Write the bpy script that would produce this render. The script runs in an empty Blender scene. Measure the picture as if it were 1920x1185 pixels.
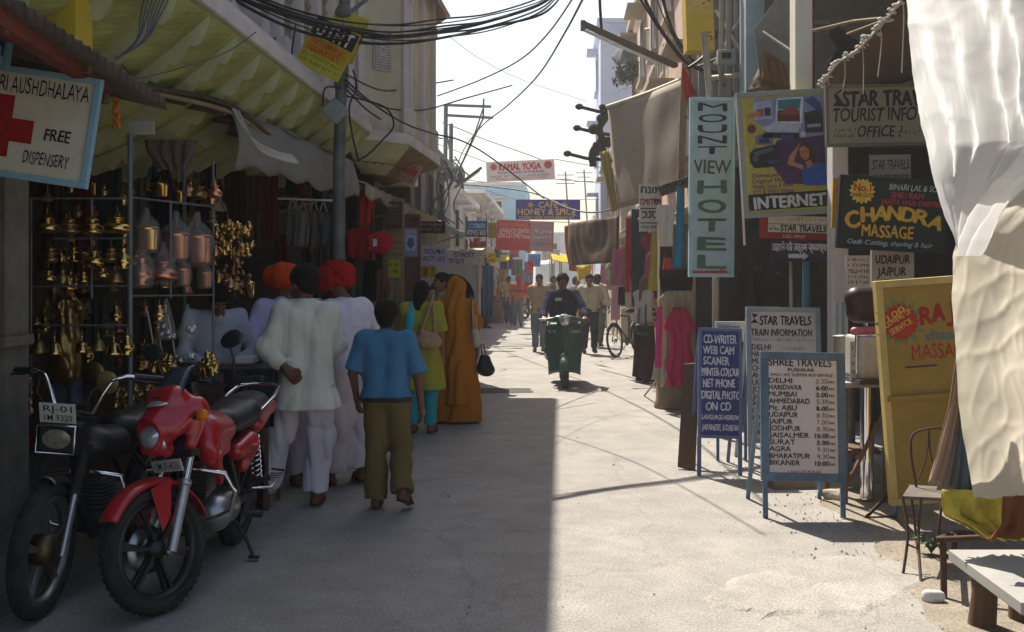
import bpy, math, random
import numpy as np
from mathutils import Vector, Matrix
R = math.radians
sc = bpy.context.scene
COL = sc.collection
# ------------------------------------------------------------------ camera, sky, sun, exposure
F, HY, H = 1867.0, 525.0, 1.58
cam_d = bpy.data.cameras.new("camera"); cam = bpy.data.objects.new("camera", cam_d); COL.objects.link(cam)
cam_d.sensor_width = 36; cam_d.lens = 36*F/1920; cam_d.shift_y = -(592.5-HY)/1920
cam_d.clip_start = 0.05; cam_d.clip_end = 2000
cam.location = (0, 0, H); cam.rotation_euler = (R(90), 0, 0)
sc.camera = cam
SUN = Vector((-0.25, 0.73, 1.09)).normalized()
w = bpy.data.worlds.new("World"); sc.world = w; w.use_nodes = True
nt = w.node_tree; bg = nt.nodes['Background']
sky = nt.nodes.new('ShaderNodeTexSky'); sky.sky_type = 'NISHITA'; sky.sun_disc = False
sky.sun_elevation = math.asin(SUN.z); sky.sun_rotation = math.atan2(SUN.x, SUN.y)
sky.air_density = 1.3; sky.dust_density = 3.2; sky.ozone_density = 1.0
nt.links.new(sky.outputs[0], bg.inputs[0]); bg.inputs[1].default_value = 0.088
sl = bpy.data.lights.new("sun", 'SUN'); sl.energy = 5.0; sl.angle = R(0.5); sl.color = (1.0, 0.93, 0.82)
so = bpy.data.objects.new("sun", sl); COL.objects.link(so); so.rotation_euler = SUN.to_track_quat('Z', 'Y').to_euler()
so.location = SUN*30
sc.view_settings.view_transform = 'Standard'; sc.view_settings.look = 'None'
sc.view_settings.exposure = 0.95; sc.view_settings.gamma = 1.0
sc.cycles.max_bounces = 8; sc.cycles.diffuse_bounces = 4; sc.cycles.transparent_max_bounces = 12
# ------------------------------------------------------------------ helpers
rnd = random.Random(7)
def P(px, py, Y): return Vector(((px-960)*Y/F, Y, H+(HY-py)*Y/F))       # a photo point at a chosen distance
def G(px, py):
    Y = H*F/(py-HY); return Vector(((px-960)*Y/F, Y, 0))
def srgb(r, g, b):
    f = lambda c: (c/255/12.92) if c/255 <= .04045 else ((c/255+.055)/1.055)**2.4
    return (f(r), f(g), f(b))
def hx(s):
    s = s.lstrip('#'); s = s if len(s) == 6 else ''.join(c*2 for c in s)
    return srgb(int(s[0:2], 16), int(s[2:4], 16), int(s[4:6], 16))
_M = {}
def mat(name, col, rough=.85, metal=0., var=.22, scale=6., bump=0., bscale=40., trans=0., spec=.3, stain=0., stretch=(1, 1, 1), coat=0., alpha=1., crease=False):
    """procedural principled material: two noise scales vary the base colour, optional bump, stains and light passing through"""
    if name in _M: return _M[name]
    m = bpy.data.materials.new(name); m.use_nodes = True
    n = m.node_tree; b = n.nodes['Principled BSDF']; L = n.links.new
    if isinstance(col, str): col = hx(col)
    b.inputs['Roughness'].default_value = rough; b.inputs['Metallic'].default_value = metal
    b.inputs['Specular IOR Level'].default_value = spec; b.inputs['Coat Weight'].default_value = coat
    tc = n.nodes.new('ShaderNodeTexCoord'); mp = n.nodes.new('ShaderNodeMapping'); mp.inputs['Scale'].default_value = stretch
    L(tc.outputs['Object'], mp.inputs[0])
    nz = n.nodes.new('ShaderNodeTexNoise'); nz.inputs['Scale'].default_value = scale; nz.inputs['Detail'].default_value = 7; nz.inputs['Roughness'].default_value = .65
    L(mp.outputs[0], nz.inputs['Vector'])
    rp = n.nodes.new('ShaderNodeValToRGB'); e = rp.color_ramp.elements
    e[0].position, e[1].position = .3, .7
    e[0].color = (*[c*(1-var) for c in col], 1); e[1].color = (*[min(1, c*(1+var*.8)) for c in col], 1)
    L(nz.outputs['Fac'], rp.inputs[0]); out = rp.outputs[0]
    if stain:
        n2 = n.nodes.new('ShaderNodeTexNoise'); n2.inputs['Scale'].default_value = scale*.35; n2.inputs['Detail'].default_value = 9; n2.inputs['Roughness'].default_value = .7
        L(mp.outputs[0], n2.inputs['Vector'])
        r2 = n.nodes.new('ShaderNodeValToRGB'); r2.color_ramp.elements[0].position = .5; r2.color_ramp.elements[1].position = .68
        r2.color_ramp.elements[1].color = (stain, stain, stain, 1); r2.color_ramp.elements[0].color = (0, 0, 0, 1)
        L(n2.outputs['Fac'], r2.inputs[0])
        mx = n.nodes.new('ShaderNodeMix'); mx.data_type = 'RGBA'
        L(r2.outputs[0], mx.inputs[0]); L(out, mx.inputs[6]); mx.inputs[7].default_value = (*[c*.35*t for c, t in zip(col, (1, .9, .75))], 1)
        out = mx.outputs[2]
    L(out, b.inputs['Base Color'])
    if bump:
        n3 = n.nodes.new('ShaderNodeTexNoise'); n3.inputs['Scale'].default_value = bscale; n3.inputs['Detail'].default_value = 5
        if crease: n3.noise_type = 'RIDGED_MULTIFRACTAL'; n3.inputs['Distortion'].default_value = .8; n3.inputs['Detail'].default_value = 3
        L(mp.outputs[0], n3.inputs['Vector'])
        bp = n.nodes.new('ShaderNodeBump'); bp.inputs['Strength'].default_value = bump; bp.inputs['Distance'].default_value = .016 if crease else .01
        L(n3.outputs['Fac'], bp.inputs['Height']); L(bp.outputs[0], b.inputs['Normal'])
    if trans:
        t = n.nodes.new('ShaderNodeBsdfTranslucent'); L(out, t.inputs[0])
        ms = n.nodes.new('ShaderNodeMixShader'); ms.inputs[0].default_value = trans
        L(b.outputs[0], ms.inputs[1]); L(t.outputs[0], ms.inputs[2]); L(ms.outputs[0], n.nodes['Material Output'].inputs[0])
    if alpha < 1: b.inputs['Alpha'].default_value = alpha
    _M[name] = m
    return m
def paint(col, rough=.75):
    c = col if isinstance(col, str) else '%02x%02x%02x' % tuple(int(255*x) for x in col)
    return mat('paint_'+c.strip('#'), col, rough, var=.26, scale=22, stain=.0)
def board_paint(col):
    return mat('board_'+col.strip('#'), col, .7, var=.16, scale=5, stain=.32, bump=.08, bscale=20)
def cloth(col, var=.14, trans=.0): return mat('cloth_%s_%d' % (col.strip('#'), trans*100), col, .95, var=var, scale=7, bump=.55, bscale=7, trans=trans, spec=.1, stain=.10, stretch=(1, 1, .6), crease=True)
def metalm(name, col, rough=.3, var=.15): return mat(name, col, rough, 1., var=var, scale=14)
def frame_of(d):
    d = Vector(d).normalized(); a = Vector((0, 0, 1)) if abs(d.z) < .9 else Vector((1, 0, 0))
    u = d.cross(a).normalized(); return u, d.cross(u).normalized(), d
class B:
    """collects boxes, tubes, lathes, prisms and sheets into ONE mesh"""
    def __init__(s, T=None): s.v = []; s.f = []; s.m = []; s.s = []; s.T = T; s.mi = 0
    def add(s, vs, fs, smooth=False):
        n = len(s.v); s.v += [(s.T @ Vector(p)) if s.T else Vector(p) for p in vs]
        for f in fs: s.f.append([i+n for i in f]); s.m.append(s.mi); s.s.append(smooth)
        return s
    def box(s, c, d, rot=None):
        c = Vector(c); x, y, z = [q/2 for q in d]
        vs = [Vector((a*x, b*y, e*z)) for a in (-1, 1) for b in (-1, 1) for e in (-1, 1)]
        if rot is not None: vs = [rot @ q for q in vs]
        return s.add([c+q for q in vs], [(0, 1, 3, 2), (4, 6, 7, 5), (0, 4, 5, 1), (2, 3, 7, 6), (0, 2, 6, 4), (1, 5, 7, 3)])
    def bar(s, a, b, wd, th=None, up=(0, 0, 1)):
        a, b = Vector(a), Vector(b); d = (b-a); L = d.length; d = d/L; up = Vector(up)
        if abs(d.dot(up)) > .98: up = Vector((0, 1, 0))
        x = d.cross(up).normalized(); z = x.cross(d)
        return s.box((a+b)/2, (wd, L, th or wd), Matrix((x, d, z)).transposed())
    def tube(s, pts, r, n=8, closed=False):
        pts = [Vector(p) for p in pts]; k = len(pts); rr = r if isinstance(r, (list, tuple)) else [r]*k
        vs = []; fs = []; u = None
        for i, p in enumerate(pts):
            a = pts[(i-1) % k] if (i or closed) else p; b = pts[(i+1) % k] if (i < k-1 or closed) else p
            d = (b-a); d = d.normalized() if d.length > 1e-9 else Vector((0, 0, 1))
            if u is None: u = frame_of(d)[0]
            u = (u-d*u.dot(d)); u = u.normalized() if u.length > 1e-6 else frame_of(d)[0]
            v = d.cross(u)
            vs += [p+(u*math.cos(t)+v*math.sin(t))*rr[i] for t in [2*math.pi*j/n for j in range(n)]]
        for i in range(k if closed else k-1):
            for j in range(n): fs.append((i*n+j, i*n+(j+1) % n, ((i+1) % k)*n+(j+1) % n, ((i+1) % k)*n+j))
        s.add(vs, fs, True)
        if not closed: s.add(vs[:n], [list(range(n))[::-1]]); s.add(vs[-n:], [list(range(n))])
        return s
    def lathe(s, prof, c=(0, 0, 0), axis=(0, 0, 1), n=20, smooth=True):
        u, v, d = frame_of(axis); c = Vector(c); vs = []; fs = []
        for r, z in prof: vs += [c+d*z+(u*math.cos(t)+v*math.sin(t))*r for t in [2*math.pi*j/n for j in range(n)]]
        for i in range(len(prof)-1):
            for j in range(n): fs.append((i*n+j, i*n+(j+1) % n, (i+1)*n+(j+1) % n, (i+1)*n+j))
        return s.add(vs, fs, smooth)
    def prism(s, poly, O, U, V, depth):
        O, U, V = Vector(O), Vector(U), Vector(V); N = U.cross(V).normalized(); k = len(poly)
        a = [O+U*p[0]+V*p[1] for p in poly]; b = [q+N*depth for q in a]
        return s.add(a+b, [list(range(k))[::-1], list(range(k, 2*k))]+[(i, (i+1) % k, k+(i+1) % k, k+i) for i in range(k)])
    def sheet(s, fn, nu, nv, smooth=True):
        vs = [fn(i/nu, j/nv) for j in range(nv+1) for i in range(nu+1)]
        return s.add(vs, [(j*(nu+1)+i, j*(nu+1)+i+1, (j+1)*(nu+1)+i+1, (j+1)*(nu+1)+i) for j in range(nv) for i in range(nu)], smooth)
    def sphere(s, c, r, n=12, sq=(1, 1, 1)):
        c = Vector(c); pr = [(math.sin(math.pi*i/n), -math.cos(math.pi*i/n)) for i in range(n+1)]
        vs = []; fs = []
        for a, z in pr: vs += [c+Vector((a*math.cos(2*math.pi*j/n)*r*sq[0], a*math.sin(2*math.pi*j/n)*r*sq[1], z*r*sq[2])) for j in range(n)]
        for i in range(n):
            for j in range(n): fs.append((i*n+j, i*n+(j+1) % n, (i+1)*n+(j+1) % n, (i+1)*n+j))
        return s.add(vs, fs, True)
    def build(s, name, m, parent=None, bev=0, solid=0, sub=0, origin=None):
        V = np.array([tuple(p) for p in s.v]); lo, hi = V.min(0), V.max(0)
        o3 = Vector(origin) if origin is not None else Vector(((lo[0]+hi[0])/2, (lo[1]+hi[1])/2, lo[2]))
        return mesh_obj(name, [tuple(p-o3) for p in s.v], s.f, m, parent, o3, s.m, s.s, bev, solid, sub)
def mesh_obj(name, vs, fs, m, parent=None, loc=(0, 0, 0), mi=None, sm=None, bev=0, solid=0, sub=0):
    me = bpy.data.meshes.new(name); me.from_pydata(vs, [], fs)
    for q in (m if isinstance(m, (list, tuple)) else [m]): me.materials.append(q)
    if mi is not None and any(mi): me.polygons.foreach_set('material_index', mi)
    if sm is not None: me.polygons.foreach_set('use_smooth', [bool(x) for x in sm])
    me.update()
    o = bpy.data.objects.new(name, me); COL.objects.link(o); o.location = loc
    if solid: q = o.modifiers.new('thickness', 'SOLIDIFY'); q.thickness = solid; q.offset = 0
    if bev: q = o.modifiers.new('edges', 'BEVEL'); q.width = bev; q.segments = 2; q.limit_method = 'ANGLE'
    if sub: q = o.modifiers.new('smooth', 'SUBSURF'); q.levels = sub; q.render_levels = sub
    if parent is not None: adopt(o, parent)
    return o
_WL = {}
def adopt(o, parent):
    loc = Vector(o.location); _WL[o.name] = loc
    o.parent = parent; o.location = loc-_WL.get(parent.name, Vector(parent.location))
def tag(o, label, cat, group=None, kind=None):
    if label: o['label'] = label
    if cat: o['category'] = cat
    if group: o['group'] = group
    if kind: o['kind'] = kind
    return o
def structure(o): o['kind'] = 'structure'; return o
def thing(name, label, cat, loc, group=None):
    o = bpy.data.objects.new(name, None); COL.objects.link(o); o.location = loc; o.empty_display_size = .1
    return tag(o, label, cat, group)
def copy_tree(o, loc, label, rotz=0, parent=None, scale=None):
    c = o.copy(); COL.objects.link(c)
    if parent is None:
        c.location = loc
        c.rotation_euler = (0, 0, rotz); c['label'] = label
        if scale: c.scale = (scale,)*3
    else: c.parent = parent
    for ch in list(o.children): copy_tree(ch, None, None, parent=c)
    return c
_TX = {}
def text_mesh(s, bold=.01, shear=0.):
    k = (s, bold, shear)
    if k not in _TX:
        c = bpy.data.curves.new("t", 'FONT'); c.body = s; c.offset = bold; c.shear = shear; c.resolution_u = 3
        o = bpy.data.objects.new("t", c); me = o.to_mesh()
        _TX[k] = ([tuple(v.co[:2]) for v in me.vertices], [list(p.vertices) for p in me.polygons])
        o.to_mesh_clear(); bpy.data.objects.remove(o); bpy.data.curves.remove(c)
    return _TX[k]
class Sign:
    """a board facing the street, laid out in photo pixels at distance Y on its own plane"""
    def __init__(s, name, label, cat, x0, y0, x1, y1, Y, col, th=.02, roll=0, yaw=0, pitch=0, frame=None, fw=8, group=None, parent=None, bmat=None):
        s.sc = Y/F; s.c = ((x0+x1)/2, (y0+y1)/2); s.C = P(s.c[0], s.c[1], Y)
        Q = Matrix.Rotation(R(yaw), 3, 'Z') @ Matrix.Rotation(R(pitch), 3, 'X') @ Matrix.Rotation(R(roll), 3, 'Y')
        s.U = Q @ Vector((1, 0, 0)); s.V = Q @ Vector((0, 0, -1)); s.N = Q @ Vector((0, -1, 0))
        s.r = (x0, y0, x1, y1); s.th = th; s.mats = []; s.b = B(); s.parent = parent
        base = s.pt(s.c[0], y1); s.own = parent is None
        s.root = thing(name, label, cat, base, group) if s.own else parent
        s.mats.append(bmat or board_paint(col)); s.b.prism([(x0, y0), (x1, y0), (x1, y1), (x0, y1)], s.C-s.U*s.c[0]*s.sc-s.V*s.c[1]*s.sc, s.U*s.sc, s.V*s.sc, th)
        if frame:
            b = B(); h = fw/2; f3 = fw*s.sc
            for a, e in (((x0-h, y0), (x1+h, y0)), ((x0-h, y1), (x1+h, y1)), ((x0, y0+h), (x0, y1-h)), ((x1, y0+h), (x1, y1-h))):
                b.bar(s.pt(*a, -th*.4), s.pt(*e, -th*.4), th+.016 if a[1] == e[1] else f3, f3 if a[1] == e[1] else th+.016, up=s.V if a[1] == e[1] else s.N)
            b.build('frame', board_paint(frame) if isinstance(frame, str) else frame, s.root, bev=.003)
        s.lay = 0
    def pt(s, x, y, off=0.): return s.C+s.U*(x-s.c[0])*s.sc+s.V*(y-s.c[1])*s.sc+s.N*off
    def _mi(s, col):
        m = paint(col)
        if m not in s.mats: s.mats.append(m)
        s.b.mi = s.mats.index(m)
    def text(s, t, x, y, h, col, wd=None, al='l', bold=.012, shear=0., rot=0., arc=0.):
        """baseline-left at (x, y) px, capital height h px, fitted to width wd px"""
        vs, fs = text_mesh(t, 0., shear); s._mi(col)
        if not vs: return s
        x0 = min(v[0] for v in vs); x1 = max(v[0] for v in vs); k = h/.70; kx = wd/(x1-x0) if wd else k
        W = (x1-x0)*kx; dx = {'l': 0, 'c': -W/2, 'r': -W}[al]; cr, sr = math.cos(R(rot)), math.sin(R(rot)); out = []; ph = x*.7+y*1.3
        for v in vs:
            a = (v[0]-x0)*kx+dx; b = -v[1]*k
            a += h*.030*math.sin(v[0]*5.1+ph+v[1]*3)+h*.012*math.sin(v[0]*17+ph*2); b += h*.035*math.sin(v[0]*3.3+ph*1.7)+h*.018*math.sin(v[0]*9.7+v[1]*6+ph)
            if arc: q = (a-dx)/W*2-1; b += arc*(q*q)
            out.append((x+a*cr-b*sr, y+a*sr+b*cr))
        e = bold*k*1.5                           # a loaded brush: the strokes are widened by slightly shifted passes
        for i, (ex, ey) in enumerate(((0, 0), (e, 0), (-e, 0), (0, e*.7), (0, -e*.7)) if bold > .008 else ((0, 0),)):
            s.b.add([s.pt(p+ex, q+ey, .0035+s.lay*.0012+i*.0003) for p, q in out], fs)
        return s
    def poly(s, pts, col, lay=0):
        s._mi(col); s.b.add([s.pt(x, y, .0022+lay*.0011) for x, y in pts], [list(range(len(pts)))[::-1]]); return s
    def rect(s, x0, y0, x1, y1, col, lay=0): return s.poly([(x0, y0), (x1, y0), (x1, y1), (x0, y1)], col, lay)
    def star(s, cx, cy, r0, r1, n, col, lay=0, rot=0):
        return s.poly([(cx+(r1 if i % 2 else r0)*math.cos(rot+math.pi*i/n), cy+(r1 if i % 2 else r0)*math.sin(rot+math.pi*i/n)) for i in range(2*n)], col, lay)
    def scrib(s, x, y, wd, h, col, n=None):
        """a line of small painted characters too small to read"""
        g = random.Random(int(x*7+y*13)); a = x
        s._mi(col)
        while a < x+wd-h*.3:
            c = g.choice(['ー', 'n', 'u', 'm', 'r', 'v', 'c'])
            q = g.uniform(.35, .8)*h
            for _ in range(2):
                x0 = a+g.uniform(0, q*.6); t = h*.16
                if g.random() < .5: pts = [(x0, y-h*g.uniform(.7, 1)), (x0+t, y-h), (x0+t*1.2, y), (x0, y)]
                else: yy = y-g.uniform(.1, .9)*h; pts = [(x0, yy), (x0+q*.8, yy-h*.1), (x0+q*.8, yy+t*.7), (x0, yy+t)]
                s.b.add([s.pt(u, v, .0034) for u, v in pts], [[3, 2, 1, 0]])
            a += q+h*(.12 if g.random() < .8 else .5)
        return s
    def done(s):
        s.b.build('board', s.mats, s.root)      # the painted writing is part of its board
        return s
# ------------------------------------------------------------------ implicit surfaces (bodies, clothes, soft shapes)
def rc(a, b, ra, rb, fa=0, fb=0): return ('c', Vector(a), Vector(b), ra, rb, fa, fb)
def el(c, r, rot=None): return ('e', Vector(c), Vector(r), rot)
def implicit(prims, vox, k=.03, cuts=(), subs=(), fold=0., seed=1, fdir=(1, 1, .25), freq=26., ridge=None):
    lo = np.full(3, 1e9); hi = -lo
    bb = []
    for p in prims+list(subs):
        if p[0] == 'c': r = max(p[3], p[4]); a = np.minimum(p[1], p[2])-r; b = np.maximum(p[1], p[2])+r
        else: r = max(p[2]); a = np.array(p[1])-r; b = np.array(p[1])+r
        bb.append((a, b))
    for a, b in bb[:len(prims)]: lo = np.minimum(lo, a); hi = np.maximum(hi, b)
    pad = fold*2+k*.5+2.5*vox; lo = lo-pad; hi = hi+pad
    n = np.ceil((hi-lo)/vox).astype(int)+1
    ax = [lo[i]+vox*np.arange(n[i]) for i in range(3)]
    D = np.full(n, 1.0, np.float32)
    def ev(p, X, Y, Z):
        if p[0] == 'c':
            _, a, b, ra, rb, fa, fb = p; d = b-a; L2 = max(d.length_squared, 1e-9); L = math.sqrt(L2)
            t = ((X-a.x)*d.x+(Y-a.y)*d.y+(Z-a.z)*d.z)/L2; tc = np.clip(t, 0, 1)
            q = np.sqrt((X-a.x-tc*d.x)**2+(Y-a.y-tc*d.y)**2+(Z-a.z-tc*d.z)**2)-(ra+(rb-ra)*tc)
            if fa: q = np.maximum(q, -t*L)
            if fb: q = np.maximum(q, (t-1)*L)
            return q
        _, c, r, rot = p; x, y, z = X-c.x, Y-c.y, Z-c.z
        if rot is not None:
            m = rot.transposed(); x, y, z = (m[0][0]*x+m[0][1]*y+m[0][2]*z, m[1][0]*x+m[1][1]*y+m[1][2]*z, m[2][0]*x+m[2][1]*y+m[2][2]*z)
        k0 = np.sqrt((x/r.x)**2+(y/r.y)**2+(z/r.z)**2); k1 = np.sqrt((x/r.x**2)**2+(y/r.y**2)**2+(z/r.z**2)**2)
        return k0*(k0-1)/np.maximum(k1, 1e-6)
    for i, p in enumerate(prims+list(subs)):
        a, b = bb[i]; m = k*1.2+3*vox+fold*2
        i0 = np.clip(np.floor((a-m-lo)/vox).astype(int), 0, n); i1 = np.clip(np.ceil((b+m-lo)/vox).astype(int)+1, 0, n)
        if np.any(i1 <= i0): continue
        sl_ = tuple(slice(u, v) for u, v in zip(i0, i1))
        X, Y, Z = np.meshgrid(ax[0][sl_[0]], ax[1][sl_[1]], ax[2][sl_[2]], indexing='ij', sparse=True)
        q = ev(p, X, Y, Z).astype(np.float32); d = D[sl_]
        if i < len(prims):
            h = np.maximum(k-np.abs(d-q), 0)/k; D[sl_] = np.minimum(d, q)-h*h*k*.25
        else: D[sl_] = np.maximum(d, -q)
    if fold or cuts or ridge:
        X, Y, Z = np.meshgrid(*ax, indexing='ij', sparse=True)
        if fold:
            g = random.Random(seed); acc = 0
            for j in range(5):
                kx, ky, kz = g.gauss(0, 1)*fdir[0], g.gauss(0, 1)*fdir[1], g.gauss(0, 1)*fdir[2]
                l = math.sqrt(kx*kx+ky*ky+kz*kz)+1e-6; f = freq*g.uniform(.6, 1.7)/l
                acc = acc+(1.0-1.9*np.abs(np.sin(.5*(kx*f*X+ky*f*Y+kz*f*Z+g.uniform(0, 6)+1.3*np.sin(7*Z+5*X+g.uniform(0, 6))))))/(1+j*.4)
            D += (fold*.5*acc).astype(np.float32)
        if ridge: D += ridge(X, Y, Z).astype(np.float32)
        for nx, ny, nz, dd in cuts: D = np.maximum(D, (nx*X+ny*Y+nz*Z-dd).astype(np.float32))
    S = D < 0
    core = np.zeros([q-1 for q in n], np.int8)
    for dx in (0, 1):
        for dy in (0, 1):
            for dz in (0, 1): core += S[dx:n[0]-1+dx, dy:n[1]-1+dy, dz:n[2]-1+dz]
    act = (core > 0) & (core < 8); idx = np.full(core.shape, -1, np.int32); I = np.argwhere(act); idx[act] = np.arange(len(I))
    pos = np.zeros((len(I), 3)); cnt = np.zeros(len(I))
    cor = [(a, b, c) for a in (0, 1) for b in (0, 1) for c in (0, 1)]
    for a in cor:
        for j in range(3):
            if a[j] == 0:
                b = list(a); b[j] = 1
                va = D[I[:, 0]+a[0], I[:, 1]+a[1], I[:, 2]+a[2]]; vb = D[I[:, 0]+b[0], I[:, 1]+b[1], I[:, 2]+b[2]]
                h = (va < 0) != (vb < 0); t = np.where(h, va/np.where(h, va-vb, 1), 0)
                q = np.array(a, float)[None]+np.eye(3)[j][None]*t[:, None]
                pos += q*h[:, None]; cnt += h
    pos = (I+pos/np.maximum(cnt, 1)[:, None])*vox+lo
    fs = []
    for j in range(3):
        s0 = [slice(1, n[q]-1) for q in range(3)]; s0[j] = slice(0, n[j]-1); s1 = list(s0); s1[j] = slice(1, n[j])
        A, Bm = S[tuple(s0)], S[tuple(s1)]; E = np.argwhere(A != Bm)
        if not len(E): continue
        fl = A[E[:, 0], E[:, 1], E[:, 2]]
        e = E.copy(); u, v = [q for q in range(3) if q != j]; e[:, u] += 1; e[:, v] += 1
        def at(du, dv): q = e.copy(); q[:, u] -= du; q[:, v] -= dv; return idx[q[:, 0], q[:, 1], q[:, 2]]
        Q = np.stack([at(1, 1), at(0, 1), at(0, 0), at(1, 0)], 1)
        if j == 1: fl = ~fl
        Q[~fl] = Q[~fl][:, ::-1]; Q = Q[(Q >= 0).all(1)]; fs += Q.tolist()
    return pos, fs
def soft(name, prims, m, parent, vox, T=None, solid=0, **kw):
    """an implicit surface as one mesh object"""
    pos, fs = implicit(prims, vox, **kw)
    if not len(pos): return None
    if T is not None: A = np.array(T); pos = pos@A[:3, :3].T+A[:3, 3]
    o3 = Vector(((pos[:, 0].min()+pos[:, 0].max())/2, (pos[:, 1].min()+pos[:, 1].max())/2, pos[:, 2].min()))
    return mesh_obj(name, (pos-np.array(o3)).tolist(), fs, m, parent, o3, None, [True]*len(fs), solid=solid)
# ------------------------------------------------------------------ setting
SL = 0.048
def SX(a, Y): return a+SL*Y                     # the street runs slightly to the right of the view axis
def S3(a, Y, z): return Vector((SX(a, Y), Y, z))
def road_mat(name, col, sc1=1.0, crack=.5):
    m = bpy.data.materials.new(name); m.use_nodes = True; n = m.node_tree; b = n.nodes['Principled BSDF']; L = n.links.new
    tc = n.nodes.new('ShaderNodeTexCoord'); b.inputs['Roughness'].default_value = .92; b.inputs['Specular IOR Level'].default_value = .2
    def nz(s, d, r=.65):
        q = n.nodes.new('ShaderNodeTexNoise'); q.inputs['Scale'].default_value = s; q.inputs['Detail'].default_value = d; q.inputs['Roughness'].default_value = r
        L(tc.outputs['Object'], q.inputs['Vector']); return q.outputs['Fac']
    def ramp(f, p0, c0, p1, c1):
        q = n.nodes.new('ShaderNodeValToRGB'); e = q.color_ramp.elements; e[0].position = p0; e[1].position = p1; e[0].color = (*c0, 1); e[1].color = (*c1, 1); L(f, q.inputs[0]); return q.outputs[0]
    def mul(a, c, f=1):
        q = n.nodes.new('ShaderNodeMix'); q.data_type = 'RGBA'; q.blend_type = 'MULTIPLY'; q.inputs[0].default_value = f; L(a, q.inputs[6]); L(c, q.inputs[7]); return q.outputs[2]
    o = ramp(nz(.9*sc1, 8), .32, [c*.88 for c in col], .68, [c*1.12 for c in col])
    o = mul(o, ramp(nz(3.2*sc1, 9, .75), .36, (.84, .83, .81), .62, (1.06, 1.05, 1.03)))
    o = mul(o, ramp(nz(75, 4, .8), .36, (.60, .59, .58), .64, (1.28, 1.27, 1.25)))
    v = n.nodes.new('ShaderNodeTexVoronoi'); v.inputs['Scale'].default_value = 60; L(tc.outputs['Object'], v.inputs['Vector'])
    o = mul(o, ramp(v.outputs['Distance'], .06, (1.25, 1.22, 1.18), .2, (1, 1, 1)), .6)
    v2 = n.nodes.new('ShaderNodeTexVoronoi'); v2.feature = 'DISTANCE_TO_EDGE'; v2.inputs['Scale'].default_value = .55
    ds = n.nodes.new('ShaderNodeMix'); ds.data_type = 'VECTOR'; ds.inputs[0].default_value = .3
    q = n.nodes.new('ShaderNodeTexNoise'); q.inputs['Scale'].default_value = 2.5; q.inputs['Detail'].default_value = 6; L(tc.outputs['Object'], q.inputs['Vector'])
    L(tc.outputs['Object'], ds.inputs[4]); L(q.outputs['Color'], ds.inputs[5]); L(ds.outputs[1], v2.inputs['Vector'])
    o = mul(o, ramp(v2.outputs['Distance'], .0, (.5, .48, .45), .008, (1, 1, 1)), crack)
    o = mul(o, ramp(nz(1.7*sc1, 12, .8), .60, (1, 1, 1), .70, (.62, .60, .57)), .55)
    L(o, b.inputs['Base Color'])
    bp = n.nodes.new('ShaderNodeBump'); bp.inputs['Strength'].default_value = .35; bp.inputs['Distance'].default_value = .012
    L(nz(90, 4), bp.inputs['Height']); L(bp.outputs[0], b.inputs['Normal'])
    return m
M_ROAD = road_mat('dusty_road_surface', (.297, .286, .272), 1.0, .26)
M_DIRT = road_mat('packed_dirt', (.25, .22, .18), 2.2, .2)
M_CONC = road_mat('pale_concrete', (.325, .312, .292), 1.5, .25)
b = B(); b.sheet(lambda u, v: Vector((-220+440*u, -120+520*v, -.02)), 8, 8); g = structure(b.build('ground', M_DIRT))
def roadpt(u, v):
    Y = -4+74*v*v*.6+74*v*.4; a = -3.2+6.1*u
    return Vector((SX(a, Y), Y, -.004))
b = B(); b.sheet(roadpt, 24, 90); structure(b.build('road', M_ROAD))
def blob(name, pts, m, z, jit=.02, seed=1, feather=.07):
    """a ground patch whose rim slopes down into the road"""
    g = random.Random(seed); out = []
    for i, (x, y) in enumerate(pts):
        a = G(x, y); c = G(*pts[(i+1) % len(pts)])
        for t in (0, .2, .4, .6, .8): q = a.lerp(c, t); out.append(Vector((q.x+g.uniform(-jit, jit), q.y+g.uniform(-jit, jit), z)))
    k = len(out); ce = sum(out, Vector())/k; b = B(); rim = [p+(p-ce).normalized()*feather*g.uniform(.6, 1.5)+Vector((0, 0, -z-.006)) for p in out]
    b.add(out+rim, [list(range(k))]+[(i, k+i, k+(i+1) % k, (i+1) % k) for i in range(k)]); o = b.build(name, m)
    if o.data.polygons[0].normal.z < 0: o.data.flip_normals()
    return structure(o)
blob('dirt_shoulder', [(1560, 950), (1640, 1000), (1690, 1060), (1740, 1140), (1830, 1230), (1900, 1330), (2500, 1330), (2300, 960), (1900, 840), (1700, 840), (1600, 880)], M_DIRT, .004, .04)
blob('concrete_patch', [(1400, 1085), (1480, 1055), (1600, 1045), (1700, 1060), (1725, 1085), (1680, 1120), (1600, 1145), (1440, 1150), (1330, 1125)], M_CONC, .008, .03, 3)
blob('manhole_plate', [(905, 728), (990, 728), (992, 736), (903, 736)], mat('dark_manhole_surface', (.03, .028, .026), .8), .004, .03, 4)  # dark manhole plate lying in the road

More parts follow.
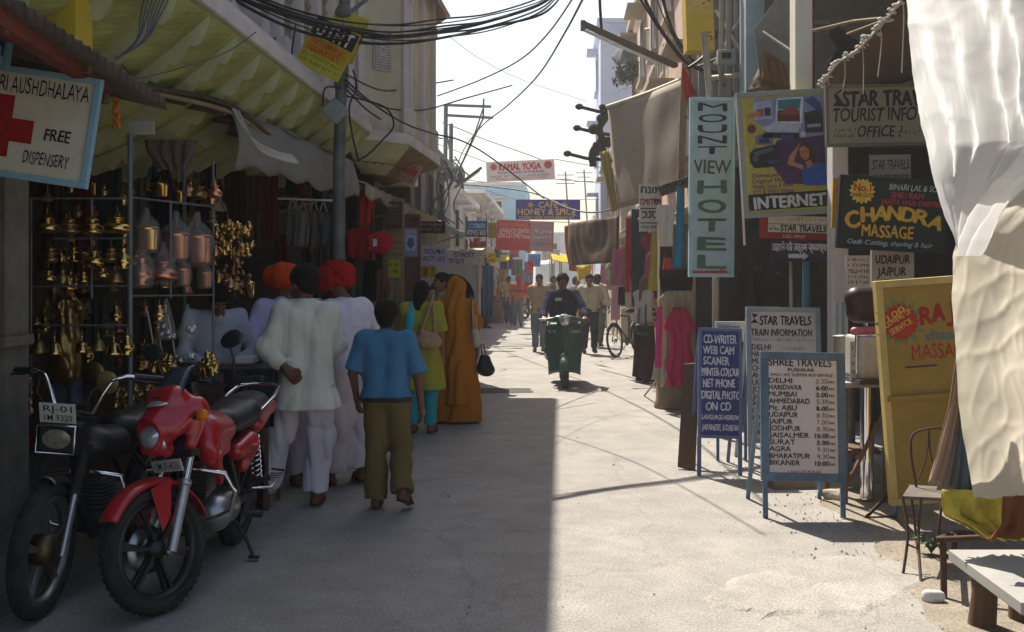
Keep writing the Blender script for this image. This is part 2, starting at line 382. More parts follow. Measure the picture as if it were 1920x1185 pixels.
# ---- left: townhouse with its overhanging painted storey
M_CREAM = mat('cream_limewash', (.56, .50, .385), .9, var=.16, scale=2.2, bump=.12, bscale=30, stain=.35)
M_MAUVE = mat('pale_mauve_plaster', (.58, .54, .53), .9, var=.14, scale=3, stain=.3)
M_OLIVE = mat('olive_paint', (.33, .35, .12), .8, var=.3, scale=2.2, stain=.35)
M_OLIV2 = mat('pale_olive_paint', (.46, .47, .29), .8, var=.25, scale=2.5, stain=.3)
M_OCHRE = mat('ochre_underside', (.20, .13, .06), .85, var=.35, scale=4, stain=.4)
M_DARKWALL = mat('dark_shop_wall', (.09, .078, .062), .95, var=.35, scale=2.5, bump=.2)  # dark brown wall colour, varied at random
M_GREYW = mat('weathered_grey_plaster', (.26, .25, .235), .95, var=.3, scale=2, bump=.2, stain=.6)
EDGE = -2.14; EZ = 3.25; Y0, Y1 = 3.4, 11.3
hA = thing('townhouse', 'cream townhouse with scalloped olive overhang and latticed bay above the brass stalls', 'building', (SX(-4, 10), 10, 0))
b = B()                                          # upper storeys
b.prism([(SX(-2.62, -1), -1), (SX(-2.62, 18.4), 18.4), (-8.5, 18.4), (-8.5, -1)], (0, 0, 3.3), (1, 0, 0), (0, 1, 0), 4.5)
b.build('upper_wall', M_CREAM, hA)
b = B(); b.prism([(SX(-2.12, -1.2), -1.2), (SX(-2.12, 18.6), 18.6), (-8.6, 18.6), (-8.6, -1.2)], (0, 0, 7.8), (1, 0, 0), (0, 1, 0), .2); b.build('roof', M_CREAM, hA)
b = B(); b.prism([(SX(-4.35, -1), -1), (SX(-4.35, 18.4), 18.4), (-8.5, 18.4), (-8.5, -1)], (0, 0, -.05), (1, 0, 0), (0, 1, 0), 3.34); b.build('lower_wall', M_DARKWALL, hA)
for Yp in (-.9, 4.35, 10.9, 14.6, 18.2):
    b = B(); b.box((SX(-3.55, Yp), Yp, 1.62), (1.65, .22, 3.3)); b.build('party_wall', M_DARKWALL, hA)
b = B(); b.prism([(-.0, 0), (.16, 0), (.16, .13), (.05, .19), (0, .19)], S3(EDGE-.16, -1, EZ-.02), (1, 0, 0), (0, 0, 1), -.01)
b = B()
pr = [(-.50, 0), (0, 0), (0, .10), (-.04, .13), (-.04, .17), (-.50, .17)]
vs = [S3(EDGE+p[0], Y, EZ+p[1]) for Y in (-1, Y1+.05) for p in pr]
b.add(vs, [list(range(6))[::-1], list(range(6, 12))]+[(i, (i+1) % 6, 6+(i+1) % 6, 6+i) for i in range(6)]); b.build('ledge', M_MAUVE, hA, bev=.008)
def sof(t): return (EDGE-.03-1.25*t, EZ-.015-.78*t-.10*math.sin(t*math.pi))
b = B(); b.sheet(lambda u, v: S3(sof(u)[0], -1+(Y1+1)*v, sof(u)[1]), 10, 4); b.build('soffit', M_OLIVE, hA, solid=.03)
nb = 13
for i in range(nb):                              # leaf-edged brackets stepping along the underside
    Yb = 4.6+i*.52; b = B(); up = []; dn = []
    for k in range(55):
        t = k/54; a, z = sof(t); up.append((a, z+.01)); dn.append((a, z-.075-.065*abs(math.sin(t*math.pi*10))-.03*math.sin(t*math.pi)))
    poly = up+dn[::-1]; th = .05
    vs = [S3(p[0], Yb+d, p[1]) for d in (0, .50) for p in poly]; n_ = len(poly)
    z0 = [(i_, (i_+1) % n_, n_+(i_+1) % n_, n_+i_) for i_ in range(n_)]
    # the step tapers back into the soffit away from the street mouth
    for q in range(n_, 2*n_):
        k = q-n_
        if k >= 55: a, z = poly[k]; t = 1-(k-55)/54; vs[q] = S3(a, Yb+.50, sof(t)[1]-.005)
    b.add(vs, [list(range(n_, 2*n_))]+z0); b.mi = 1; b.add(vs, [list(range(n_))[::-1]]); b.build('bracket', [M_OLIVE, M_OLIV2], hA)
M_SHUT = mat('faded_shutter', (.30, .27, .20), .8, var=.25, scale=5)
for i in range(11):                              # pilasters and tall shutters of the upper wall
    Yp = 4.0+i*.72
    b = B(); b.box((SX(-2.60, Yp), Yp, 5.2), (.16, .17, 3.5)); b.box((SX(-2.56, Yp), Yp, 3.62), (.22, .25, .3)); b.build('pilaster', M_MAUVE, hA, bev=.01)
    if i < 10:
        b = B(); b.box((SX(-2.615, Yp+.36), Yp+.36, 4.75), (.05, .42, 2.0))
        for k in range(14): b.box((SX(-2.585, Yp+.36), Yp+.36, 3.85+k*.135), (.035, .36, .05), Matrix.Rotation(.5, 3, 'Y'))
        b.build('shutter', M_SHUT, hA)
# bay with the latticed window
BZ0, BZ1 = 3.34, 5.72
bay = [(-1.92, 11.55), (-1.30, 12.15), (-1.12, 14.1), (-1.75, 15.4), (-2.3, 15.4), (-2.3, 11.55)]
b = B(); b.prism(bay, (0, 0, BZ0), (1, 0, 0), (0, 1, 0), BZ1-BZ0); b.build('bay_wall', M_CREAM, hA)
def grow(k): c = Vector((-1.9, 13.4)); return [tuple(c+(Vector(p)-c)*k) if i < 4 else p for i, p in enumerate(bay)]
b = B(); b.prism(grow(1.13), (0, 0, BZ0-.13), (1, 0, 0), (0, 1, 0), .13); b.build('bay_ledge', M_MAUVE, hA, bev=.01)
b = B()
g1, g2 = grow(1.10), grow(.45); vs = [Vector((*p, BZ0-.14)) for p in g1[:4]]+[Vector((*p, BZ0-.40)) for p in g2[:4]]
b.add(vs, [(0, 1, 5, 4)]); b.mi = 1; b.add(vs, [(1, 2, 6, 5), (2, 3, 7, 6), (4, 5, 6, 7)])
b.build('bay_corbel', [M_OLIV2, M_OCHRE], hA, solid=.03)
for r_, zz in ((1.0, .10), (.72, .26)):   # leaf fringes of the corbel
    gg = grow(r_); b = B()
    for e in range(3):
        p, q = Vector((*gg[e], 0)), Vector((*gg[e+1], 0)); L_ = (q-p).length; n_ = max(3, int(L_/.11))
        for k in range(n_):
            a0, a1 = p.lerp(q, k/n_), p.lerp(q, (k+1)/n_); z = BZ0-zz
            md = (a0+a1)/2
            b.add([a0+Vector((0, 0, z+.08)), a1+Vector((0, 0, z+.08)), a1+Vector((0, 0, z-.05)), md+Vector((0, 0, z-.07)), a0+Vector((0, 0, z-.05))], [(0, 1, 2, 3, 4)])
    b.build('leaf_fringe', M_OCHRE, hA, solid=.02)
for e, ts in ((0, (.03, .2, .97)), (1, (.06, .5, .94))):
    p, q = Vector((*bay[e], 0)), Vector((*bay[e+1], 0))
    d = (q-p).normalized()
    for t in ts:
        c = p.lerp(q, t); rot = Matrix.Rotation(math.atan2(d.y, d.x), 3, 'Z'); b = B()
        b.box((c.x, c.y, 4.53), (.09, .12, 2.36), rot); b.box((c.x, c.y, 3.51), (.14, .18, .32), rot); b.box((c.x, c.y, 5.05), (.12, .16, .12), rot); b.build('bay_pilaster', M_MAUVE, hA, bev=.01)
p, q = Vector((*bay[0], 0)), Vector((*bay[1], 0)); d = (q-p).normalized(); nrm = Vector((d.y, -d.x, 0)); o = p.lerp(q, .58)+nrm*.012
jal = B(); W_, H_ = .25, .46; zc = 4.32
win = B(); win.bar(o-d*W_*.5+nrm*.0+Vector((0, 0, zc)), o+d*W_*.5+Vector((0, 0, zc)), .02, H_); wv = win.build('window', mat('dark_opening', (.02, .02, .025), .9), hA)
for i in range(9): x = -W_/2+W_*i/8; jal.bar(o+d*x+nrm*.012+Vector((0, 0, zc-H_/2)), o+d*x+nrm*.012+Vector((0, 0, zc+H_/2)), .011, .02, up=nrm)
for i in range(15): z = zc-H_/2+H_*i/14; jal.bar(o-d*W_/2+nrm*.016+Vector((0, 0, z)), o+d*W_/2+nrm*.016+Vector((0, 0, z)), .02, .011)
for i in (2, 3, 4): jal.tube([o+nrm*.014+d*.045*math.cos(t)+Vector((0, 0, zc-H_/2+H_*(i-.5)/5+.045*math.sin(t))) for t in [2*math.pi*k/10 for k in range(10)]], .007, 4, True)
jal.build('lattice', M_MAUVE, wv)
for zz, gw in ((5.35, 1.0),):                     # sloping stone sunshade over the bay
    g1, g2 = grow(1.02), grow(1.28); b = B()
    vs = [Vector((*p, zz+.33)) for p in g1[:4]]+[Vector((*p, zz)) for p in g2[:4]]
    b.add(vs, [(4, 5, 1, 0), (5, 6, 2, 1), (6, 7, 3, 2)]); b.build('sunshade', mat('rosy_stone', (.36, .27, .21), .9, var=.25, scale=3, stain=.4), hA, solid=.06)
# yellow painted pier and grey wall above the near awning
b = B(); b.box((-2.32, 5.05, 4.2), (.30, .20, 3.6)); b.build('yellow_pier', mat('yellow_paint', (.55, .42, .04), .7, var=.12, scale=3), hA)
# plinth of the shops
b = B(); b.prism([(SX(-4.3, 3.0), 3.0), (SX(-2.62, 3.0), 3.0), (SX(-2.62, 18.4), 18.4), (SX(-4.3, 18.4), 18.4)], (0, 0, -.02), (1, 0, 0), (0, 1, 0), .2); b.build('plinth', M_GREYW, hA)
pw = B(); pw.box((-2.74, 5.15, 1.3), (.36, .25, 2.6)); pw.box((-2.73, 5.10, 1.27), (.42, .30, .05)); pw.build('stone_pier', mat('rubbed_stone', (.17, .15, .125), .9, var=.3, scale=5, bump=.3, stain=.5), hA)

# ---- houses further off, built by one routine
def house(name, label, a0, a1, Ya, Yb, z, m, floors=2, side=1, trim=None, cols=3, shade=True, cat='building', skew=0):
    """box house; the street wall is at a0, side=+1 when it stands right of the street"""
    r = thing(name, label, cat, (SX((a0+a1)/2, (Ya+Yb)/2), (Ya+Yb)/2, 0)); trim = trim or M_MAUVE
    b = B(); b.prism([(SX(a0, Ya), Ya), (SX(a1, Ya), Ya), (SX(a1, Yb), Yb), (SX(a0, Yb), Yb)], (0, 0, -.05), (1, 0, 0), (0, 1, 0), z+.05); b.build('wall', m, r)
    b = B(); e = .12*side
    b.prism([(SX(a0-e, Ya-.1), Ya-.1), (SX(a1, Ya-.1), Ya-.1), (SX(a1, Yb+.1), Yb+.1), (SX(a0-e, Yb+.1), Yb+.1)], (0, 0, z), (1, 0, 0), (0, 1, 0), .14); b.build('roof', trim, r)
    fh = z/floors; md = mat('dark_opening', (.02, .02, .025), .9)
    def wnd(c, d, n, ww, wh):
        b = B(); b.bar(c-d*ww/2, c+d*ww/2, .03, wh, up=(0, 0, 1)); w_ = b.build('window', md, r)
        b = B(); t = .05
        for s_ in (-1, 1): b.bar(c+d*s_*(ww/2+t/2)+Vector((0, 0, -wh/2)), c+d*s_*(ww/2+t/2)+Vector((0, 0, wh/2)), t, .07, up=n)
        b.bar(c-d*(ww/2+t)+Vector((0, 0, wh/2+t/2)), c+d*(ww/2+t)+Vector((0, 0, wh/2+t/2)), .07, t)
        b.build('frame', trim, w_)
        b = B(); b.bar(c-d*(ww/2+.1)+n*.05+Vector((0, 0, -wh/2-.04)), c+d*(ww/2+.1)+n*.05+Vector((0, 0, -wh/2-.04)), .14, .07); b.build('sill', trim, w_)
        if shade: b = B(); b.bar(c-d*(ww/2+.15)+n*.18+Vector((0, 0, wh/2+.2)), c+d*(ww/2+.15)+n*.18+Vector((0, 0, wh/2+.2)), .4, .05); b.build('sunshade', trim, w_)
    ds = Vector((SL, 1, 0)).normalized(); ns = Vector((-side, SL*side, 0)).normalized()
    for f in range(floors):
        if f == 0 and floors > 1: continue
        for k in range(cols):
            Y = Ya+(Yb-Ya)*(k+.5)/cols; wnd(S3(a0, Y, fh*(f+.5))+ns*.012, ds, ns, min(.9, (Yb-Ya)/cols*.5), fh*.5)
        nx = max(1, min(4, int(abs(a1-a0)/1.6)))
        for k in range(nx):
            x = SX(a0, Ya)+(a1-a0)*(k+.5)/nx; wnd(Vector((x, Ya-.012, fh*(f+.5))), Vector((1, 0, 0)), Vector((0, -1, 0)), .8, fh*.48)
    return r
M_BLUEW = mat('pale_blue_limewash', (.36, .56, .66), .9, var=.12, scale=1.5, stain=.25)
M_LILAC = mat('pale_lilac_limewash', (.48, .52, .66), .9, var=.12, scale=1.5, stain=.2)
M_PINKW = mat('faded_pink_plaster', (.50, .36, .29), .9, var=.2, scale=2, stain=.4)
M_WHITEW = mat('whitewash', (.68, .66, .62), .9, var=.12, scale=1.5, stain=.25)
M_SANDW = mat('sandy_plaster', (.42, .35, .26), .9, var=.2, scale=2, stain=.35)
house('house', 'weathered grey house beyond the cream townhouse, cables across its front', -2.95, -8, 19.4, 25.5, 4.5, M_GREYW, 2, -1, M_GREYW, 3)
house('house', 'low whitewashed house past the weathered grey one on the shaded side', -2.85, -8, 26, 34, 4.0, M_WHITEW, 2, -1, M_WHITEW, 3)
house('house', 'sandy house far down the left row, before the pale blue building', -2.7, -9, 34.6, 46, 4.6, M_SANDW, 2, -1, M_WHITEW, 4)
house('house', 'pale blue flat-roofed building behind the banners at the end of the street', -4.9, -1.73, 50, 58, 6.35, M_BLUEW, 2, 1, M_WHITEW, 3)
house('house', 'whitewashed building closing the street below the blue banner', -1.6, 6.5, 66, 74, 4.6, M_WHITEW, 2, 1, M_WHITEW, 3)
house('house', 'tall lilac tower house rising behind the beige tarpaulin', 1.35, 3.3, 33, 38, 10.1, M_LILAC, 4, 1, M_LILAC, 1)
house('house', 'sandy two-storey house on the sunny side beyond the clothes stalls', 1.55, 7, 25.2, 32.6, 5.2, M_SANDW, 2, 1, M_SANDW, 3)
house('house', 'low pink house far along the sunny side of the street', 1.5, 7, 38.5, 50, 4.2, M_PINKW, 2, 1, M_WHITEW, 4)
# ---- right: house with shops under it
hR = thing('shop_house', 'tall plastered shop house with dark openings behind the hanging travel boards', 'building', (4.2, 9, 0))
M_SKYW = mat('chalky_blue_wall', (.36, .45, .50), .9, var=.25, scale=3, stain=.5)
M_SHOPSHADE = mat('shaded_shop_interior', (.032, .029, .026), .95, var=.4, scale=3, bump=.2)  # shade of the shop interior is put into this near-black wall colour
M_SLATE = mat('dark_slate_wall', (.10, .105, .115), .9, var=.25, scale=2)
rf = [(2.78, 7.3), (2.62, 9.6), (2.30, 12.0)]     # street line of the shops
b = B(); b.prism([(5.6, 3.2), (7.5, 3.2), (7.5, 12.0), (5.6, 12.0)], (0, 0, -.05), (1, 0, 0), (0, 1, 0), 8.2); b.build('back_wall', M_SHOPSHADE, hR)
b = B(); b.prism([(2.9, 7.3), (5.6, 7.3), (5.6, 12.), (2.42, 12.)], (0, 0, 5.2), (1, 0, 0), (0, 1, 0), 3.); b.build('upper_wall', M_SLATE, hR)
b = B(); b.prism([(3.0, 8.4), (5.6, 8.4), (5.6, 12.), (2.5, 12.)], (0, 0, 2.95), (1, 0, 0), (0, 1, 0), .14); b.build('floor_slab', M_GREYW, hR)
b = B(); b.box((3.9, 12.1, 1.45), (3.3, .2, 2.95)); b.build('party_wall', M_SHOPSHADE, hR); b = B(); b.box((3.9, 12.1, 5.6), (3.3, .2, 5.3)); b.build('party_wall', M_GREYW, hR)
b = B(); b.box((4.2, 10.0, 1.45), (2.8, .12, 2.9)); b.build('party_wall', M_SHOPSHADE, hR)
b = B(); c = P(1566, 600, 8.3); b.box((c.x+.02, 8.3, 1.47), (.13, .16, 2.95)); b.build('column', M_MAUVE, hR, bev=.01)
b = B(); c = P(1503, 80, 9.3); b.box((c.x, 9.3, 5.0), (.17, .2, 3.9)); b.build('upper_column', mat('cream_column', (.74, .70, .58), .85, var=.1, scale=3, stain=.25), hR, bev=.01)
b = B(); c = P(1410, 80, 10.6); b.box((c.x, 10.6, 5.0), (.20, .3, 3.9)); b.build('corner_pier', M_SKYW, hR, bev=.01)
b = B(); c = P(1522, 80, 9.25); b.box((c.x, 9.22, 5.0), (.02, .06, 3.9)); b.build('door_edge', mat('oxblood_paint', (.10, .02, .02), .6), hR)
b = B(); b.prism([(2.85, 7.3), (5.6, 7.3), (5.6, 12.), (2.45, 12.)], (0, 0, -.03), (1, 0, 0), (0, 1, 0), .2); b.build('shop_floor', M_GREYW, hR)
b = B(); c = P(1455, 70, 9.9); b.add([P(1413, 55, 9.9), P(1455, 0, 9.9), P(1466, -70, 9.9), P(1487, -60, 9.9), P(1487, 170, 9.9), P(1428, 165, 9.9)], [(0, 1, 2, 3, 4, 5)]); b.build('sheet_panel', mat('grey_sheet', (.15, .15, .15), .8, var=.3, scale=3), hR, solid=.02)
hS = house('shop_building', 'long pinkish three-storey house over the clothes stalls behind the tarpaulin', 1.78, 7, 12.3, 24.8, 7.7, M_PINKW, 3, 1, M_SANDW, 5)
wl = [c for c in hS.children if c.name.startswith('wall')][0]
for v_ in wl.data.vertices:
    if v_.co.z < 1: v_.co.z += 2.65
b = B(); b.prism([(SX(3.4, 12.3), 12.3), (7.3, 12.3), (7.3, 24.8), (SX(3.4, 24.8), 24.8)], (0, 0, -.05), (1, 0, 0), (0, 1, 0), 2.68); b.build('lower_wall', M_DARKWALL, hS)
for Yp in (12.42, 15.5, 18.7, 21.8, 24.7): b = B(); b.box((SX(2.6, Yp), Yp, 1.3), (1.62, .2, 2.62)); b.build('party_wall', M_SANDW, hS)
# ------------------------------------------------------------------ signs and banners
WHT, BLK, NAVY, RED = '#c9c3b8', '#16161a', '#1d2350', '#a01c1c'
def leg(s, x, y, off, to, wd=.03, m=None, name='leg'):
    b = B(); b.bar(s.pt(x, y, off), to, wd, wd*.8, up=(0, 1, 0)); b.build(name, m or paint('#3e5a78'), s.root, bev=.003)
# free dispensary board under the near awning
s = Sign('signboard', 'white dispensary board with a red cross hanging tilted under the tin awning', 'sign', -60, 136, 172, 332, 4.4, '#bfb9a8', roll=8.5, frame='#7fa3b5', fw=12)
s.rect(-16, 184, 22, 300, '#8e1414'); s.rect(-62, 226, 64, 270, '#8e1414', 1)
s.text('TRI AUSHDHALAYA', -24, 178, 31, '#1a1c2c', 182, bold=.006); s.text('FREE', 86, 258, 22, '#17171c', 50, bold=.012, shear=.1); s.text('DISPENSERY', 52, 306, 24, '#17171c', 88, bold=.006, shear=.15).done()
for x in (-20, 130): b = B(); b.tube([s.pt(x, 136, -.01), s.pt(x+8, 95, -.02)], .004, 5); b.build('hanging_wire', metalm('rusty_wire', (.12, .07, .05), .6), s.root)
s = Sign('signboard', 'sliver of a pale blue board at the very left edge above the red cross board', 'sign', -60, 34, 16, 122, 4.2, '#7fa9bd', roll=8, frame='#5d8195', fw=8); s.text('OM', -20, 100, 40, '#22355a', 30).done()
# yellow poster boards on the pole
s = Sign('poster_board', 'torn yellow-green poster board with a black striped panel wired tilted to the utility pole', 'sign', 570, 42, 660, 140, 8.85, '#9aa012', roll=27, th=.012, bmat=mat('yellow_poster', (.44, .40, .03), .7, var=.2, scale=6, stain=.2))
s.rect(572, 44, 658, 78, '#15161c'); 
s.text('UTHT', 580, 75, 27, '#c8cabb', 70, bold=.015); s.rect(572, 80, 658, 110, '#b58a10'); s.text('TV CHINESE', 580, 94, 10, '#b03a08', 66); s.text('QUARTET', 582, 107, 10, '#b03a08', 62)
s.scrib(576, 120, 78, 7, '#3f6a10'); s.scrib(576, 131, 78, 7, '#3f6a10').done()
s = Sign('poster_board', 'second yellow poster board with orange strip behind the striped one on the utility pole', 'sign', 612, 22, 680, 112, 9.05, '#a8980f', roll=22, th=.012, bmat=mat('yellow_poster', (.4, .4, .03)))
s.rect(616, 52, 678, 72, '#a6480f'); s.scrib(620, 68, 54, 12, '#c9a318').done()
# yellow box sign top right
s = Sign('box_sign', 'yellow box sign tied to the bamboo poles high on the right', 'sign', 1286, -40, 1338, 94, 10.5, '#b58a08', th=.22, roll=-2, bmat=mat('golden_sheet', (.60, .40, .03), .6, var=.15, scale=4, stain=.2))
s.rect(1288, -40, 1336, 22, '#c8ab58'); s.text('LG', 1316, 60, 18, '#8a3c10', 16, rot=90); s.scrib(1314, 8, 20, 12, '#a03c14').done()
# vertical hotel sign
s = Sign('hotel_sign', 'tall pale blue vertical hotel board with dark capitals on a pole', 'sign', 1296, 186, 1374, 516, 10.0, '#86aebd', th=.05, frame='#9dbcc8', fw=7, roll=.4, bmat=mat('pale_blue_board', (.33, .45, .53), .7, var=.14, scale=4, stain=.25))
for t, y, h in zip('MOUNT', (208, 229, 249, 269, 289), (15, 15, 15, 15, 15)): s.text(t, 1308, y, h, '#1b2140', 54, bold=.012)
s.text('VIEW', 1300, 325, 25, '#4b4a4c', 70, bold=.01)
for t, y in zip('HOTEL', (362, 398, 434, 469, 503)): s.text(t, 1309, y, 24, '#3f6650', 52, bold=.03)
s.poly([(1300, 508), (1352, 507), (1352, 504), (1368, 510), (1352, 516), (1352, 513), (1300, 514)], '#b83a28'); s.done()
# internet poster board
s = Sign('poster_board', 'yellow and purple internet cafe poster board with a laptop, camcorder and woman in blue', 'sign', 1392, 174, 1551, 400, 9.0, '#b7a93c', roll=-3.6, th=.05, frame='#8d938c', fw=9)
s.rect(1402, 180, 1548, 358, '#a89c3e'); s.poly([(1418, 182), (1548, 182), (1548, 262), (1478, 262), (1418, 225)], '#7d86a8', 1); s.poly([(1470, 262), (1548, 258), (1548, 350), (1470, 345), (1440, 300), (1458, 262)], '#43204f', 2)
s.poly([(1418, 190), (1452, 184), (1452, 222), (1418, 222)], '#98a0b8', 3); s.rect(1424, 202, 1436, 216, '#7c4a56', 4); s.rect(1438, 200, 1450, 216, '#2c2e40', 4)
s.poly([(1462, 184), (1512, 184), (1507, 234), (1457, 230)], '#c4cbd0', 4); s.poly([(1465, 187), (1508, 187), (1504, 207), (1463, 205)], '#2f6f78', 5); s.poly([(1463, 206), (1504, 208), (1503, 230), (1460, 227)], '#5a2322', 5); s.poly([(1470, 208), (1488, 200), (1504, 210), (1503, 218), (1468, 214)], '#8c3b2c', 6)
s.poly([(1432, 238), (1455, 228), (1507, 236), (1498, 250), (1440, 246)], '#a9b2bd', 5); s.poly([(1436, 246), (1500, 251), (1500, 262), (1430, 256)], '#191b28', 5)
s.poly([(1512, 214), (1546, 208), (1546, 252), (1512, 252)], '#23242c', 4); s.rect(1516, 236, 1542, 242, '#8f9aa8', 5); s.poly([(1512, 190), (1530, 184), (1546, 200), (1540, 214)], '#3b3f78', 6)
s.poly([(1418, 252), (1446, 246), (1452, 254), (1450, 270), (1418, 268)], '#5b6684', 5); s.rect(1424, 258, 1444, 266, '#23283e', 6); s.rect(1466, 252, 1490, 264, '#28366e', 7); s.star(1507, 254, 6, 5, 8, '#b6b8c0', 7)
s.star(1412, 238, 9, 8, 10, '#6a2240', 5); s.text('8', 1409, 243, 9, '#c9b6c4', 7); s.poly([(1404, 210), (1432, 206), (1430, 216), (1404, 219)], '#b06a4c', 5)
s.poly([(1406, 284), (1414, 276), (1452, 270), (1462, 276), (1460, 292), (1466, 294), (1466, 308), (1440, 312), (1412, 312), (1405, 300)], '#14161c', 5); s.poly([(1412, 282), (1448, 274), (1452, 280), (1416, 290)], '#4a5566', 6); s.star(1416, 294, 7, 6, 10, '#39424e', 6); s.rect(1438, 298, 1462, 306, '#2c3a4a', 6); s.text('TV', 1414, 303, 5, '#c2c6ca', 9)
s.poly([(1494, 284), (1500, 272), (1514, 270), (1526, 280), (1532, 300), (1522, 318), (1506, 316)], '#3a2416', 6)
s.poly([(1498, 280), (1508, 276), (1517, 284), (1516, 298), (1508, 304), (1500, 296)], '#a8704e', 7); s.rect(1502, 286, 1506, 288, '#2a1512', 8); s.rect(1509, 286, 1513, 288, '#2a1512', 8); s.rect(1505, 296, 1510, 298, '#7a2a24', 8)
s.poly([(1500, 272), (1504, 266), (1480, 292), (1474, 308), (1502, 320), (1504, 312), (1486, 304)], '#b07a58', 8)
s.poly([(1500, 316), (1520, 308), (1546, 312), (1548, 352), (1504, 350)], '#1d4fa0', 7); s.poly([(1508, 306), (1518, 302), (1522, 312), (1512, 320)], '#a8704e', 8)
for i, t in enumerate(('Download Your', 'Digital Photo', 'Photo Scan & Print', 'CD & DVD Write')): s.text(t, 1408, 330+i*10.5, 8, '#6c3a62', 76, bold=.02)
s.rect(1398, 361, 1549, 391, '#15161a', 3); s.lay = 5; s.text('INTERNET', 1408, 388, 22, '#c6c6c2', 134, bold=.03).done()
# boards below it
s = Sign('signboard', 'red board with a white panel of travel lettering below the internet poster', 'sign', 1424, 405, 1554, 448, 9.2, '#8e2022', roll=1.5)
s.rect(1440, 405, 1552, 436, '#c9c0b4'); s.text('STAR TRAVELS', 1463, 438-4, 12, '#1f1c2a', 86, bold=.02, shear=.15); s.text('Air Ticket', 1442, 432, 6, '#333', 18); s.rect(1440, 420, 1552, 421, '#555', 1); s.scrib(1475, 414, 70, 7, '#8c8c96'); s.text('CALL AWAY', 1468, 446, 6, '#d8b49a', 42).done()
s = Sign('signboard', 'dark blue board with white Hindi lettering and a white arrow', 'sign', 1446, 450, 1556, 490, 9.3, '#232a40', roll=.5)
s.text('ठहरने की उत्तम व्यवस्था', 1448, 470, 14, '#c9cdd2', 104, bold=.02); s.poly([(1478, 476), (1506, 476), (1506, 472), (1516, 480), (1506, 488), (1506, 484), (1478, 484)], '#c3c7cc').done()
s = Sign('signboard', 'brown-shaded tourist office board with a hand painted star under the canopy', 'sign', 1551, 160, 1800, 270, 7.9, '#8f826c', roll=-1.2, frame='#6c6253', fw=6)
s.poly([(1578, 186), (1570, 174), (1584, 166), (1582, 162), (1564, 176), (1568, 188), (1562, 196), (1582, 198)], BLK)
s.text('STAR TRAVELS', 1580, 198, 29, BLK, 190, shear=.06, bold=.02); s.text('TOURIST INFO', 1562, 226, 25, BLK, 156, shear=.18, bold=.01); s.text('OFFICE ?', 1607, 256, 21, BLK, 84, shear=.22); s.scrib(1562, 246, 40, 7, '#4c443a'); s.scrib(1562, 256, 40, 7, '#4c443a'); s.scrib(1690, 252, 40, 8, '#4c443a').done()
s = Sign('signboard', 'small grey travel board hung between the tourist office board and the dark massage board', 'sign', 1631, 290, 1708, 340, 7.7, '#8a8072', roll=-1)
s.text('STAR TRAVELS', 1636, 317, 18, BLK, 68, bold=.008); s.text('TRAIN INFORMATION', 1636, 335, 8, '#3a342e', 68).done()
s = Sign('signboard', 'yellow and orange board edge showing behind the dark massage board', 'sign', 1561, 334, 1612, 428, 7.6, '#c08a14', roll=2)
s.star(1584, 358, 20, 15, 12, '#c8541c'); s.text('CAFE', 1568, 398, 16, '#8e2a12', 40).done()
s = Sign('signboard', 'dark green massage board with yellow arched lettering and a starburst', 'sign', 1574, 336, 1778, 468, 7.2, '#1a2420', roll=3.5, th=.03, frame='#12191a', fw=6)
s.star(1614, 362, 25, 20, 16, '#c9a63a'); s.lay = 2; s.text('No.1', 1598, 362, 14, '#a3301c', 32, bold=.02); s.text('HAIR CUT', 1596, 373, 7, '#7a2a16', 36); s.lay = 0
s.text('BIHARI LAL & SONS', 1664, 356, 11, '#9fa7a0', 106, shear=.2); s.text('SHRI RAM', 1668, 371, 11, '#9c3a30', 62, shear=.1, bold=.02); s.text('JANTA HAIR DRESSER', 1650, 384, 10, '#9c3a30', 116, shear=.1, bold=.02)
for t, x, y, rt, h in (('C', 1590, 432, -12, 30), ('H', 1616, 420, -6, 27), ('A', 1640, 415, 0, 26), ('N', 1664, 413, 2, 26), ('D', 1690, 412, 6, 26), ('R', 1714, 414, 12, 26), ('A', 1740, 420, 20, 26)): s.text(t, x, y, h, '#c69a2c', 24, bold=.035, rot=rt)
s.text('MASSAGE', 1618, 446, 23, '#c69a2c', 96, bold=.012); s.text('Oath Cutting, shaving & hair', 1592, 461, 9, '#93a7ae', 160, shear=.25).done()
s = Sign('signboard', 'white board listing two towns behind the yellow massage panel', 'sign', 1634, 440, 1714, 560, 7.6, '#b3a99c')
s.text('PUSHKAR', 1642, 466, 15, '#222', 62); s.text('UDAIPUR', 1641, 494, 16, BLK, 64, shear=.1); s.text('JAIPUR', 1644, 517, 16, BLK, 54, shear=.1); s.text('AJMER', 1644, 540, 16, BLK, 54).done()
s = Sign('poster', 'white paper notice with small print beside the mauve column', 'poster', 1585, 479, 1632, 542, 7.9, '#b9b4aa', th=.006)
for i, y in enumerate((490, 500, 512, 522, 532)): s.scrib(1589, y, 40, 8 if i == 2 else 6, '#2c2c34')
s.done()
# yellow massage panel
M_YEL = mat('mustard_board', (.32, .19, .032), .75, var=.2, scale=3, stain=.5)
s = Sign('massage_board', 'tall mustard yellow massage panel leaning at the corner of the barber stall', 'sign', 1662, 527, 1830, 936, 6.3, '#b08a20', roll=-4.2, th=.05, frame=mat('pale_yellow_frame', (.50, .36, .12), .75, var=.2, scale=6, stain=.3), fw=13, bmat=M_YEL)
s.star(1697, 600, 50, 32, 14, '#707a4e'); s.star(1697, 600, 36, 30, 20, '#a83418', 1); s.lay = 3
for i, (t, wd) in enumerate((('100', 36), ('COWING OF', 56), ('SERVICE', 46))): s.text(t, 1694-wd/2+i*4, 596+i*14, 11, '#d0a24a', wd, rot=-28, bold=.02)
s.lay = 0
for i, (t, y) in enumerate(zip('RAJU', (608, 604, 602, 600))): s.text(t, 1735+i*24, y, 33, '#9c2418', 22, bold=.03)
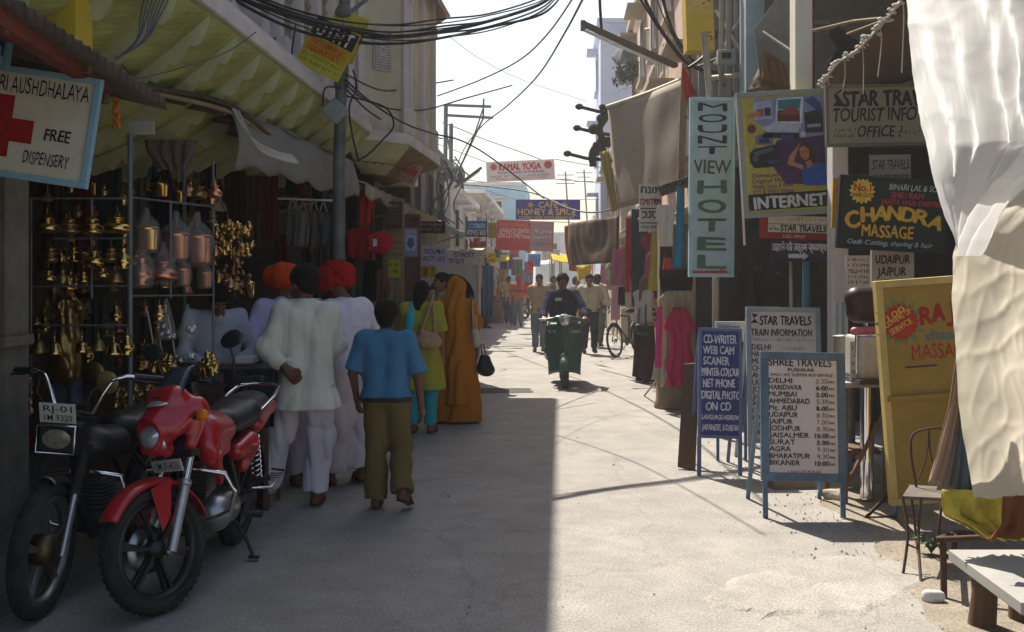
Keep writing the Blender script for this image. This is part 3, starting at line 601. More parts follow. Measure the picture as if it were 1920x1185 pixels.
s.text('chandra', 1742, 638, 18, '#4c6a86', 92, bold=.01); s.text('MASSAGE', 1714, 672, 28, '#a82a1c', 112, bold=.006); s.rect(1700, 684, 1760, 687, '#2c3340')
b = B(); b.bar(s.pt(1662, 742, .008), s.pt(1830, 742, .008), .05, .03); b.build('cross_rail', M_YEL, s.root)
leg(s, 1668, 936, .0, G(1676, 968)); leg(s, 1824, 936, .0, P(1836, 976, 6.5)*1)
b = B(); b.tube([G(1622, 972), P(1668, 925, 6.7), P(1672, 905, 6.4)], .012, 6); b.tube([G(1622, 972), G(1678, 970)], .012, 6); b.build('stand', metalm('dark_iron', (.05, .045, .04), .6), s.root); s.done()
# ---- A-boards on the pavement
M_FR = mat('worn_blue_paint', (.095, .15, .215), .7, var=.25, scale=8, stain=.6)
def aboard(label, r, Y, col, foot, cat='sign board', frame=M_FR, fw=10, roll=0., lean=-7, depth=.34, bm=None):
    s = Sign('sidewalk_sign', label, cat, *r, Y, col, roll=roll, pitch=lean, frame=frame, fw=fw, bmat=bm)
    x0, y0, x1, y1 = r
    for x in (x0, x1):
        q = s.pt(x, y1, -.008); d = s.V; t = q.z/-d.z; leg(s, x, y1, -.01, q+d*t+Vector((0, 0, -.002)), .032, frame)
        top = s.pt(x, y0+6, -.03); leg(s, x, y0+6, -.03, Vector((top.x, top.y+depth+.1, 0)), .028, frame, 'rear_leg')
    a, c = s.pt(x0, y1+18, -.01), s.pt(x1, y1+18, -.01)
    return s
bmW = mat('chalky_white_board', (.56, .49, .47), .8, var=.1, scale=3, stain=.22)
s = aboard('front white bus timetable board in a blue frame listing thirteen towns and times', (1434, 668, 1578, 893), 6.7, WHT, 965, fw=15, roll=1.2, bm=bmW)
D = '#2b2422'
s.text('SHREE TRAVELS', 1442, 687, 14, D, 118, bold=.012); s.text('PUSHKAR', 1478, 697, 6, D, 50, bold=.02); s.text('DAILY A/C SLEEPER BUS SERVICE', 1446, 706, 5, '#4a403c', 116)
for i, (t, wd, tm) in enumerate((('DELHI', 44, '5.30'), ('HARIDWAR', 62, '6-00'), ('MUMBAI', 52, '5.00'), ('AHMEDABAD', 76, '5.30'), ('Mt. ABU', 52, '8-00'), ('UDAIPUR', 54, '8.30'), ('JAIPUR', 44, '7.00'), ('JODHPUR', 58, '8.30'), ('JAISALMER', 74, '10-00'), ('SURAT', 48, '5.00'), ('AGRA', 40, '9.30'), ('BHARATPUR', 76, '9.30'), ('BIKANER', 56, '10.00'))):
    y = 719+i*12.7; dim = tm in ('5.30', '8.30', '9.30', '7.00')
    s.text(t, 1442, y, 9.3, D, wd, bold=.012); s.text(tm, 1553, y, 8.5, '#6a5f5a' if dim else D, 22 if len(tm) < 5 else 26, al='r', bold=.0 if dim else .02); s.text('PM', 1555, y, 5, '#4a403c', 9)
s.scrib(1476, 886, 60, 6, '#8e3c34'); s.done()
s = aboard('rear white train information board with a painted star, half hidden by the bus timetable board', (1405, 580, 1536, 826), 8.4, WHT, 870, frame=mat('grey_blue_frame', (.27, .31, .34), .7, stain=.3), fw=9, roll=.8, bm=bmW)
s.poly([(1411, 588), (1424, 590), (1415, 597), (1424, 606), (1409, 606), (1416, 598)], D); s.text('STAR TRAVELS', 1426, 609, 17, D, 96, bold=.016, shear=.05); s.text('TRAIN INFORMATION', 1410, 630, 13, D, 114, bold=.012, shear=.08); s.scrib(1410, 640, 116, 6, '#8b817c')
for i, t in enumerate(('DELHI', 'HARIDWAR', 'MUMBAI', 'CHENNAI', 'AHMEDABAD', 'UDAIPUR', 'JODHPUR', 'JAISALMER', 'AGRA', 'GWALIOR', 'MATHURA', 'SURAT', 'BIKANER')): s.text(t, 1410, 656+i*13.2, 10, D, 7.2*len(t), shear=.08)
s.scrib(1470, 656, 40, 6, '#b07c74'); s.done()
s = aboard('blue pavement board listing computer services in white capitals', (1312, 618, 1388, 818), 8.15, '#2a3170', 885, fw=6, roll=1.6, frame=mat('slate_blue_frame', (.10, .14, .26), .7, stain=.3), bm=mat('deep_blue_board', (.032, .042, .17), .65, var=.12, scale=4, stain=.15))
W2 = '#c4c4cc'
for t, x, y, h, wd in (('CD-WRITER', 1319, 644, 16, 62), ('WEB CAM', 1318, 664, 15, 58), ('SCANER', 1319, 684, 15, 48), ('PRINTER-COLOUR', 1315, 705, 15, 72), ('NET PHONE', 1318, 726, 15, 60), ('DIGITAL PHOTO', 1316, 748, 15, 71), ('ON CD', 1324, 769, 15, 46)): s.text(t, x, y, h, W2, wd, bold=.014)
s.text('LANGUAGE-HEBREW', 1316, 786, 9, W2, 70, shear=.2); s.text('JAPANESE, KOREAN', 1316, 806, 11, W2, 70, shear=.2).done()
s = Sign('signboard', 'low white board edge standing behind the blue computer services board', 'sign', 1342, 603, 1402, 640, 8.7, '#b8b6b0', th=.03)
s.text('Welcome', 1348, 616, 8, '#6a6a70', 40, shear=.2)
for x in (1346, 1398): leg(s, x, 640, -.01, P(x, 864, 8.7), .025)
s.done()
M_WOODB = mat('raw_brown_plank', (.12, .07, .042), .8, var=.3, scale=5, stretch=(6, 6, 1), bump=.2)
b = B(); b.bar(G(1276, 876)+Vector((0, .1, 0)), P(1290, 686, 8.9), .03, .02)
a = thing('wooden_board', 'weathered brown board leaning beside the blue computer services board', 'board', G(1290, 878))
b = B(); q0, q1, q2, q3 = P(1271, 876, 8.35), P(1304, 884, 8.3), P(1312, 684, 8.75), P(1283, 686, 8.75)
nn = (q1-q0).cross(q3-q0).normalized()*.035; vs = [q0, q1, q2, q3]; b.add(vs+[p+nn for p in vs], [(0, 1, 2, 3), (7, 6, 5, 4), (0, 4, 5, 1), (1, 5, 6, 2), (2, 6, 7, 3), (3, 7, 4, 0)]); b.build('panel', M_WOODB, a)
b = B(); b.tube([P(1283, 685, 8.74), P(1312, 683, 8.74)], .016, 6); b.build('edging', mat('pale_batten', (.45, .38, .33), .8), a)
# Hebrew sign and small signs
s = Sign('signboard', 'white board with three lines of Hebrew lettering under the beige tarpaulin', 'sign', 1199, 345, 1241, 434, 13.2, '#c0bcb6', roll=.5)
s.text('חנות', 1238, 362, 14, '#25242c', 36, al='r', bold=.02); s.text('מיוחדת', 1239, 384, 13, '#8e2a3c', 38, al='r', bold=.02); s.rect(1200, 390, 1240, 392, '#333'); s.text('כנסו', 1238, 409, 15, '#25242c', 34, al='r', bold=.02); s.rect(1200, 417, 1240, 419, '#333'); s.text('shop here', 1202, 428, 7, '#4a4a52', 34).done()
s = Sign('signboard', 'small black board with white strokes behind the long haired woman', 'sign', 1216, 568, 1244, 604, 16.6, '#1a1b20'); s.text('O.', 1221, 585, 11, WHT, 16); s.text('nail', 1221, 598, 7, WHT, 18).done()
# banners over the street
def banner(label, r, Y, col, roll, ropes):
    s = Sign('banner', label, 'banner', *r, Y, col, roll=roll, th=.012, bmat=cloth(col, .1, .35))
    b = B()
    for (x, y), q in zip(((r[0], r[1]), (r[2], r[1]), (r[0], r[3]), (r[2], r[3])), ropes):
        if q: b = B(); b.tube([s.pt(x, y), P(*q)], .012, 4); b.build('rope', mat('grey_rope', (.2, .19, .18), .9), s.root)
    return s
s = banner('white banner with red yoga lettering strung highest across the street', (912, 301, 1040, 339), 30, '#d3c8c6', -2.6, ((800, 262, 31), (1150, 318, 30), (812, 330, 31), (1150, 345, 30)))
s.text('KAMAL YOGA', 936, 318, 13, '#b8362c', 78, bold=.025); s.star(926, 311, 9, 5, 8, '#c0564c'); s.star(1028, 311, 8, 7, 12, '#b8362c'); s.text('YOGA CLASSES IN PUSHKAR', 932, 325, 5, '#7c4c74', 88); s.scrib(920, 331, 112, 4, '#7a6474'); s.scrib(928, 336, 96, 4, '#b06058').done()
s = banner('dark blue cafe banner with golden lettering across the street', (967, 374, 1088, 412), 34, '#231a86', 0, ((860, 340, 35), (1165, 372, 34), (880, 410, 35), None))
s.text('CAFE', 1010, 389, 11, '#d8a818', 36, bold=.01); s.star(995, 384, 7, 3, 5, '#c0982c'); s.star(1058, 384, 7, 3, 5, '#c0982c'); s.text('HONEY & SPICE', 971, 403, 12, '#d8a818', 108, bold=.01); s.text('COFFEE CAKES JUICES BREAKFAST', 973, 411, 6, '#c09820', 104).done()
s = banner('red and pinkish banner with white writing hanging lowest over the street', (931, 414, 1038, 470), 31, '#b23836', 1.8, ((850, 380, 31), (1120, 420, 31), None, None))
s.rect(994, 415, 1036, 469, '#a27c80'); s.text('NEW ARRIVALS', 936, 427, 9, '#d06a4c', 54); s.text('JUNEJA CD CENTRE', 936, 437, 8, '#d8c4be', 56); s.text('ON CD DVD here', 935, 447, 9, '#d8c4be', 58); s.scrib(1000, 436, 34, 7, '#d6cdd0'); s.scrib(1000, 447, 34, 7, '#d6cdd0'); s.scrib(1000, 459, 34, 7, '#5c4c64'); s.scrib(936, 464, 54, 7, '#8c2a28').done()
# signs along the left row
s = Sign('signboard', 'pinkish slanted board with red lettering on the awning roof under the bay', 'sign', 752, 304, 786, 344, 13, '#a98a80', roll=24, pitch=-12); s.text('शिव', 756, 330, 14, '#a83a34', 26, bold=.02); s.scrib(756, 340, 26, 6, '#a83a34').done()
s = Sign('signboard', 'left lilac-white card with blue foreign writing above the arched stall', 'sign', 789, 461, 838, 497, 13.4, '#a79fb0', roll=3); s.text('מסעדה', 832, 476, 10, '#4a4468', 36, al='r'); s.text('אוכל טוב', 834, 489, 10, '#4a4468', 40, al='r').done()
s = Sign('signboard', 'right pinkish-white card with dark foreign writing above the arched stall', 'sign', 839, 470, 896, 496, 13.2, '#b4a3a8', roll=1.5); s.text('פלאפל', 888, 482, 10, '#4c2c44', 36, al='r', bold=.01); s.text('פיצה', 870, 494, 10, '#4c2c44', 28, al='r', bold=.01).done()
s = Sign('signboard', 'bright blue board above a dark lettered board on the far left shops', 'sign', 876, 414, 914, 432, 24, '#2e5f9c'); s.text('CYBER', 880, 428, 9, '#9fb9d4', 30).done()
s = Sign('signboard', 'dark board with pale letters just under the bright blue one', 'sign', 872, 433, 914, 444, 24, '#23242a'); s.text('FOTO ISO', 876, 441, 7, '#c0c2c4', 36, bold=.02).done()
s = Sign('signboard', 'olive yellow square board on the far left shops beside the red banner', 'sign', 915, 418, 930, 446, 25, '#8c7a1c'); s.scrib(917, 430, 11, 6, '#4c3c10').done()
s = Sign('paper_notice', 'bright yellow-green paper notice stuck on the tan shutter', 'notice', 728, 487, 751, 521, 11.8, '#9aa60a', th=.004); s.scrib(731, 500, 18, 8, '#2c3008'); s.scrib(731, 512, 16, 8, '#2c3008').done()
s = Sign('poster', 'blue and white poster on the brown shop front past the red bags', 'poster', 757, 428, 783, 481, 12.6, '#7c84a0', th=.006); s.rect(760, 440, 780, 470, '#98a6c4'); s.poly([(766, 446), (774, 446), (777, 458), (770, 468), (763, 458)], '#4a5c90', 1); s.text('GODS', 760, 437, 6, '#d0b8b0', 20).done()
s = Sign('menu_board', 'dark brown board with rows of faded lines above the tan shutter', 'sign', 722, 378, 754, 428, 11.9, '#3c2e20', th=.02); s.text('MENU', 728, 389, 7, '#8c7c60', 20)
for y in range(396, 426, 6): s.scrib(725, y, 26, 3.5, '#7c6c54')
s.done()
s = Sign('signboard', 'dark red lettered board beneath the tan awning past the poster', 'sign', 786, 415, 835, 437, 14, '#3a1c1a', roll=1); s.text('RESTAURANT', 789, 424, 6, '#8c7470', 42); s.text('ROOF TOP', 789, 433, 6, '#8c7470', 38).done()
s = Sign('signboard', 'yellow card with dark strokes hanging at the far end of the left row', 'sign', 913, 474, 929, 493, 22, '#c2a414'); s.scrib(915, 482, 12, 5, '#4c3c08'); s.scrib(915, 490, 12, 5, '#4c3c08').done()
# ------------------------------------------------------------------ people
def skinm(col): return mat('skin_'+col.strip('#'), col, .6, var=.08, scale=9, spec=.35)
SK = skinm('#855a40'); SKD = skinm('#6c4732'); SKP = skinm('#a97a5c'); M_HAIR = mat('black_hair', (.010, .008, .007), .85, spec=.12, var=.4, scale=60, stretch=(3, 3, .6), bump=.4, bscale=120)
M_EYE = mat('eye_white', (.7, .68, .64), .3); M_PUP = mat('iris_dark', (.015, .01, .008), .2); M_LIP = mat('lip', (.20, .08, .06), .5); M_SHOE = mat('worn_black_leather', (.022, .019, .017), .5, var=.3)
M_SAND = mat('brown_sandal', (.06, .035, .022), .7, var=.3)
V = Vector
def joints(h=1.7, **kw):
    J = dict(head=V((0, .03, 1.585)), neck=V((0, 0, 1.44)), chest=V((0, -.005, 1.26)), belly=V((0, .005, 1.06)), pelvis=V((0, 0, .93)))
    for s, n in ((-1, 'L'), (1, 'R')):
        J['sh'+n] = V((s*.175, -.01, 1.39)); J['el'+n] = V((s*.225, -.03, 1.11)); J['wr'+n] = V((s*.235, .06, .87))
        J['hip'+n] = V((s*.09, 0, .92)); J['kn'+n] = V((s*.10, .02, .50)); J['an'+n] = V((s*.10, -.02, .09)); J['toe'+n] = V((s*.12, .15, .035))
    for k, v in kw.items(): J[k] = V(v)
    k = h/1.7
    return {a: p*k for a, p in J.items()}
def hand_prims(w, e, k, thumb, curl=.5, d=None):
    d = (d or (w-e)).normalized(); s = thumb-d*thumb.dot(d); s = s.normalized(); n = d.cross(s)
    o = [rc(w+s*.018*k, w+d*.075*k+s*.026*k, .017*k, .013*k), rc(w-s*.018*k, w+d*.075*k-s*.026*k, .017*k, .012*k), rc(w, w+d*.08*k, .018*k, .013*k)]
    for f, (off, L) in enumerate(((.030, .072), (.010, .080), (-.010, .075), (-.029, .058))):
        a = w+d*.08*k+s*off*k; c1 = curl*.6; c2 = curl*1.5
        b1 = a+(d*math.cos(c1)+n*math.sin(c1))*L*.5*k; b2 = b1+(d*math.cos(c2)+n*math.sin(c2))*L*.5*k
        o += [rc(a, b1, .0095*k, .0085*k), rc(b1, b2, .0085*k, .007*k)]
    t0 = w+d*.025*k+s*.026*k; t1 = t0+(d*.7+s*.6+n*.2).normalized()*.04*k; t2 = t1+(d*.95+s*.15+n*.25).normalized()*.03*k
    return o+[rc(t0, t1, .013*k, .010*k), rc(t1, t2, .010*k, .008*k)]
def person(label, loc, face, h=1.7, J=None, skin=None, vox=.011, hair='short', garments=(), shoes=M_SAND, look=0., nod=0., group=None, girth=1., front=False, hands=True, thumbs=None, curl=.5, hairm=None, feet=True):
    """face: heading in degrees clockwise from straight down the street (0 = back to the camera)"""
    J = J or joints(h); k = h/1.7; skin = skin or SK
    T = Matrix.Translation(V(loc)) @ Matrix.Rotation(-R(face), 4, 'Z')
    hd = J['head']; Q = Matrix.Rotation(-R(look), 3, 'Z') @ Matrix.Rotation(-R(nod), 3, 'X')
    def hp(x, y, z): return hd+Q @ V((x, y, z))*k
    pr = [el(hp(0, -.012, .035), (.076*k, .094*k, .085*k), Q), el(hp(0, .018, -.035), (.058*k, .072*k, .078*k), Q), rc(hp(0, .07, -.09), hp(0, .055, -.08), .022*k, .03*k),
          rc(hp(0, .088, .005), hp(0, .107, -.028), .010*k, .014*k), rc(hp(-.03, .074, .03), hp(.03, .074, .03), .014*k, .014*k),
          rc(hp(-.018, .083, -.055), hp(.018, .083, -.055), .010*k, .010*k)]
    pr += [el(hp(s*.078, -.005, -.008), (.010*k, .018*k, .030*k), Q) for s in (-1, 1)]
    g = girth
    pr += [rc(J['neck'], hp(0, -.01, -.05), .056*k, .052*k), rc(J['chest'], J['neck'], .09*k*g, .055*k)]
    for n in 'LR':
        sh, hip = J['sh'+n], J['hip'+n]
        pr += [rc(sh.lerp(J['neck'], .35)+V((0, 0, -.07*k)), hip.lerp(J['belly'], .4), .088*k*g, .092*k*g), rc(sh, J['neck']+V((0, 0, -.02*k)), .058*k, .05*k), rc(J['pelvis'], hip, .10*k*g, .10*k*g)]
        pr += [rc(sh, J['el'+n], .050*k, .040*k), rc(J['el'+n], J['wr'+n], .038*k, .026*k)]
        pr += [rc(hip, J['kn'+n], .088*k*g, .056*k), rc(J['kn'+n], J['kn'+n].lerp(J['an'+n], .35)+V((0, -.012*k, 0)), .053*k, .052*k), rc(J['kn'+n].lerp(J['an'+n], .3), J['an'+n], .05*k, .034*k)]
        an, toe = J['an'+n], J['toe'+n]; dd = (toe-an); dd.z = 0; dd = dd.normalized()
        if feet: pr += [rc(an+V((0, 0, -.045*k))-dd*.03*k, toe-dd*.03*k, .036*k, .030*k), rc(an, an.lerp(toe, .55), .036*k, .030*k)]+[rc(toe-dd*.03*k+V((i*.017*k*dd.y, -i*.017*k*dd.x, 0)), toe+dd*(.015-abs(i)*.006)*k+V((i*.017*k*dd.y, -i*.017*k*dd.x, -.008*k)), .013*k, .011*k) for i in (-1.2, 0, 1.2)]
        if hands:
            th = (thumbs or {}).get(n); th = V(th) if th else V((0, 1, .1)); pr += hand_prims(J['wr'+n], J['el'+n], k, th, curl*(1 if n == 'L' else -1))
    body = soft('person', pr, skin, None, vox, T, k=.022*k)
    tag(body, label, 'person', group)
    _WL[body.name] = V(body.location)
    if front:
        for s in (-1, 1):
            b = B(T); b.sphere(hp(s*.030, .081, .012), .0115*k, 8, (1, .7, .55)); b.mi = 1; b.sphere(hp(s*.030, .0865, .012), .0058*k, 6); b.build('eye', [M_EYE, M_PUP], body)
        b = B(T); b.tube([hp(-.024, .088, -.053), hp(-.008, .097, -.051), hp(.008, .097, -.051), hp(.024, .088, -.053)], [.002*k, .006*k, .006*k, .002*k], 6); b.build('mouth', M_LIP, body)
        for s in (-1, 1): b = B(T); b.tube([hp(s*.012, .09, .036), hp(s*.03, .089, .041), hp(s*.05, .076, .036)], [.004*k, .005*k, .003*k], 5); b.build('eyebrow', M_HAIR, body)
    hm = hairm or M_HAIR
    if hair:
        hpz = [el(hp(0, -.02, .048), (.086*k, .100*k, .090*k), Q), el(hp(0, -.055, -.015), (.074*k, .060*k, .075*k), Q)]
        sub = [el(hp(0, .10, -.03), (.072*k, .075*k, .085*k), Q), el(hp(.09, .02, -.03), (.03*k, .03*k, .035*k)), el(hp(-.09, .02, -.03), (.03*k, .03*k, .035*k))]
        if hair == 'long': hpz += [rc(hp(0, -.07, 0), hp(0, -.105, -.30), .075*k, .055*k), rc(hp(.05, -.05, -.02), hp(.08, -.05, -.27), .045*k, .035*k), rc(hp(-.05, -.05, -.02), hp(-.08, -.05, -.27), .045*k, .035*k)]
        if hair == 'bob': hpz += [rc(hp(0, -.05, 0), hp(-.02, -.085, -.17), .085*k, .06*k), rc(hp(-.05, -.03, -.03), hp(-.055, -.05, -.14), .05*k, .045*k)]
        if hair == 'full': hpz += [el(hp(0, -.03, .05), (.097*k, .112*k, .098*k), Q)]
        soft('hair', hpz, hm, body, vox*.9, T, k=.02*k, subs=sub, fold=.004*k, freq=75, fdir=(1, 1, .4), seed=int(h*1000))
    for gm in garments:
        kind = gm[0]; m = gm[1]; o = dict(gm[2]) if len(gm) > 2 else {}
        pr = []; cuts = []; sub = []; nm = o.get('name', kind); fold = o.get('fold', .006)*1.7*k; off = o.get('off', .018)*k; freq = o.get('freq', 32)
        if kind in ('shirt', 'kurta', 'top'):
            hem = o.get('hem', .86)*k; sl_ = o.get('sleeve', .5); fl = o.get('flare', .02)*k
            for n in 'LR':
                sh, hip, e, wr = J['sh'+n], J['hip'+n], J['el'+n], J['wr'+n]
                lo = hip.lerp(J['pelvis'], .15)+V((0, 0, 0)); lo2 = V((lo.x*1.05, lo.y, hem-.02*k))
                pr += [rc(sh.lerp(J['neck'], .35)+V((0, 0, -.07*k)), hip.lerp(J['belly'], .35), .088*k*g+off, .095*k*g+off), rc(sh, J['neck']+V((0, 0, -.03*k)), .058*k+off*.6, .052*k+off*.4)]
                if hem < hip.z+.05*k: pr += [rc(hip.lerp(J['belly'], .35), lo2, .096*k*g+off, .10*k*g+off+fl)]
                if sl_ > 0: 
                    if sl_ <= .55: pr += [rc(sh, sh.lerp(e, sl_*2), .056*k+off*.7, .053*k+off*.9, 0, 1)]
                    else: pr += [rc(sh, e, .053*k+min(off, .026)*.55, .044*k+min(off, .026)*.55), rc(e, e.lerp(wr, (sl_-.5)*2), .043*k+min(off, .026)*.55, .032*k+min(off, .026)*.6, 0, 1)]
            pr += [rc(J['chest'], J['neck']+V((0, 0, -.05*k)), .09*k*g+off, .06*k+off*.5), rc(J['neck']+V((0, 0, -.02*k)), J['neck']+V((0, .006*k, .022*k)), .062*k, .058*k, 0, 1)]
            cuts = [(0, 0, -1, -hem)]; sub = [rc(J['neck']+V((0, .02*k, .0)), J['neck']+V((0, .03*k, .1*k)), .05*k, .06*k)]
        elif kind in ('trousers', 'dhoti'):
            wst = o.get('waist', 1.0)*k; w_ = o.get('w', 1.0); cf = o.get('cuff', .06); th = .098*k*g
            pr += [rc(J['pelvis'], J['belly'], .105*k*g+off*.5, .105*k*g+off*.5)]
            for n in 'LR':
                hip, kn, an = J['hip'+n], J['kn'+n], J['an'+n]; kb = kn+V((0, -.01*k, 0)); an2 = kn.lerp(an, o.get('len', .97))
                pr += [rc(J['pelvis'], hip, .105*k*g+off*.6, th+off), rc(hip, kb, th+off, (.066*k+off)*w_), rc(kb, an2, (.066*k+off)*w_, (cf*k+off*.5)*w_, 0, 1)]
            cuts = [(0, 0, 1, wst)]
        elif kind in ('skirt', 'sari'):
            top = o.get('waist', 1.0)*k; hem = o.get('hem', .04)*k; r1 = o.get('r', .24)*k
            a = (J['anL']+J['anR'])/2; c = J['belly']
            for n in 'LR':
                s_ = -1 if n == 'L' else 1
                pr += [rc(J['hip'+n].lerp(J['belly'], .3), V((a.x+s_*.08*k, a.y, hem-.02)), .105*k*g+off, r1*.62)]
            cuts = [(0, 0, 1, top), (0, 0, -1, -hem)]
        elif kind == 'veil':
            pr += [el(hp(0, -.015, .03), (.100*k, .118*k, .112*k), Q), rc(hp(0, -.06, -.03), J['chest']+V((0, -.06*k, .05*k)), .10*k, .15*k), rc(J['chest']+V((0, -.05*k, 0)), V((0, -.05*k, .12*k)), .155*k, .19*k)]
            for n in 'LR': pr += [rc(J['sh'+n]+V((0, -.03*k, 0)), J['sh'+n].lerp(J['el'+n], .75), .075*k, .075*k)]
            sub = [el(hp(0, .12, -.02), (.075*k, .09*k, .10*k), Q)]; cuts = [(0, 0, -1, -o.get('hem', .1)*k), (0, 1, 0, o.get('front', .085)*k)]
        elif kind == 'turban':
            ang = R(o.get('tilt', 20)); Q2 = Q @ Matrix.Rotation(ang, 3, 'X') @ Matrix.Rotation(R(o.get('roll', 0)), 3, 'Y'); c = hp(0, -.01, .075)
            s_ = o.get('s', 1.0)*k
            for i in range(9):
                t = i/8; rr = .124*s_*math.sqrt(max(.12, 1-(t*1.5-.62)**2)); z = (-.045+.105*t)*s_
                wob = Q2 @ Matrix.Rotation(R(14*math.sin(i*2.4)), 3, 'X') @ Matrix.Rotation(R(12*math.cos(i*1.9)), 3, 'Y')
                ring = [c+Q2 @ V((0, -.008*s_, z))+wob @ V((math.cos(a)*(rr-.022*s_), math.sin(a)*(rr-.015*s_)*1.08, 0)) for a in [2*math.pi*q/14 for q in range(14)]]
                pr += [rc(ring[q], ring[(q+1) % 14], .026*s_, .026*s_) for q in range(14)]
            pr += [el(c+Q2 @ V((0, 0, .015*s_)), (.105*s_, .112*s_, .062*s_), Q2)]
            if o.get('tail'): pr += [rc(c+Q2 @ V((-.05, -.09, -.02))*k, c+Q2 @ V((-.07, -.12, -.20))*k, .03*k, .04*k)]
        elif kind == 'belt':
            z = o.get('z', .99)*k; th = .098*k*g; fold = 0
            pr += [rc(J['pelvis'], J['belly'], .105*k*g+off*.5+.012*k, .105*k*g+off*.5+.012*k)]
            for n in 'LR': pr += [rc(J['pelvis'], J['hip'+n], .105*k*g+off*.6+.012*k, th+off+.012*k)]
            cuts = [(0, 0, 1, z+.020*k), (0, 0, -1, -(z-.020*k))]
        elif kind == 'scarf':
            for n, (a, c) in o['pts']: pr += [rc(V(a)*k, V(c)*k, n*k, n*k)]
        elif kind == 'shoe': continue
        if fold == 0: soft(nm, pr, m, body, vox, T, k=.03*k, cuts=cuts, subs=sub)
        else: soft(nm, pr, m, body, o.get('vox', vox), T, k=o.get('k', .035)*k, cuts=cuts, subs=sub, fold=fold, freq=freq/k, fdir=o.get('fdir', (1, 1, .35)), seed=int(loc[0]*100+h*77)+len(nm))
    if shoes:
        for n in 'LR':
            an, toe = J['an'+n], J['toe'+n]; d = toe-an; d.z = 0; d = d.normalized(); hl = an-d*.045*k; zb = min(toe.z, an.z)-.03*k
            a, c = V((hl.x, hl.y, an.z-.078*k)), V((toe.x, toe.y, toe.z-.030*k))+d*.03*k; s = V((d.y, -d.x, 0))
            b = B(T); out = []; pts = [(-.030, 0), (-.036, .3), (-.044, .72), (-.030, .97), (0, 1.03), (.030, .97), (.040, .72), (.034, .3), (.030, 0), (0, -.05)]
            vs = [a.lerp(c, t)+s*x*k for x, t in pts]; vs2 = [p+V((0, 0, .016*k)) for p in vs]; q = len(pts)
            b.add(vs+vs2, [list(range(q)), list(range(q, 2*q))[::-1]]+[(i, q+i, q+(i+1) % q, (i+1) % q) for i in range(q)])
            m2 = a.lerp(c, .62); b.tube([m2-s*.044*k+V((0, 0, .012*k)), m2-s*.03*k+V((0, 0, .055*k)), m2+V((0, 0, .066*k)), m2+s*.03*k+V((0, 0, .055*k)), m2+s*.042*k+V((0, 0, .012*k))], .012*k, 6)
            if shoes is M_SHOE:
                b2 = [rc(an+V((0, 0, -.045*k))-d*.035*k, toe, .042*k, .036*k), rc(an+V((0, 0, .0)), an.lerp(toe, .5), .046*k, .036*k)]
                pos, fs = implicit(b2, vox, k=.02*k); n0 = len(b.v); b.add([tuple(p) for p in pos], fs, True)
            b.build('shoe' if shoes is M_SHOE else 'sandal', shoes, body)
    return body
LAV = cloth('#b9b3d6'); CREAMC = cloth('#cfccc0'); WHC = cloth('#cfcad8'); DHOTI = cloth('#c6bcc2'); KHAKI = cloth('#6e5d3a'); BLUES = cloth('#47779c'); ORANGE = cloth('#b8421a', .3); REDT = cloth('#96181c', .35)
VX = .0085
# man in long cream kurta, back to us, hand behind his back
J = joints(1.66, head=(-.02, .07, 1.585), neck=(-.01, .02, 1.44), chest=(0, 0, 1.26), shL=(-.16, -.02, 1.39), shR=(.155, .0, 1.38), elL=(-.27, -.10, 1.14), wrL=(-.115, -.17, .99), elR=(.22, .08, 1.14), wrR=(.17, .24, 1.04),
    knL=(-.19, .06, .50), anL=(-.29, .0, .09), toeL=(-.36, .15, .035), knR=(.10, .07, .50), anR=(.07, .02, .09), toeR=(.10, .19, .035))
person('man in a long cream kurta with one hand held behind his back', (-1.44, 6.95, 0), -8, 1.66, J, SKD, VX, 'full', [('kurta', CREAMC, dict(hem=.70, sleeve=.88, flare=.035, off=.036, fold=.009, name='kurta')), ('dhoti', DHOTI, dict(w=1.16, cuff=.064, off=.012, waist=.88, fold=.012, len=.94, name='dhoti_trousers'))], look=-38, nod=18, thumbs=dict(L=(1, 0, .3), R=(0, .3, 1)), curl=.9, girth=.92)
J = joints(1.66, elL=(-.29, -.10, 1.15), wrL=(-.17, .03, .98), elR=(.25, .02, 1.12), wrR=(.15, .2, 1.05), head=(0, .07, 1.57), anL=(-.12, -.02, .09))
person('man in pale lavender shirt wearing the smooth orange turban, elbow out', (-1.74, 7.62, 0), -28, 1.66, J, SKD, VX, None, [('shirt', LAV, dict(hem=.72, sleeve=.85, off=.022, fold=.008)), ('dhoti', DHOTI, dict(w=1.2, off=.02, fold=.01, waist=.86)), ('turban', ORANGE, dict(s=1.0, tilt=14, roll=-8, fold=.005, freq=40))], nod=14, thumbs=dict(L=(1, .5, 0)))
J = joints(1.66, elR=(.33, .0, 1.17), wrR=(.17, .02, .98), elL=(-.25, .07, 1.14), wrL=(-.16, .25, 1.06), head=(-.03, .08, 1.57), knR=(.12, .05, .5), anR=(.12, -.05, .09), toeR=(.19, .1, .035), anL=(-.13, .03, .09))
person('man in pale lavender shirt and dark belt wearing the crinkled red turban', (-1.29, 7.72, 0), -50, 1.64, J, SKD, VX, None, [('shirt', WHC, dict(hem=.93, sleeve=.82, off=.022, fold=.008)), ('dhoti', DHOTI, dict(w=1.28, cuff=.075, off=.03, fold=.012, len=.9)), ('belt', mat('dark_belt', (.02, .018, .018), .5), dict(z=.955, off=.036)), ('turban', REDT, dict(s=1.04, tilt=4, fold=.012, freq=85))], look=0, nod=20, thumbs=dict(R=(-1, .5, 0)))
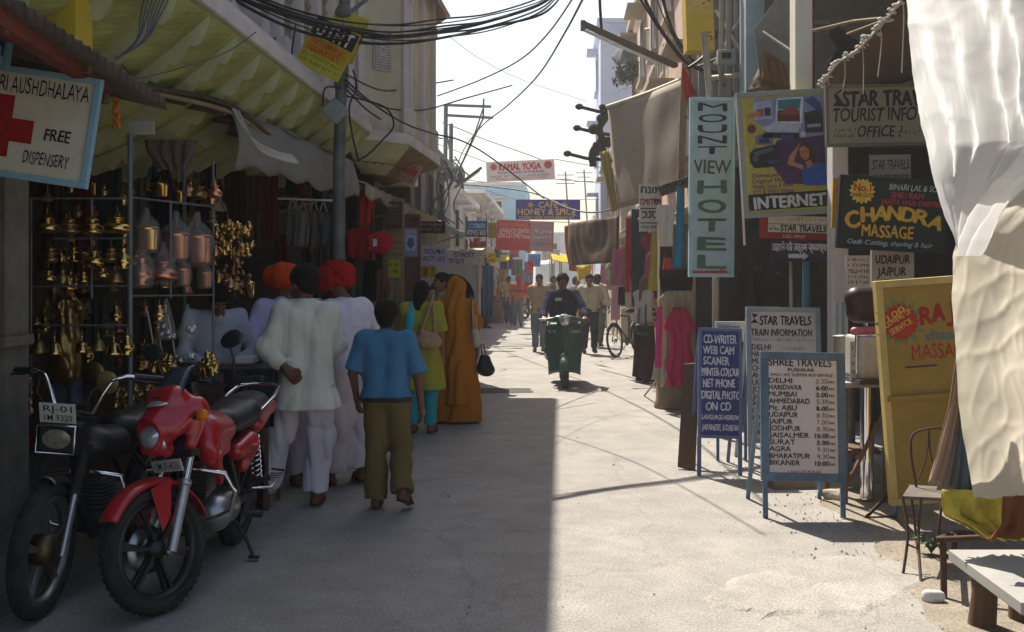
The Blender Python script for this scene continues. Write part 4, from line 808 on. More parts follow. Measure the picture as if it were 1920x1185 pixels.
# half hidden man between them and stall keeper
J = joints(1.62, head=(0, .08, 1.57), elL=(-.24, .05, 1.13), wrL=(-.12, .26, 1.08))
person('man hidden between the two turbaned men, pale scarf at his neck', (-1.72, 8.3, 0), -30, 1.62, J, SKD, .013, 'short', [('kurta', CREAMC, dict(hem=.6, sleeve=.85)), ('dhoti', CREAMC, dict(w=1.2)), ('scarf', cloth('#a09a80'), dict(pts=[(.035, ((-.09, .05, 1.45), (.09, .06, 1.45))), (.035, ((-.1, -.03, 1.45), (.1, -.03, 1.46))), (.03, ((-.1, .06, 1.43), (-.06, .12, 1.2)))], fold=.006))], nod=15)
J = joints(1.6, head=(.02, .15, 1.52), neck=(0, .07, 1.41), chest=(0, .02, 1.24), elL=(-.28, .08, 1.12), wrL=(-.06, .24, 1.02), elR=(.28, .08, 1.12), wrR=(.06, .25, 1.02))
person('stall keeper in grey-blue striped shirt bending his head over the brass', (-2.17, 7.3, 0), 150, 1.45, J, SKD, VX, 'short', [('shirt', mat('grey_striped_cotton', (.36, .37, .44), .9, var=.12, scale=5, bump=.2), dict(hem=.8, sleeve=.9, off=.02)), ('trousers', cloth('#3a3a40'), {})], nod=42, front=True, thumbs=dict(L=(0, .2, 1), R=(0, .2, 1)))
# boy
J = joints(1.42, elL=(-.27, -.05, 1.12), wrL=(-.26, .05, .90), elR=(.27, -.03, 1.10), wrR=(.29, .02, .84), knL=(-.08, .03, .50), anL=(-.08, -.03, .09), toeL=(-.09, .14, .035), knR=(.11, .06, .50), anR=(.16, -.13, .17), toeR=(.20, .01, .05), hipL=(-.085, 0, .92))
person('boy in bright blue shirt and khaki trousers walking away from us', (-.875, 6.92, 0), 4, 1.43, J, SKD, VX, 'full', [('shirt', BLUES, dict(hem=.915, sleeve=.47, off=.03, fold=.008, freq=24, flare=.012)), ('trousers', KHAKI, dict(off=.020, fold=.008, cuff=.074, w=1.02, waist=.912, len=1.02)), ('belt', mat('dark_belt', (.02, .018, .018), .5), dict(z=.90, off=.034))], girth=.95, curl=.6)
# woman with bag, woman in sari
J = joints(1.56, elR=(.22, -.02, 1.1), wrR=(.22, .06, .84), elL=(-.21, .02, 1.1), wrL=(-.15, .2, 1.0), head=(0, .03, 1.58))
wy = person('woman in yellow-green tunic with turquoise scarf and trousers walking away', (-.93, 10.3, 0), 6, 1.56, J, SK, .012, 'bob', [('kurta', cloth('#99963a'), dict(hem=.50, sleeve=.42, flare=.055, off=.034, fold=.008, name='tunic')), ('trousers', cloth('#2f9aa6'), dict(w=1.15, off=.004, waist=.80)), ('scarf', cloth('#35a3b5'), dict(pts=[(.04, ((-.10, -.05, 1.45), (-.11, -.125, 1.30))), (.05, ((-.11, -.125, 1.3), (-.13, -.14, .95))), (.055, ((-.13, -.14, .95), (-.15, -.13, .55)))], fold=.005, name='scarf'))], look=12)
J = joints(1.58, elR=(.25, -.03, 1.12), wrR=(.25, .02, .86), elL=(-.2, .05, 1.12), wrL=(-.1, .2, 1.1))
ws = person('woman wrapped head to foot in an ochre orange sari', (-.62, 11.1, 0), 3, 1.60, J, SK, .012, None, [('skirt', cloth('#a8651c'), dict(r=.33, hem=.02, fold=.022, freq=34, fdir=(1, 1, .03), name='sari_skirt')), ('veil', cloth('#a5671a', .18), dict(hem=.22, fold=.016, freq=34, fdir=(1, 1, .15), name='sari_veil'))], girth=1.05)
b = B(); c = V((-.62, 11.1, 0))
tag(soft('handbag', [rc(c+V((.31, -.02, .70)), c+V((.31, -.02, .60)), .055, .085), rc(c+V((.34, -.02, .70)), c+V((.36, -.02, .58)), .04, .07)], mat('black_bag', (.018, .018, .022), .5), None, .012, k=.03, fold=.004), 'black bag hanging from the hand of the woman in the orange sari', 'bag')
hb = bpy.data.objects['handbag']; _WL['handbag'] = V(hb.location); b.tube([c+V((.29, -.01, .74)), c+V((.27, .0, .86)), c+V((.30, .02, .86)), c+V((.33, -.02, .74))], .008, 5); b.build('handle', mat('black_bag', 0), hb)
sb = thing('shoulder_bag', 'cream cloth shoulder bag on the back of the woman in yellow-green', 'bag', (-.85, 10.12, .95)); c = V((-.93, 10.3, 0))
soft('pouch', [rc(c+V((.03, -.18, 1.03)), c+V((.13, -.16, 1.00)), .05, .05), rc(c+V((.03, -.18, .95)), c+V((.15, -.15, .95)), .062, .065), rc(c+V((-.01, -.17, .98)), c+V((.1, -.17, .93)), .05, .06)], cloth('#a8876a'), sb, .012, k=.03, fold=.004)
b = B(); b.tube([c+V((.0, -.185, 1.05)), c+V((.05, -.165, 1.18)), c+V((.11, -.13, 1.36)), c+V((.12, -.04, 1.43))], .016, 6); b.tube([c+V((.15, -.17, 1.02)), c+V((.135, -.165, 1.2)), c+V((.12, -.12, 1.38)), c+V((.12, -.04, 1.43))], .014, 6); b.build('strap', cloth('#a8876a'), sb)
sb = thing('shoulder_bag', 'white pouch on a long strap at the side of the woman in the orange sari', 'bag', (-.38, 10.95, .9)); c = V((-.62, 11.1, 0))
b = B(); b.tube([c+V((.20, -.17, 1.02)), c+V((.19, -.16, 1.2)), c+V((.17, -.1, 1.40)), c+V((.21, -.12, 1.2)), c+V((.235, -.17, 1.02))], .012, 5); b.build('strap', cloth('#b59a78'), sb)
soft('pouch', [rc(c+V((.22, -.20, 1.0)), c+V((.23, -.19, .88)), .045, .04)], cloth('#b5a898'), sb, .012, fold=.003)
# vendor leaning at the arched stall
J = joints(1.66, head=(-.02, .06, 1.58), neck=(0, .03, 1.43), shL=(-.18, .0, 1.38), shR=(.18, .02, 1.40), elR=(.26, .16, 1.26), wrR=(.02, .26, 1.22), elL=(-.23, .1, 1.15), wrL=(-.1, .3, 1.15))
person('young vendor in cream shirt turning to the left before the dark arched stall', (-.86, 12.6, .0), -128, 1.70, J, SK, .012, 'short', [('shirt', cloth('#a39a72'), dict(hem=.85, sleeve=.88, off=.03, fold=.01)), ('trousers', cloth('#3c3630'), {})], front=True)
# ------------------------------------------------------------------ motorcycles, scooter, bicycle
M_RUB = mat('tyre_rubber', (.034, .031, .028), .9, var=.45, scale=12, bump=.3, bscale=200); M_BLKM = mat('black_painted_metal', (.015, .015, .017), .4, 0, var=.3, spec=.5); M_ALU = metalm('cast_aluminium', (.42, .42, .43), .38); M_CHR = metalm('chrome', (.75, .75, .77), .12, .05); M_GREYM = metalm('grey_engine_metal', (.25, .25, .25), .45, .3)
M_REDP = mat('red_lacquer', (.42, .012, .018), .3, 0, var=.22, scale=5, spec=.5, coat=.5, stain=.12); M_SEAT = mat('black_vinyl', (.018, .02, .024), .38, var=.2, spec=.45, bump=.1, bscale=200); M_ORG = mat('amber_lens', (.7, .18, .02), .2); M_GLS = mat('headlamp_glass', (.55, .58, .62), .08, 0.55, var=.4, scale=25); M_SCR = mat('smoked_screen', (.02, .035, .05), .08, 0, spec=.6); M_PLATE = mat('number_plate', (.55, .54, .5), .6)
def wheel(root, T, r, w, spokes, rim_m, disc=True, name='wheel', wire=False):
    """axle along local x, centre at origin of T"""
    b = B(T); ri = r-w*.80
    prof = [(ri-.012, -w*.34), (ri+.004, -w*.36), (ri+.010, -w*.28), (ri-.008, -w*.2), (ri-.012, w*.2), (ri+.010, w*.28), (ri+.004, w*.36), (ri-.012, w*.34), (ri-.03, w*.15), (ri-.03, -w*.15), (ri-.012, -w*.34)]
    b.lathe(prof, (0, 0, 0), (1, 0, 0), 40); b.lathe([(0, -.05), (.028, -.05), (.034, -.03), (.045, -.028), (.045, .028), (.034, .03), (.028, .05), (0, .05)], (0, 0, 0), (1, 0, 0), 16)
    if wire:
        for i in range(36): a = 2*math.pi*i/36; s = 1 if i % 2 else -1; a2 = a+.35*(1 if (i//2) % 2 else -1); b.tube([V((s*.025, .03*math.cos(a), .03*math.sin(a))), V((0, (ri-.02)*math.cos(a2), (ri-.02)*math.sin(a2)))], .0016, 4)
    else:
        for i in range(spokes):
            a = 2*math.pi*i/spokes+.3; c, s = math.cos(a), math.sin(a)
            for e in (-1, 1): b.bar(V((e*.012, .035*c, .035*s)), V((e*.006, (ri-.02)*math.cos(a+e*.06), (ri-.02)*math.sin(a+e*.06))), .018, .022, up=(1, 0, 0))
    o = b.build(name, rim_m, root)
    b = B(T); tp = []
    for i in range(15): a = math.pi*(-.12+1.24*i/14); tp.append((ri+w*.36-.002+math.sin(a)*w*.44+(.0), -math.cos(a)*w*.5))
    b.lathe(tp+[(ri, w*.3), (ri, -w*.3), tp[0]], (0, 0, 0), (1, 0, 0), 48)
    for i in range(48):
        a = 2*math.pi*i/48
        for e in (-1, 1): b.bar(V((e*w*.10, (r+.000)*math.cos(a), (r+.000)*math.sin(a))), V((e*w*.34, (r-w*.10)*math.cos(a+.05), (r-w*.10)*math.sin(a+.05))), .012, .006, up=(0, math.cos(a), math.sin(a)))
    b.build('tyre', M_RUB, o)
    if disc: b = B(T); b.lathe([(.06, -.002), (.115, -.002), (.115, .002), (.06, .002), (.06, -.002)], (.055, 0, 0), (1, 0, 0), 28); b.build('brake_disc', M_ALU, o)
    return o
def fender(root, T, r, w, a0, a1, m, name='fender', th=.004, flare=0):
    b = B(T)
    def fn(u, v):
        a = R(a0+(a1-a0)*v); x = (u-.5)*2; rr = r-(abs(x)**2.2)*.035; wd = w*(1-flare*abs(v-.5)*2)
        return V((x*wd/2, rr*math.cos(a), rr*math.sin(a)))
    b.sheet(fn, 8, 22); return b.build(name, m, root, solid=th)
def place(loc, d, lean=0.):
    d = V((d[0], d[1], 0)).normalized(); x = V((d.y, -d.x, 0)); M = Matrix((x, d, V((0, 0, 1)))).transposed().to_4x4()
    return Matrix.Translation(V(loc)) @ M @ Matrix.Rotation(R(lean), 4, 'Y')
def motorcycle():
    T = place((-1.67, 5.985, 0), (-.035, -1), -3)     # rear contact point; leans to its left on the side stand
    r = thing('motorcycle', 'red motorcycle with black wheels parked facing us, front wheel turned', 'motorcycle', (-1.65, 5.35, 0))
    ax = V((0, 1.25, .30)); top = V((0, .97, .90)); sd = (top-ax).normalized()
    S = T @ Matrix.Translation(ax) @ Matrix.Rotation(R(-28), 4, sd) @ Matrix.Translation(-ax)    # steered front end
    wheel(r, S @ Matrix.Translation(ax), .30, .085, 6, M_BLKM, True); wheel(r, T @ Matrix.Translation(V((0, 0, .30))), .30, .105, 6, M_BLKM, False)
    for s in (-1, 1):
        b = B(S); o = V((s*.092, -.02, 0)); lo = ax+o; b.tube([lo-sd*.02, lo+sd*.30], .026, 14); b.lathe([(.0, -.03), (.02, -.03), (.024, 0), (0, .0)], lo-sd*.015, (s, 0, 0), 10)
        b.lathe([(.026, 0), (.031, .004), (.031, .03), (.024, .034)], lo+sd*.295, sd, 14); b.mi = 1; b.tube([lo+sd*.32, lo+sd*.68], .0165, 12); b.build('fork_leg', [M_ALU, M_CHR], r)
    b = B(S)
    for t in (.46, .66): c = ax+sd*t+V((0, -.02, 0)); b.bar(c+V((-.12, 0, 0)), c+V((.12, 0, 0)), .055, .035)
    b.tube([ax+sd*.44+V((0, -.03, 0)), ax+sd*.70+V((0, -.03, 0))], .028, 10); b.build('fork_clamp', M_BLKM, r)
    b = B(S); b.bar(ax+V((.075, -.10, .0)), ax+V((.075, -.02, .10)), .035, .06); b.build('brake_caliper', M_GREYM, r)
    fender(r, S @ Matrix.Translation(ax), .338, .125, 36, 165, M_REDP, 'front_fender')
    b = B(S)
    for s in (-1, 1): b.prism([(-.03, .34), (.10, .31), (.06, .10), (.0, .16)], ax+V((s*.064, -.06, -.02)), (0, 1, 0), (0, 0, 1), .006*s)
    b.build('fender_stay', M_REDP, r, bev=.002)
    # cowl, lamp and screen (turn with the bars)
    C = S @ Matrix.Translation(V((0, 1.06, .88)))
    pr = [rc((0, .10, -.02), (0, -.02, .06), .085, .10), rc((-.07, .06, -.03), (-.11, -.08, .06), .05, .05), rc((.07, .06, -.03), (.11, -.08, .06), .05, .05), rc((0, .14, -.09), (0, .05, -.13), .055, .04), rc((-.05, .0, .12), (.05, .0, .12), .06, .06), rc((-.12, -.10, .02), (-.10, -.02, -.12), .035, .03), rc((.12, -.10, .02), (.10, -.02, -.12), .035, .03)]
    soft('cowl', pr, M_REDP, r, .010, C, k=.05, cuts=[(0, -1, -.1, .13)], subs=[el((0, .20, -.045), (.105, .075, .085))])
    b = B(C)
    def lens(u, v): x = (u-.5)*2; z = (v-.5)*2; return V((x*(.098-.035*(1-v)), .172-.05*x*x-.055*max(0, z)-.025*z*z, -.045+z*.072))
    b.sheet(lens, 8, 8); b.build('headlight', M_GLS, r, solid=.006)
    b = B(C); b.sheet(lambda u, v: V(((u-.5)*2*(.075-.012*v), .118-.045*(2*u-1)**2-.10*v, .07+.06*v+.02)), 8, 5); b.build('pilot_lamp', M_GLS, r, solid=.004)
    b = B(C); b.sheet(lambda u, v: V(((u-.5)*2*(.115-.05*v), .075-.07*(2*u-1)**2-.16*v, .125+.19*v-.05*v*v)), 10, 8); b.build('windscreen', M_SCR, r, solid=.004)
    for s in (-1, 1):
        b = B(C); b.tube([(s*.10, -.02, .0), (s*.175, -.03, .01)], .012, 8); b.mi = 1; b.sphere((s*.195, -.025, .012), .036, 10, (1, .75, .85)); b.build('indicator', [M_BLKM, M_ORG], r)
    b = B(C @ Matrix.Rotation(R(-14), 4, 'X')); b.box((0, .10, -.19), (.20, .006, .062)); pl = b.build('number_plate', M_PLATE, r, bev=.002)
    b = B(C @ Matrix.Rotation(R(-14), 4, 'X')); vs, fs = text_mesh('UM 3F-4326', .004); x0 = max(v[0] for v in vs); k = .165/x0
    b.add([V((.0825-v[0]*k, .1045, -.208+v[1]*.052)) for v in vs], fs); b.build('lettering', paint('#1c1c1c'), pl)
    b = B(C); b.bar((0, .04, -.10), (0, .095, -.17), .05, .01); b.build('plate_bracket', M_BLKM, r)
    # handlebar
    hb = ax+sd*.70+V((0, -.05, .03)); b = B(S)
    b.tube([hb+V((-.36, -.13, .06)), hb+V((-.22, -.10, .07)), hb+V((-.12, -.02, .04)), hb+V((0, 0, .03)), hb+V((.12, -.02, .04)), hb+V((.22, -.10, .07)), hb+V((.36, -.13, .06))], .011, 10); b.build('handlebar', M_BLKM, r)
    for s in (-1, 1):
        b = B(S); b.tube([hb+V((s*.24, -.105, .069)), hb+V((s*.37, -.131, .06))], .018, 10); b.box(hb+V((s*.215, -.09, .07)), (.05, .05, .055)); b.tube([hb+V((s*.22, -.06, .065)), hb+V((s*.30, -.045, .06)), hb+V((s*.37, -.07, .055))], .006, 6); b.build('grip', M_SEAT, r)
        b = B(S); a = hb+V((s*.22, -.085, .09)); e = hb+V((s*.26, -.05, .25)); b.tube([a, a.lerp(e, .5)+V((s*.02, 0, 0)), e], .006, 6); mr = b.build('mirror', M_BLKM, r)
        b = B(S @ Matrix.Translation(e+V((s*.02, 0, .03))) @ Matrix.Rotation(R(-s*8), 4, 'Y') @ Matrix.Rotation(R(12), 4, 'X')); b.sphere((0, 0, 0), 1, 14, (.078, .022, .046)); b.build('mirror_shell', M_SEAT, mr)
    b = B(S); b.box(hb+V((0, .03, .06)), (.15, .05, .07)); b.build('instrument_panel', M_BLKM, r, bev=.012)
    # tank, seat, panels
    pr = [rc((0, .80, .80), (0, .50, .775), .115, .09), rc((-.07, .82, .79), (-.07, .55, .77), .085, .07), rc((.07, .82, .79), (.07, .55, .77), .085, .07), rc((-.10, .88, .74), (-.13, .80, .60), .05, .035), rc((.10, .88, .74), (.13, .80, .60), .05, .035), rc((-.11, .85, .70), (-.10, .62, .68), .05, .04), rc((.11, .85, .70), (.10, .62, .68), .05, .04)]
    soft('fuel_tank', pr, M_REDP, r, .011, T, k=.05, subs=[rc((0, .9, .58), (0, .5, .58), .07, .07)])
    b = B(T); b.lathe([(0, .012), (.035, .012), (.042, 0), (.042, -.02)], (0, .72, .912), (0, 0, 1), 18); b.build('fuel_cap', M_CHR, r)
    for s in (-1, 1):
        b = B(T); pts = [(.80, .62), (.84, .68), (.88, .76), (.90, .73), (.86, .60), (.80, .52), (.74, .58)]; b.prism(pts, V((s*.165, 0, 0)), (0, 1, 0), (0, 0, 1), s*-.035); b.build('tank_shroud', M_REDP, r, bev=.008)
    pr = [rc((0, .42, .77), (0, .18, .78), .10, .11), rc((-.06, .40, .775), (-.08, .10, .79), .06, .06), rc((.06, .40, .775), (.08, .10, .79), .06, .06), rc((-.07, .08, .815), (-.06, -.20, .83), .062, .05), rc((.07, .08, .815), (.06, -.20, .83), .062, .05), rc((0, .05, .815), (0, -.20, .83), .07, .06)]
    soft('seat', pr, M_SEAT, r, .011, T, k=.06, cuts=[(0, 0, -1, -.735)])
    pr = [rc((-.10, .05, .73), (-.075, -.36, .79), .055, .035), rc((.10, .05, .73), (.075, -.36, .79), .055, .035), rc((-.06, -.33, .78), (.06, -.33, .78), .05, .05)]
    soft('tail_cowl', pr, M_REDP, r, .011, T, k=.04)
    for s in (-1, 1):
        pr = [rc((s*.11, .42, .63), (s*.115, .22, .66), .05, .06), rc((s*.115, .22, .62), (s*.11, .28, .52), .055, .035)]; soft('side_panel', pr, M_REDP, r, .011, T, k=.05)
    b = B(T); b.tube([(-.12, .02, .80), (-.145, -.15, .86), (-.13, -.36, .905), (-.06, -.42, .915), (.06, -.42, .915), (.13, -.36, .905), (.145, -.15, .86), (.12, .02, .80)], .012, 8); b.build('grab_rail', M_CHR, r)
    b = B(T); b.box((0, -.40, .76), (.13, .03, .06)); b.build('tail_light', mat('red_lens', (.35, .01, .01), .2), r, bev=.01)
    fender(r, T @ Matrix.Translation(V((0, 0, .31))), .36, .15, 75, 195, M_BLKM, 'rear_fender')
    b = B(T)
    b.tube([(0, .98, .84), (0, .80, .68), (0, .42, .68), (0, .2, .62)], .022, 8); b.tube([(0, .97, .80), (0, .90, .5), (0, .78, .30)], .022, 8)
    for s in (-1, 1): b.tube([(s*.05, .45, .68), (s*.10, .10, .70), (s*.09, -.32, .75)], .014, 8); b.tube([(s*.06, .42, .66), (s*.10, .30, .38), (s*.09, .40, .27)], .014, 8); b.bar((s*.10, .36, .33), (s*.10, -.03, .30), .02, .045)
    b.build('frame', M_BLKM, r)
    for s in (-1, 1):
        b = B(T); a, c = V((s*.125, .0, .33)), V((s*.125, .14, .68)); b.tube([a, c], .012, 8); d = (c-a).normalized(); b.mi = 1; L = (c-a).length
        b.tube([a+d*(.08+.0009*i*L*.6/L+i*.0027)+frame_of(d)[0]*.03*math.cos(i*.6)+frame_of(d)[1]*.03*math.sin(i*.6) for i in range(90)], .006, 5); b.build('shock_absorber', [M_BLKM, M_CHR], r)
    # engine
    pr = [rc((-.08, .66, .34), (.08, .66, .34), .10, .10), rc((-.09, .50, .34), (.09, .50, .34), .085, .085), rc((-.05, .42, .36), (.05, .42, .36), .07, .07), el((.10, .64, .34), (.05, .10, .09)), el((-.10, .56, .34), (.045, .12, .09))]
    soft('engine', pr, M_ALU, r, .011, T, k=.04)
    b = B(T)
    for i in range(8): b.box((0, .71+i*.004, .46+i*.018), (.17-abs(i-4)*.004, .16, .007), Matrix.Rotation(R(-14), 3, 'X'))
    b.box((0, .725, .52), (.10, .10, .17), Matrix.Rotation(R(-14), 3, 'X')); b.box((0, .75, .63), (.13, .12, .06), Matrix.Rotation(R(-14), 3, 'X')); b.build('cylinder', M_GREYM, r, bev=.002)
    b = B(T); b.tube([(.03, .80, .58), (.05, .90, .50), (.08, .86, .26), (.10, .62, .20), (.13, .30, .21)], [.02]*4+[.024], 10); b.tube([(.13, .30, .21), (.15, .05, .27), (.16, -.32, .34)], [.03, .045, .042], 12); b.build('exhaust', M_CHR, r)
    b = B(T); b.tube([(-.04, .90, .62), (-.20, .88, .60), (-.245, .84, .50), (-.22, .82, .40), (-.10, .80, .33)], .013, 8); b.tube([(.04, .90, .62), (.20, .88, .60), (.245, .84, .50), (.22, .82, .40), (.10, .80, .33)], .013, 8); b.build('crash_guard', M_CHR, r)
    for s in (-1, 1):
        b = B(T); b.tube([(s*.09, .42, .29), (s*.22, .43, .29)], .012, 8); b.tube([(s*.19, .43, .29), (s*.28, .43, .29)], .019, 8); b.build('footpeg', M_SEAT, r)
        b = B(T); b.tube([(s*.11, .08, .40), (s*.22, .08, .42)], .014, 8); b.build('footpeg', M_SEAT, r)
    b = B(T); b.tube([(-.10, .40, .26), (-.17, .36, .14), (-.22, .36, .035)], .011, 6); b.box((-.225, .36, .030), (.06, .05, .008)); b.build('side_stand', M_BLKM, r)
    b = B(T); b.tube([(-.13, -.28, .40), (-.22, -.26, .40), (-.22, .06, .36), (-.12, .10, .36)], .008, 6)
    for i in range(4): b.tube([(-.14, -.22+i*.07, .385), (-.22, -.22+i*.07, .39)], .005, 5)
    b.build('saree_guard', M_CHR, r)
motorcycle()
def moped():
    T = place((-2.155, 5.87, 0), (-.045, -.999), -2)
    r = thing('moped', 'old black moped with rectangular headlamp, chrome handlebar and plate, leftmost', 'moped', (-2.15, 5.25, 0))
    ax = V((0, 1.20, .315)); top = V((0, .95, .93)); sd = (top-ax).normalized(); S = T @ Matrix.Translation(ax) @ Matrix.Rotation(R(5), 4, sd) @ Matrix.Translation(-ax)
    wheel(r, S @ Matrix.Translation(ax), .315, .084, 5, metalm('dull_rim', (.34, .33, .32), .4), False); wheel(r, T @ Matrix.Translation(V((0, 0, .315))), .315, .084, 5, metalm('dull_rim', 0), False)
    for s in (-1, 1):
        b = B(S); lo = ax+V((s*.085, -.015, 0)); b.tube([lo-sd*.03, lo+sd*.27], .018, 12); b.mi = 1
        b.tube([lo+sd*(.27+.006*i) for i in range(36)], [.027 if i % 2 else .022 for i in range(36)], 12); b.lathe([(.028, 0), (.028, .02)], lo+sd*.26, sd, 12); b.build('fork_leg', [M_ALU, M_RUB], r)
    b = B(S); b.lathe([(0, -.055), (.075, -.05), (.08, 0), (.075, .04), (0, .045)], ax, (1, 0, 0), 20); b.build('hub_drum', metalm('dirty_brass', (.16, .12, .07), .5), r)
    b = B(S)
    for t in (.48, .62): c = ax+sd*t; b.bar(c+V((-.11, -.02, 0)), c+V((.11, -.02, 0)), .05, .04)
    b.tube([ax+sd*.45+V((0, -.04, 0)), ax+sd*.66+V((0, -.04, 0))], .03, 10); b.build('fork_clamp', M_BLKM, r)
    fender(r, S @ Matrix.Translation(ax), .350, .10, 84, 150, metalm('dull_chrome_fender', (.25, .26, .28), .4), 'front_fender')
    c = ax+sd*.55+V((0, .10, .0)); b = B(S @ Matrix.Translation(c)); b.box((0, -.02, 0), (.19, .13, .15)); hl = b.build('headlight', M_BLKM, r, bev=.02)
    b = B(S @ Matrix.Translation(c)); b.sheet(lambda u, v: V(((u-.5)*.165, .05-.012*((2*u-1)**2+(2*v-1)**2), (v-.5)*.115)), 8, 6); b.build('lens', mat('old_lamp_glass', (.30, .27, .22), .15, .3, var=.4, scale=30), hl, solid=.006)
    b = B(S @ Matrix.Translation(c)); b.tube([(-.09, .055, -.066), (.09, .055, -.066), (.09, .055, .066), (-.09, .055, .066)], .006, 6, True); b.build('bezel', M_CHR, hl)
    b = B(S @ Matrix.Translation(c+V((0, .05, .125))) @ Matrix.Rotation(R(-16), 4, 'X')); b.box((0, 0, 0), (.17, .006, .10)); pl = b.build('number_plate', M_PLATE, r, bev=.002)
    b = B(S @ Matrix.Translation(c+V((0, .05, .125))) @ Matrix.Rotation(R(-16), 4, 'X'))
    for t, z in (('RJ-01', .008), ('1M 9320', -.038)):
        vs, fs = text_mesh(t, .004); x0 = max(v[0] for v in vs); k = .14/x0; b.add([V((.07-v[0]*k, .0045, z+v[1]*.045)) for v in vs], fs)
    b.build('lettering', paint('#1c1c1c'), pl)
    hb = ax+sd*.66+V((0, -.02, .0)); b = B(S)
    for s in (-1, 1): b.tube([hb+V((s*.02, 0, .0)), hb+V((s*.09, .01, .0)), hb+V((s*.13, -.01, .10)), hb+V((s*.17, -.02, .17)), hb+V((s*.22, -.06, .185)), hb+V((s*.36, -.15, .17))], .011, 10)
    b.build('handlebar', M_CHR, r)
    for s in (-1, 1): b = B(S); b.tube([hb+V((s*.25, -.08, .183)), hb+V((s*.37, -.156, .169))], .018, 10); b.tube([hb+V((s*.24, -.05, .175)), hb+V((s*.30, -.05, .165)), hb+V((s*.37, -.10, .155))], .006, 6); b.build('grip', M_SEAT, r)
    b = B(S); b.tube([hb+V((.20, -.05, .18)), hb+V((.15, .10, .10)), hb+V((.03, .07, -.1))], .004, 5); b.tube([hb+V((-.20, -.05, .18)), hb+V((-.12, .12, .13)), hb+V((-.03, .07, -.12))], .004, 5); b.build('cable', M_BLKM, r)
    pr = [rc((0, .44, .77), (0, -.20, .79), .085, .08), rc((-.06, .40, .77), (-.07, -.18, .79), .06, .06), rc((.06, .40, .77), (.07, -.18, .79), .06, .06)]
    soft('seat', pr, M_SEAT, r, .012, T, k=.05, cuts=[(0, 0, -1, -.73)])
    pr = [rc((0, .78, .74), (0, .52, .72), .10, .085), rc((-.05, .76, .74), (-.05, .55, .72), .07, .06), rc((.05, .76, .74), (.05, .55, .72), .07, .06)]
    soft('fuel_tank', pr, M_BLKM, r, .012, T, k=.05)
    b = B(T); b.tube([(0, .96, .84), (0, .80, .66), (0, .40, .64), (0, .0, .68)], .024, 8); b.tube([(0, .95, .8), (0, .86, .45), (0, .70, .26), (0, .4, .24)], .024, 8)
    for s in (-1, 1): b.tube([(s*.07, .4, .64), (s*.10, .0, .33)], .014, 8); b.bar((s*.09, .4, .28), (s*.09, 0, .315), .02, .04)
    b.build('frame', M_BLKM, r)
    b = B(T)
    for s in (-1, 1): b.tube([(s*.05, .86, .62), (s*.20, .84, .60), (s*.23, .80, .42), (s*.18, .78, .33), (s*.06, .78, .30)], .012, 8)
    b.build('crash_guard', M_CHR, r)
    pr = [rc((-.07, .60, .33), (.07, .60, .33), .09, .09), rc((-.07, .46, .33), (.07, .46, .33), .08, .08)]; soft('engine', pr, M_GREYM, r, .014, T, k=.04)
    b = B(T)
    for i in range(7): b.box((0, .68, .42+i*.02), (.15, .15, .007))
    b.box((0, .68, .48), (.09, .09, .16)); b.build('cylinder', M_GREYM, r)
    fender(r, T @ Matrix.Translation(V((0, 0, .315))), .35, .12, 60, 200, M_BLKM, 'rear_fender')
    b = B(T); b.tube([(.05, .74, .5), (.08, .80, .3), (.11, .5, .2), (.12, -.3, .30)], [.018, .018, .022, .034], 8); b.build('exhaust', M_CHR, r)
    b = B(T); b.tube([(-.09, .45, .24), (-.15, .42, .12), (-.19, .42, .03)], .01, 6); b.build('side_stand', M_BLKM, r)
moped()
M_GRN = mat('faded_dark_green_paint', (.026, .075, .055), .35, 0, var=.15, scale=4, spec=.5, stain=.2)
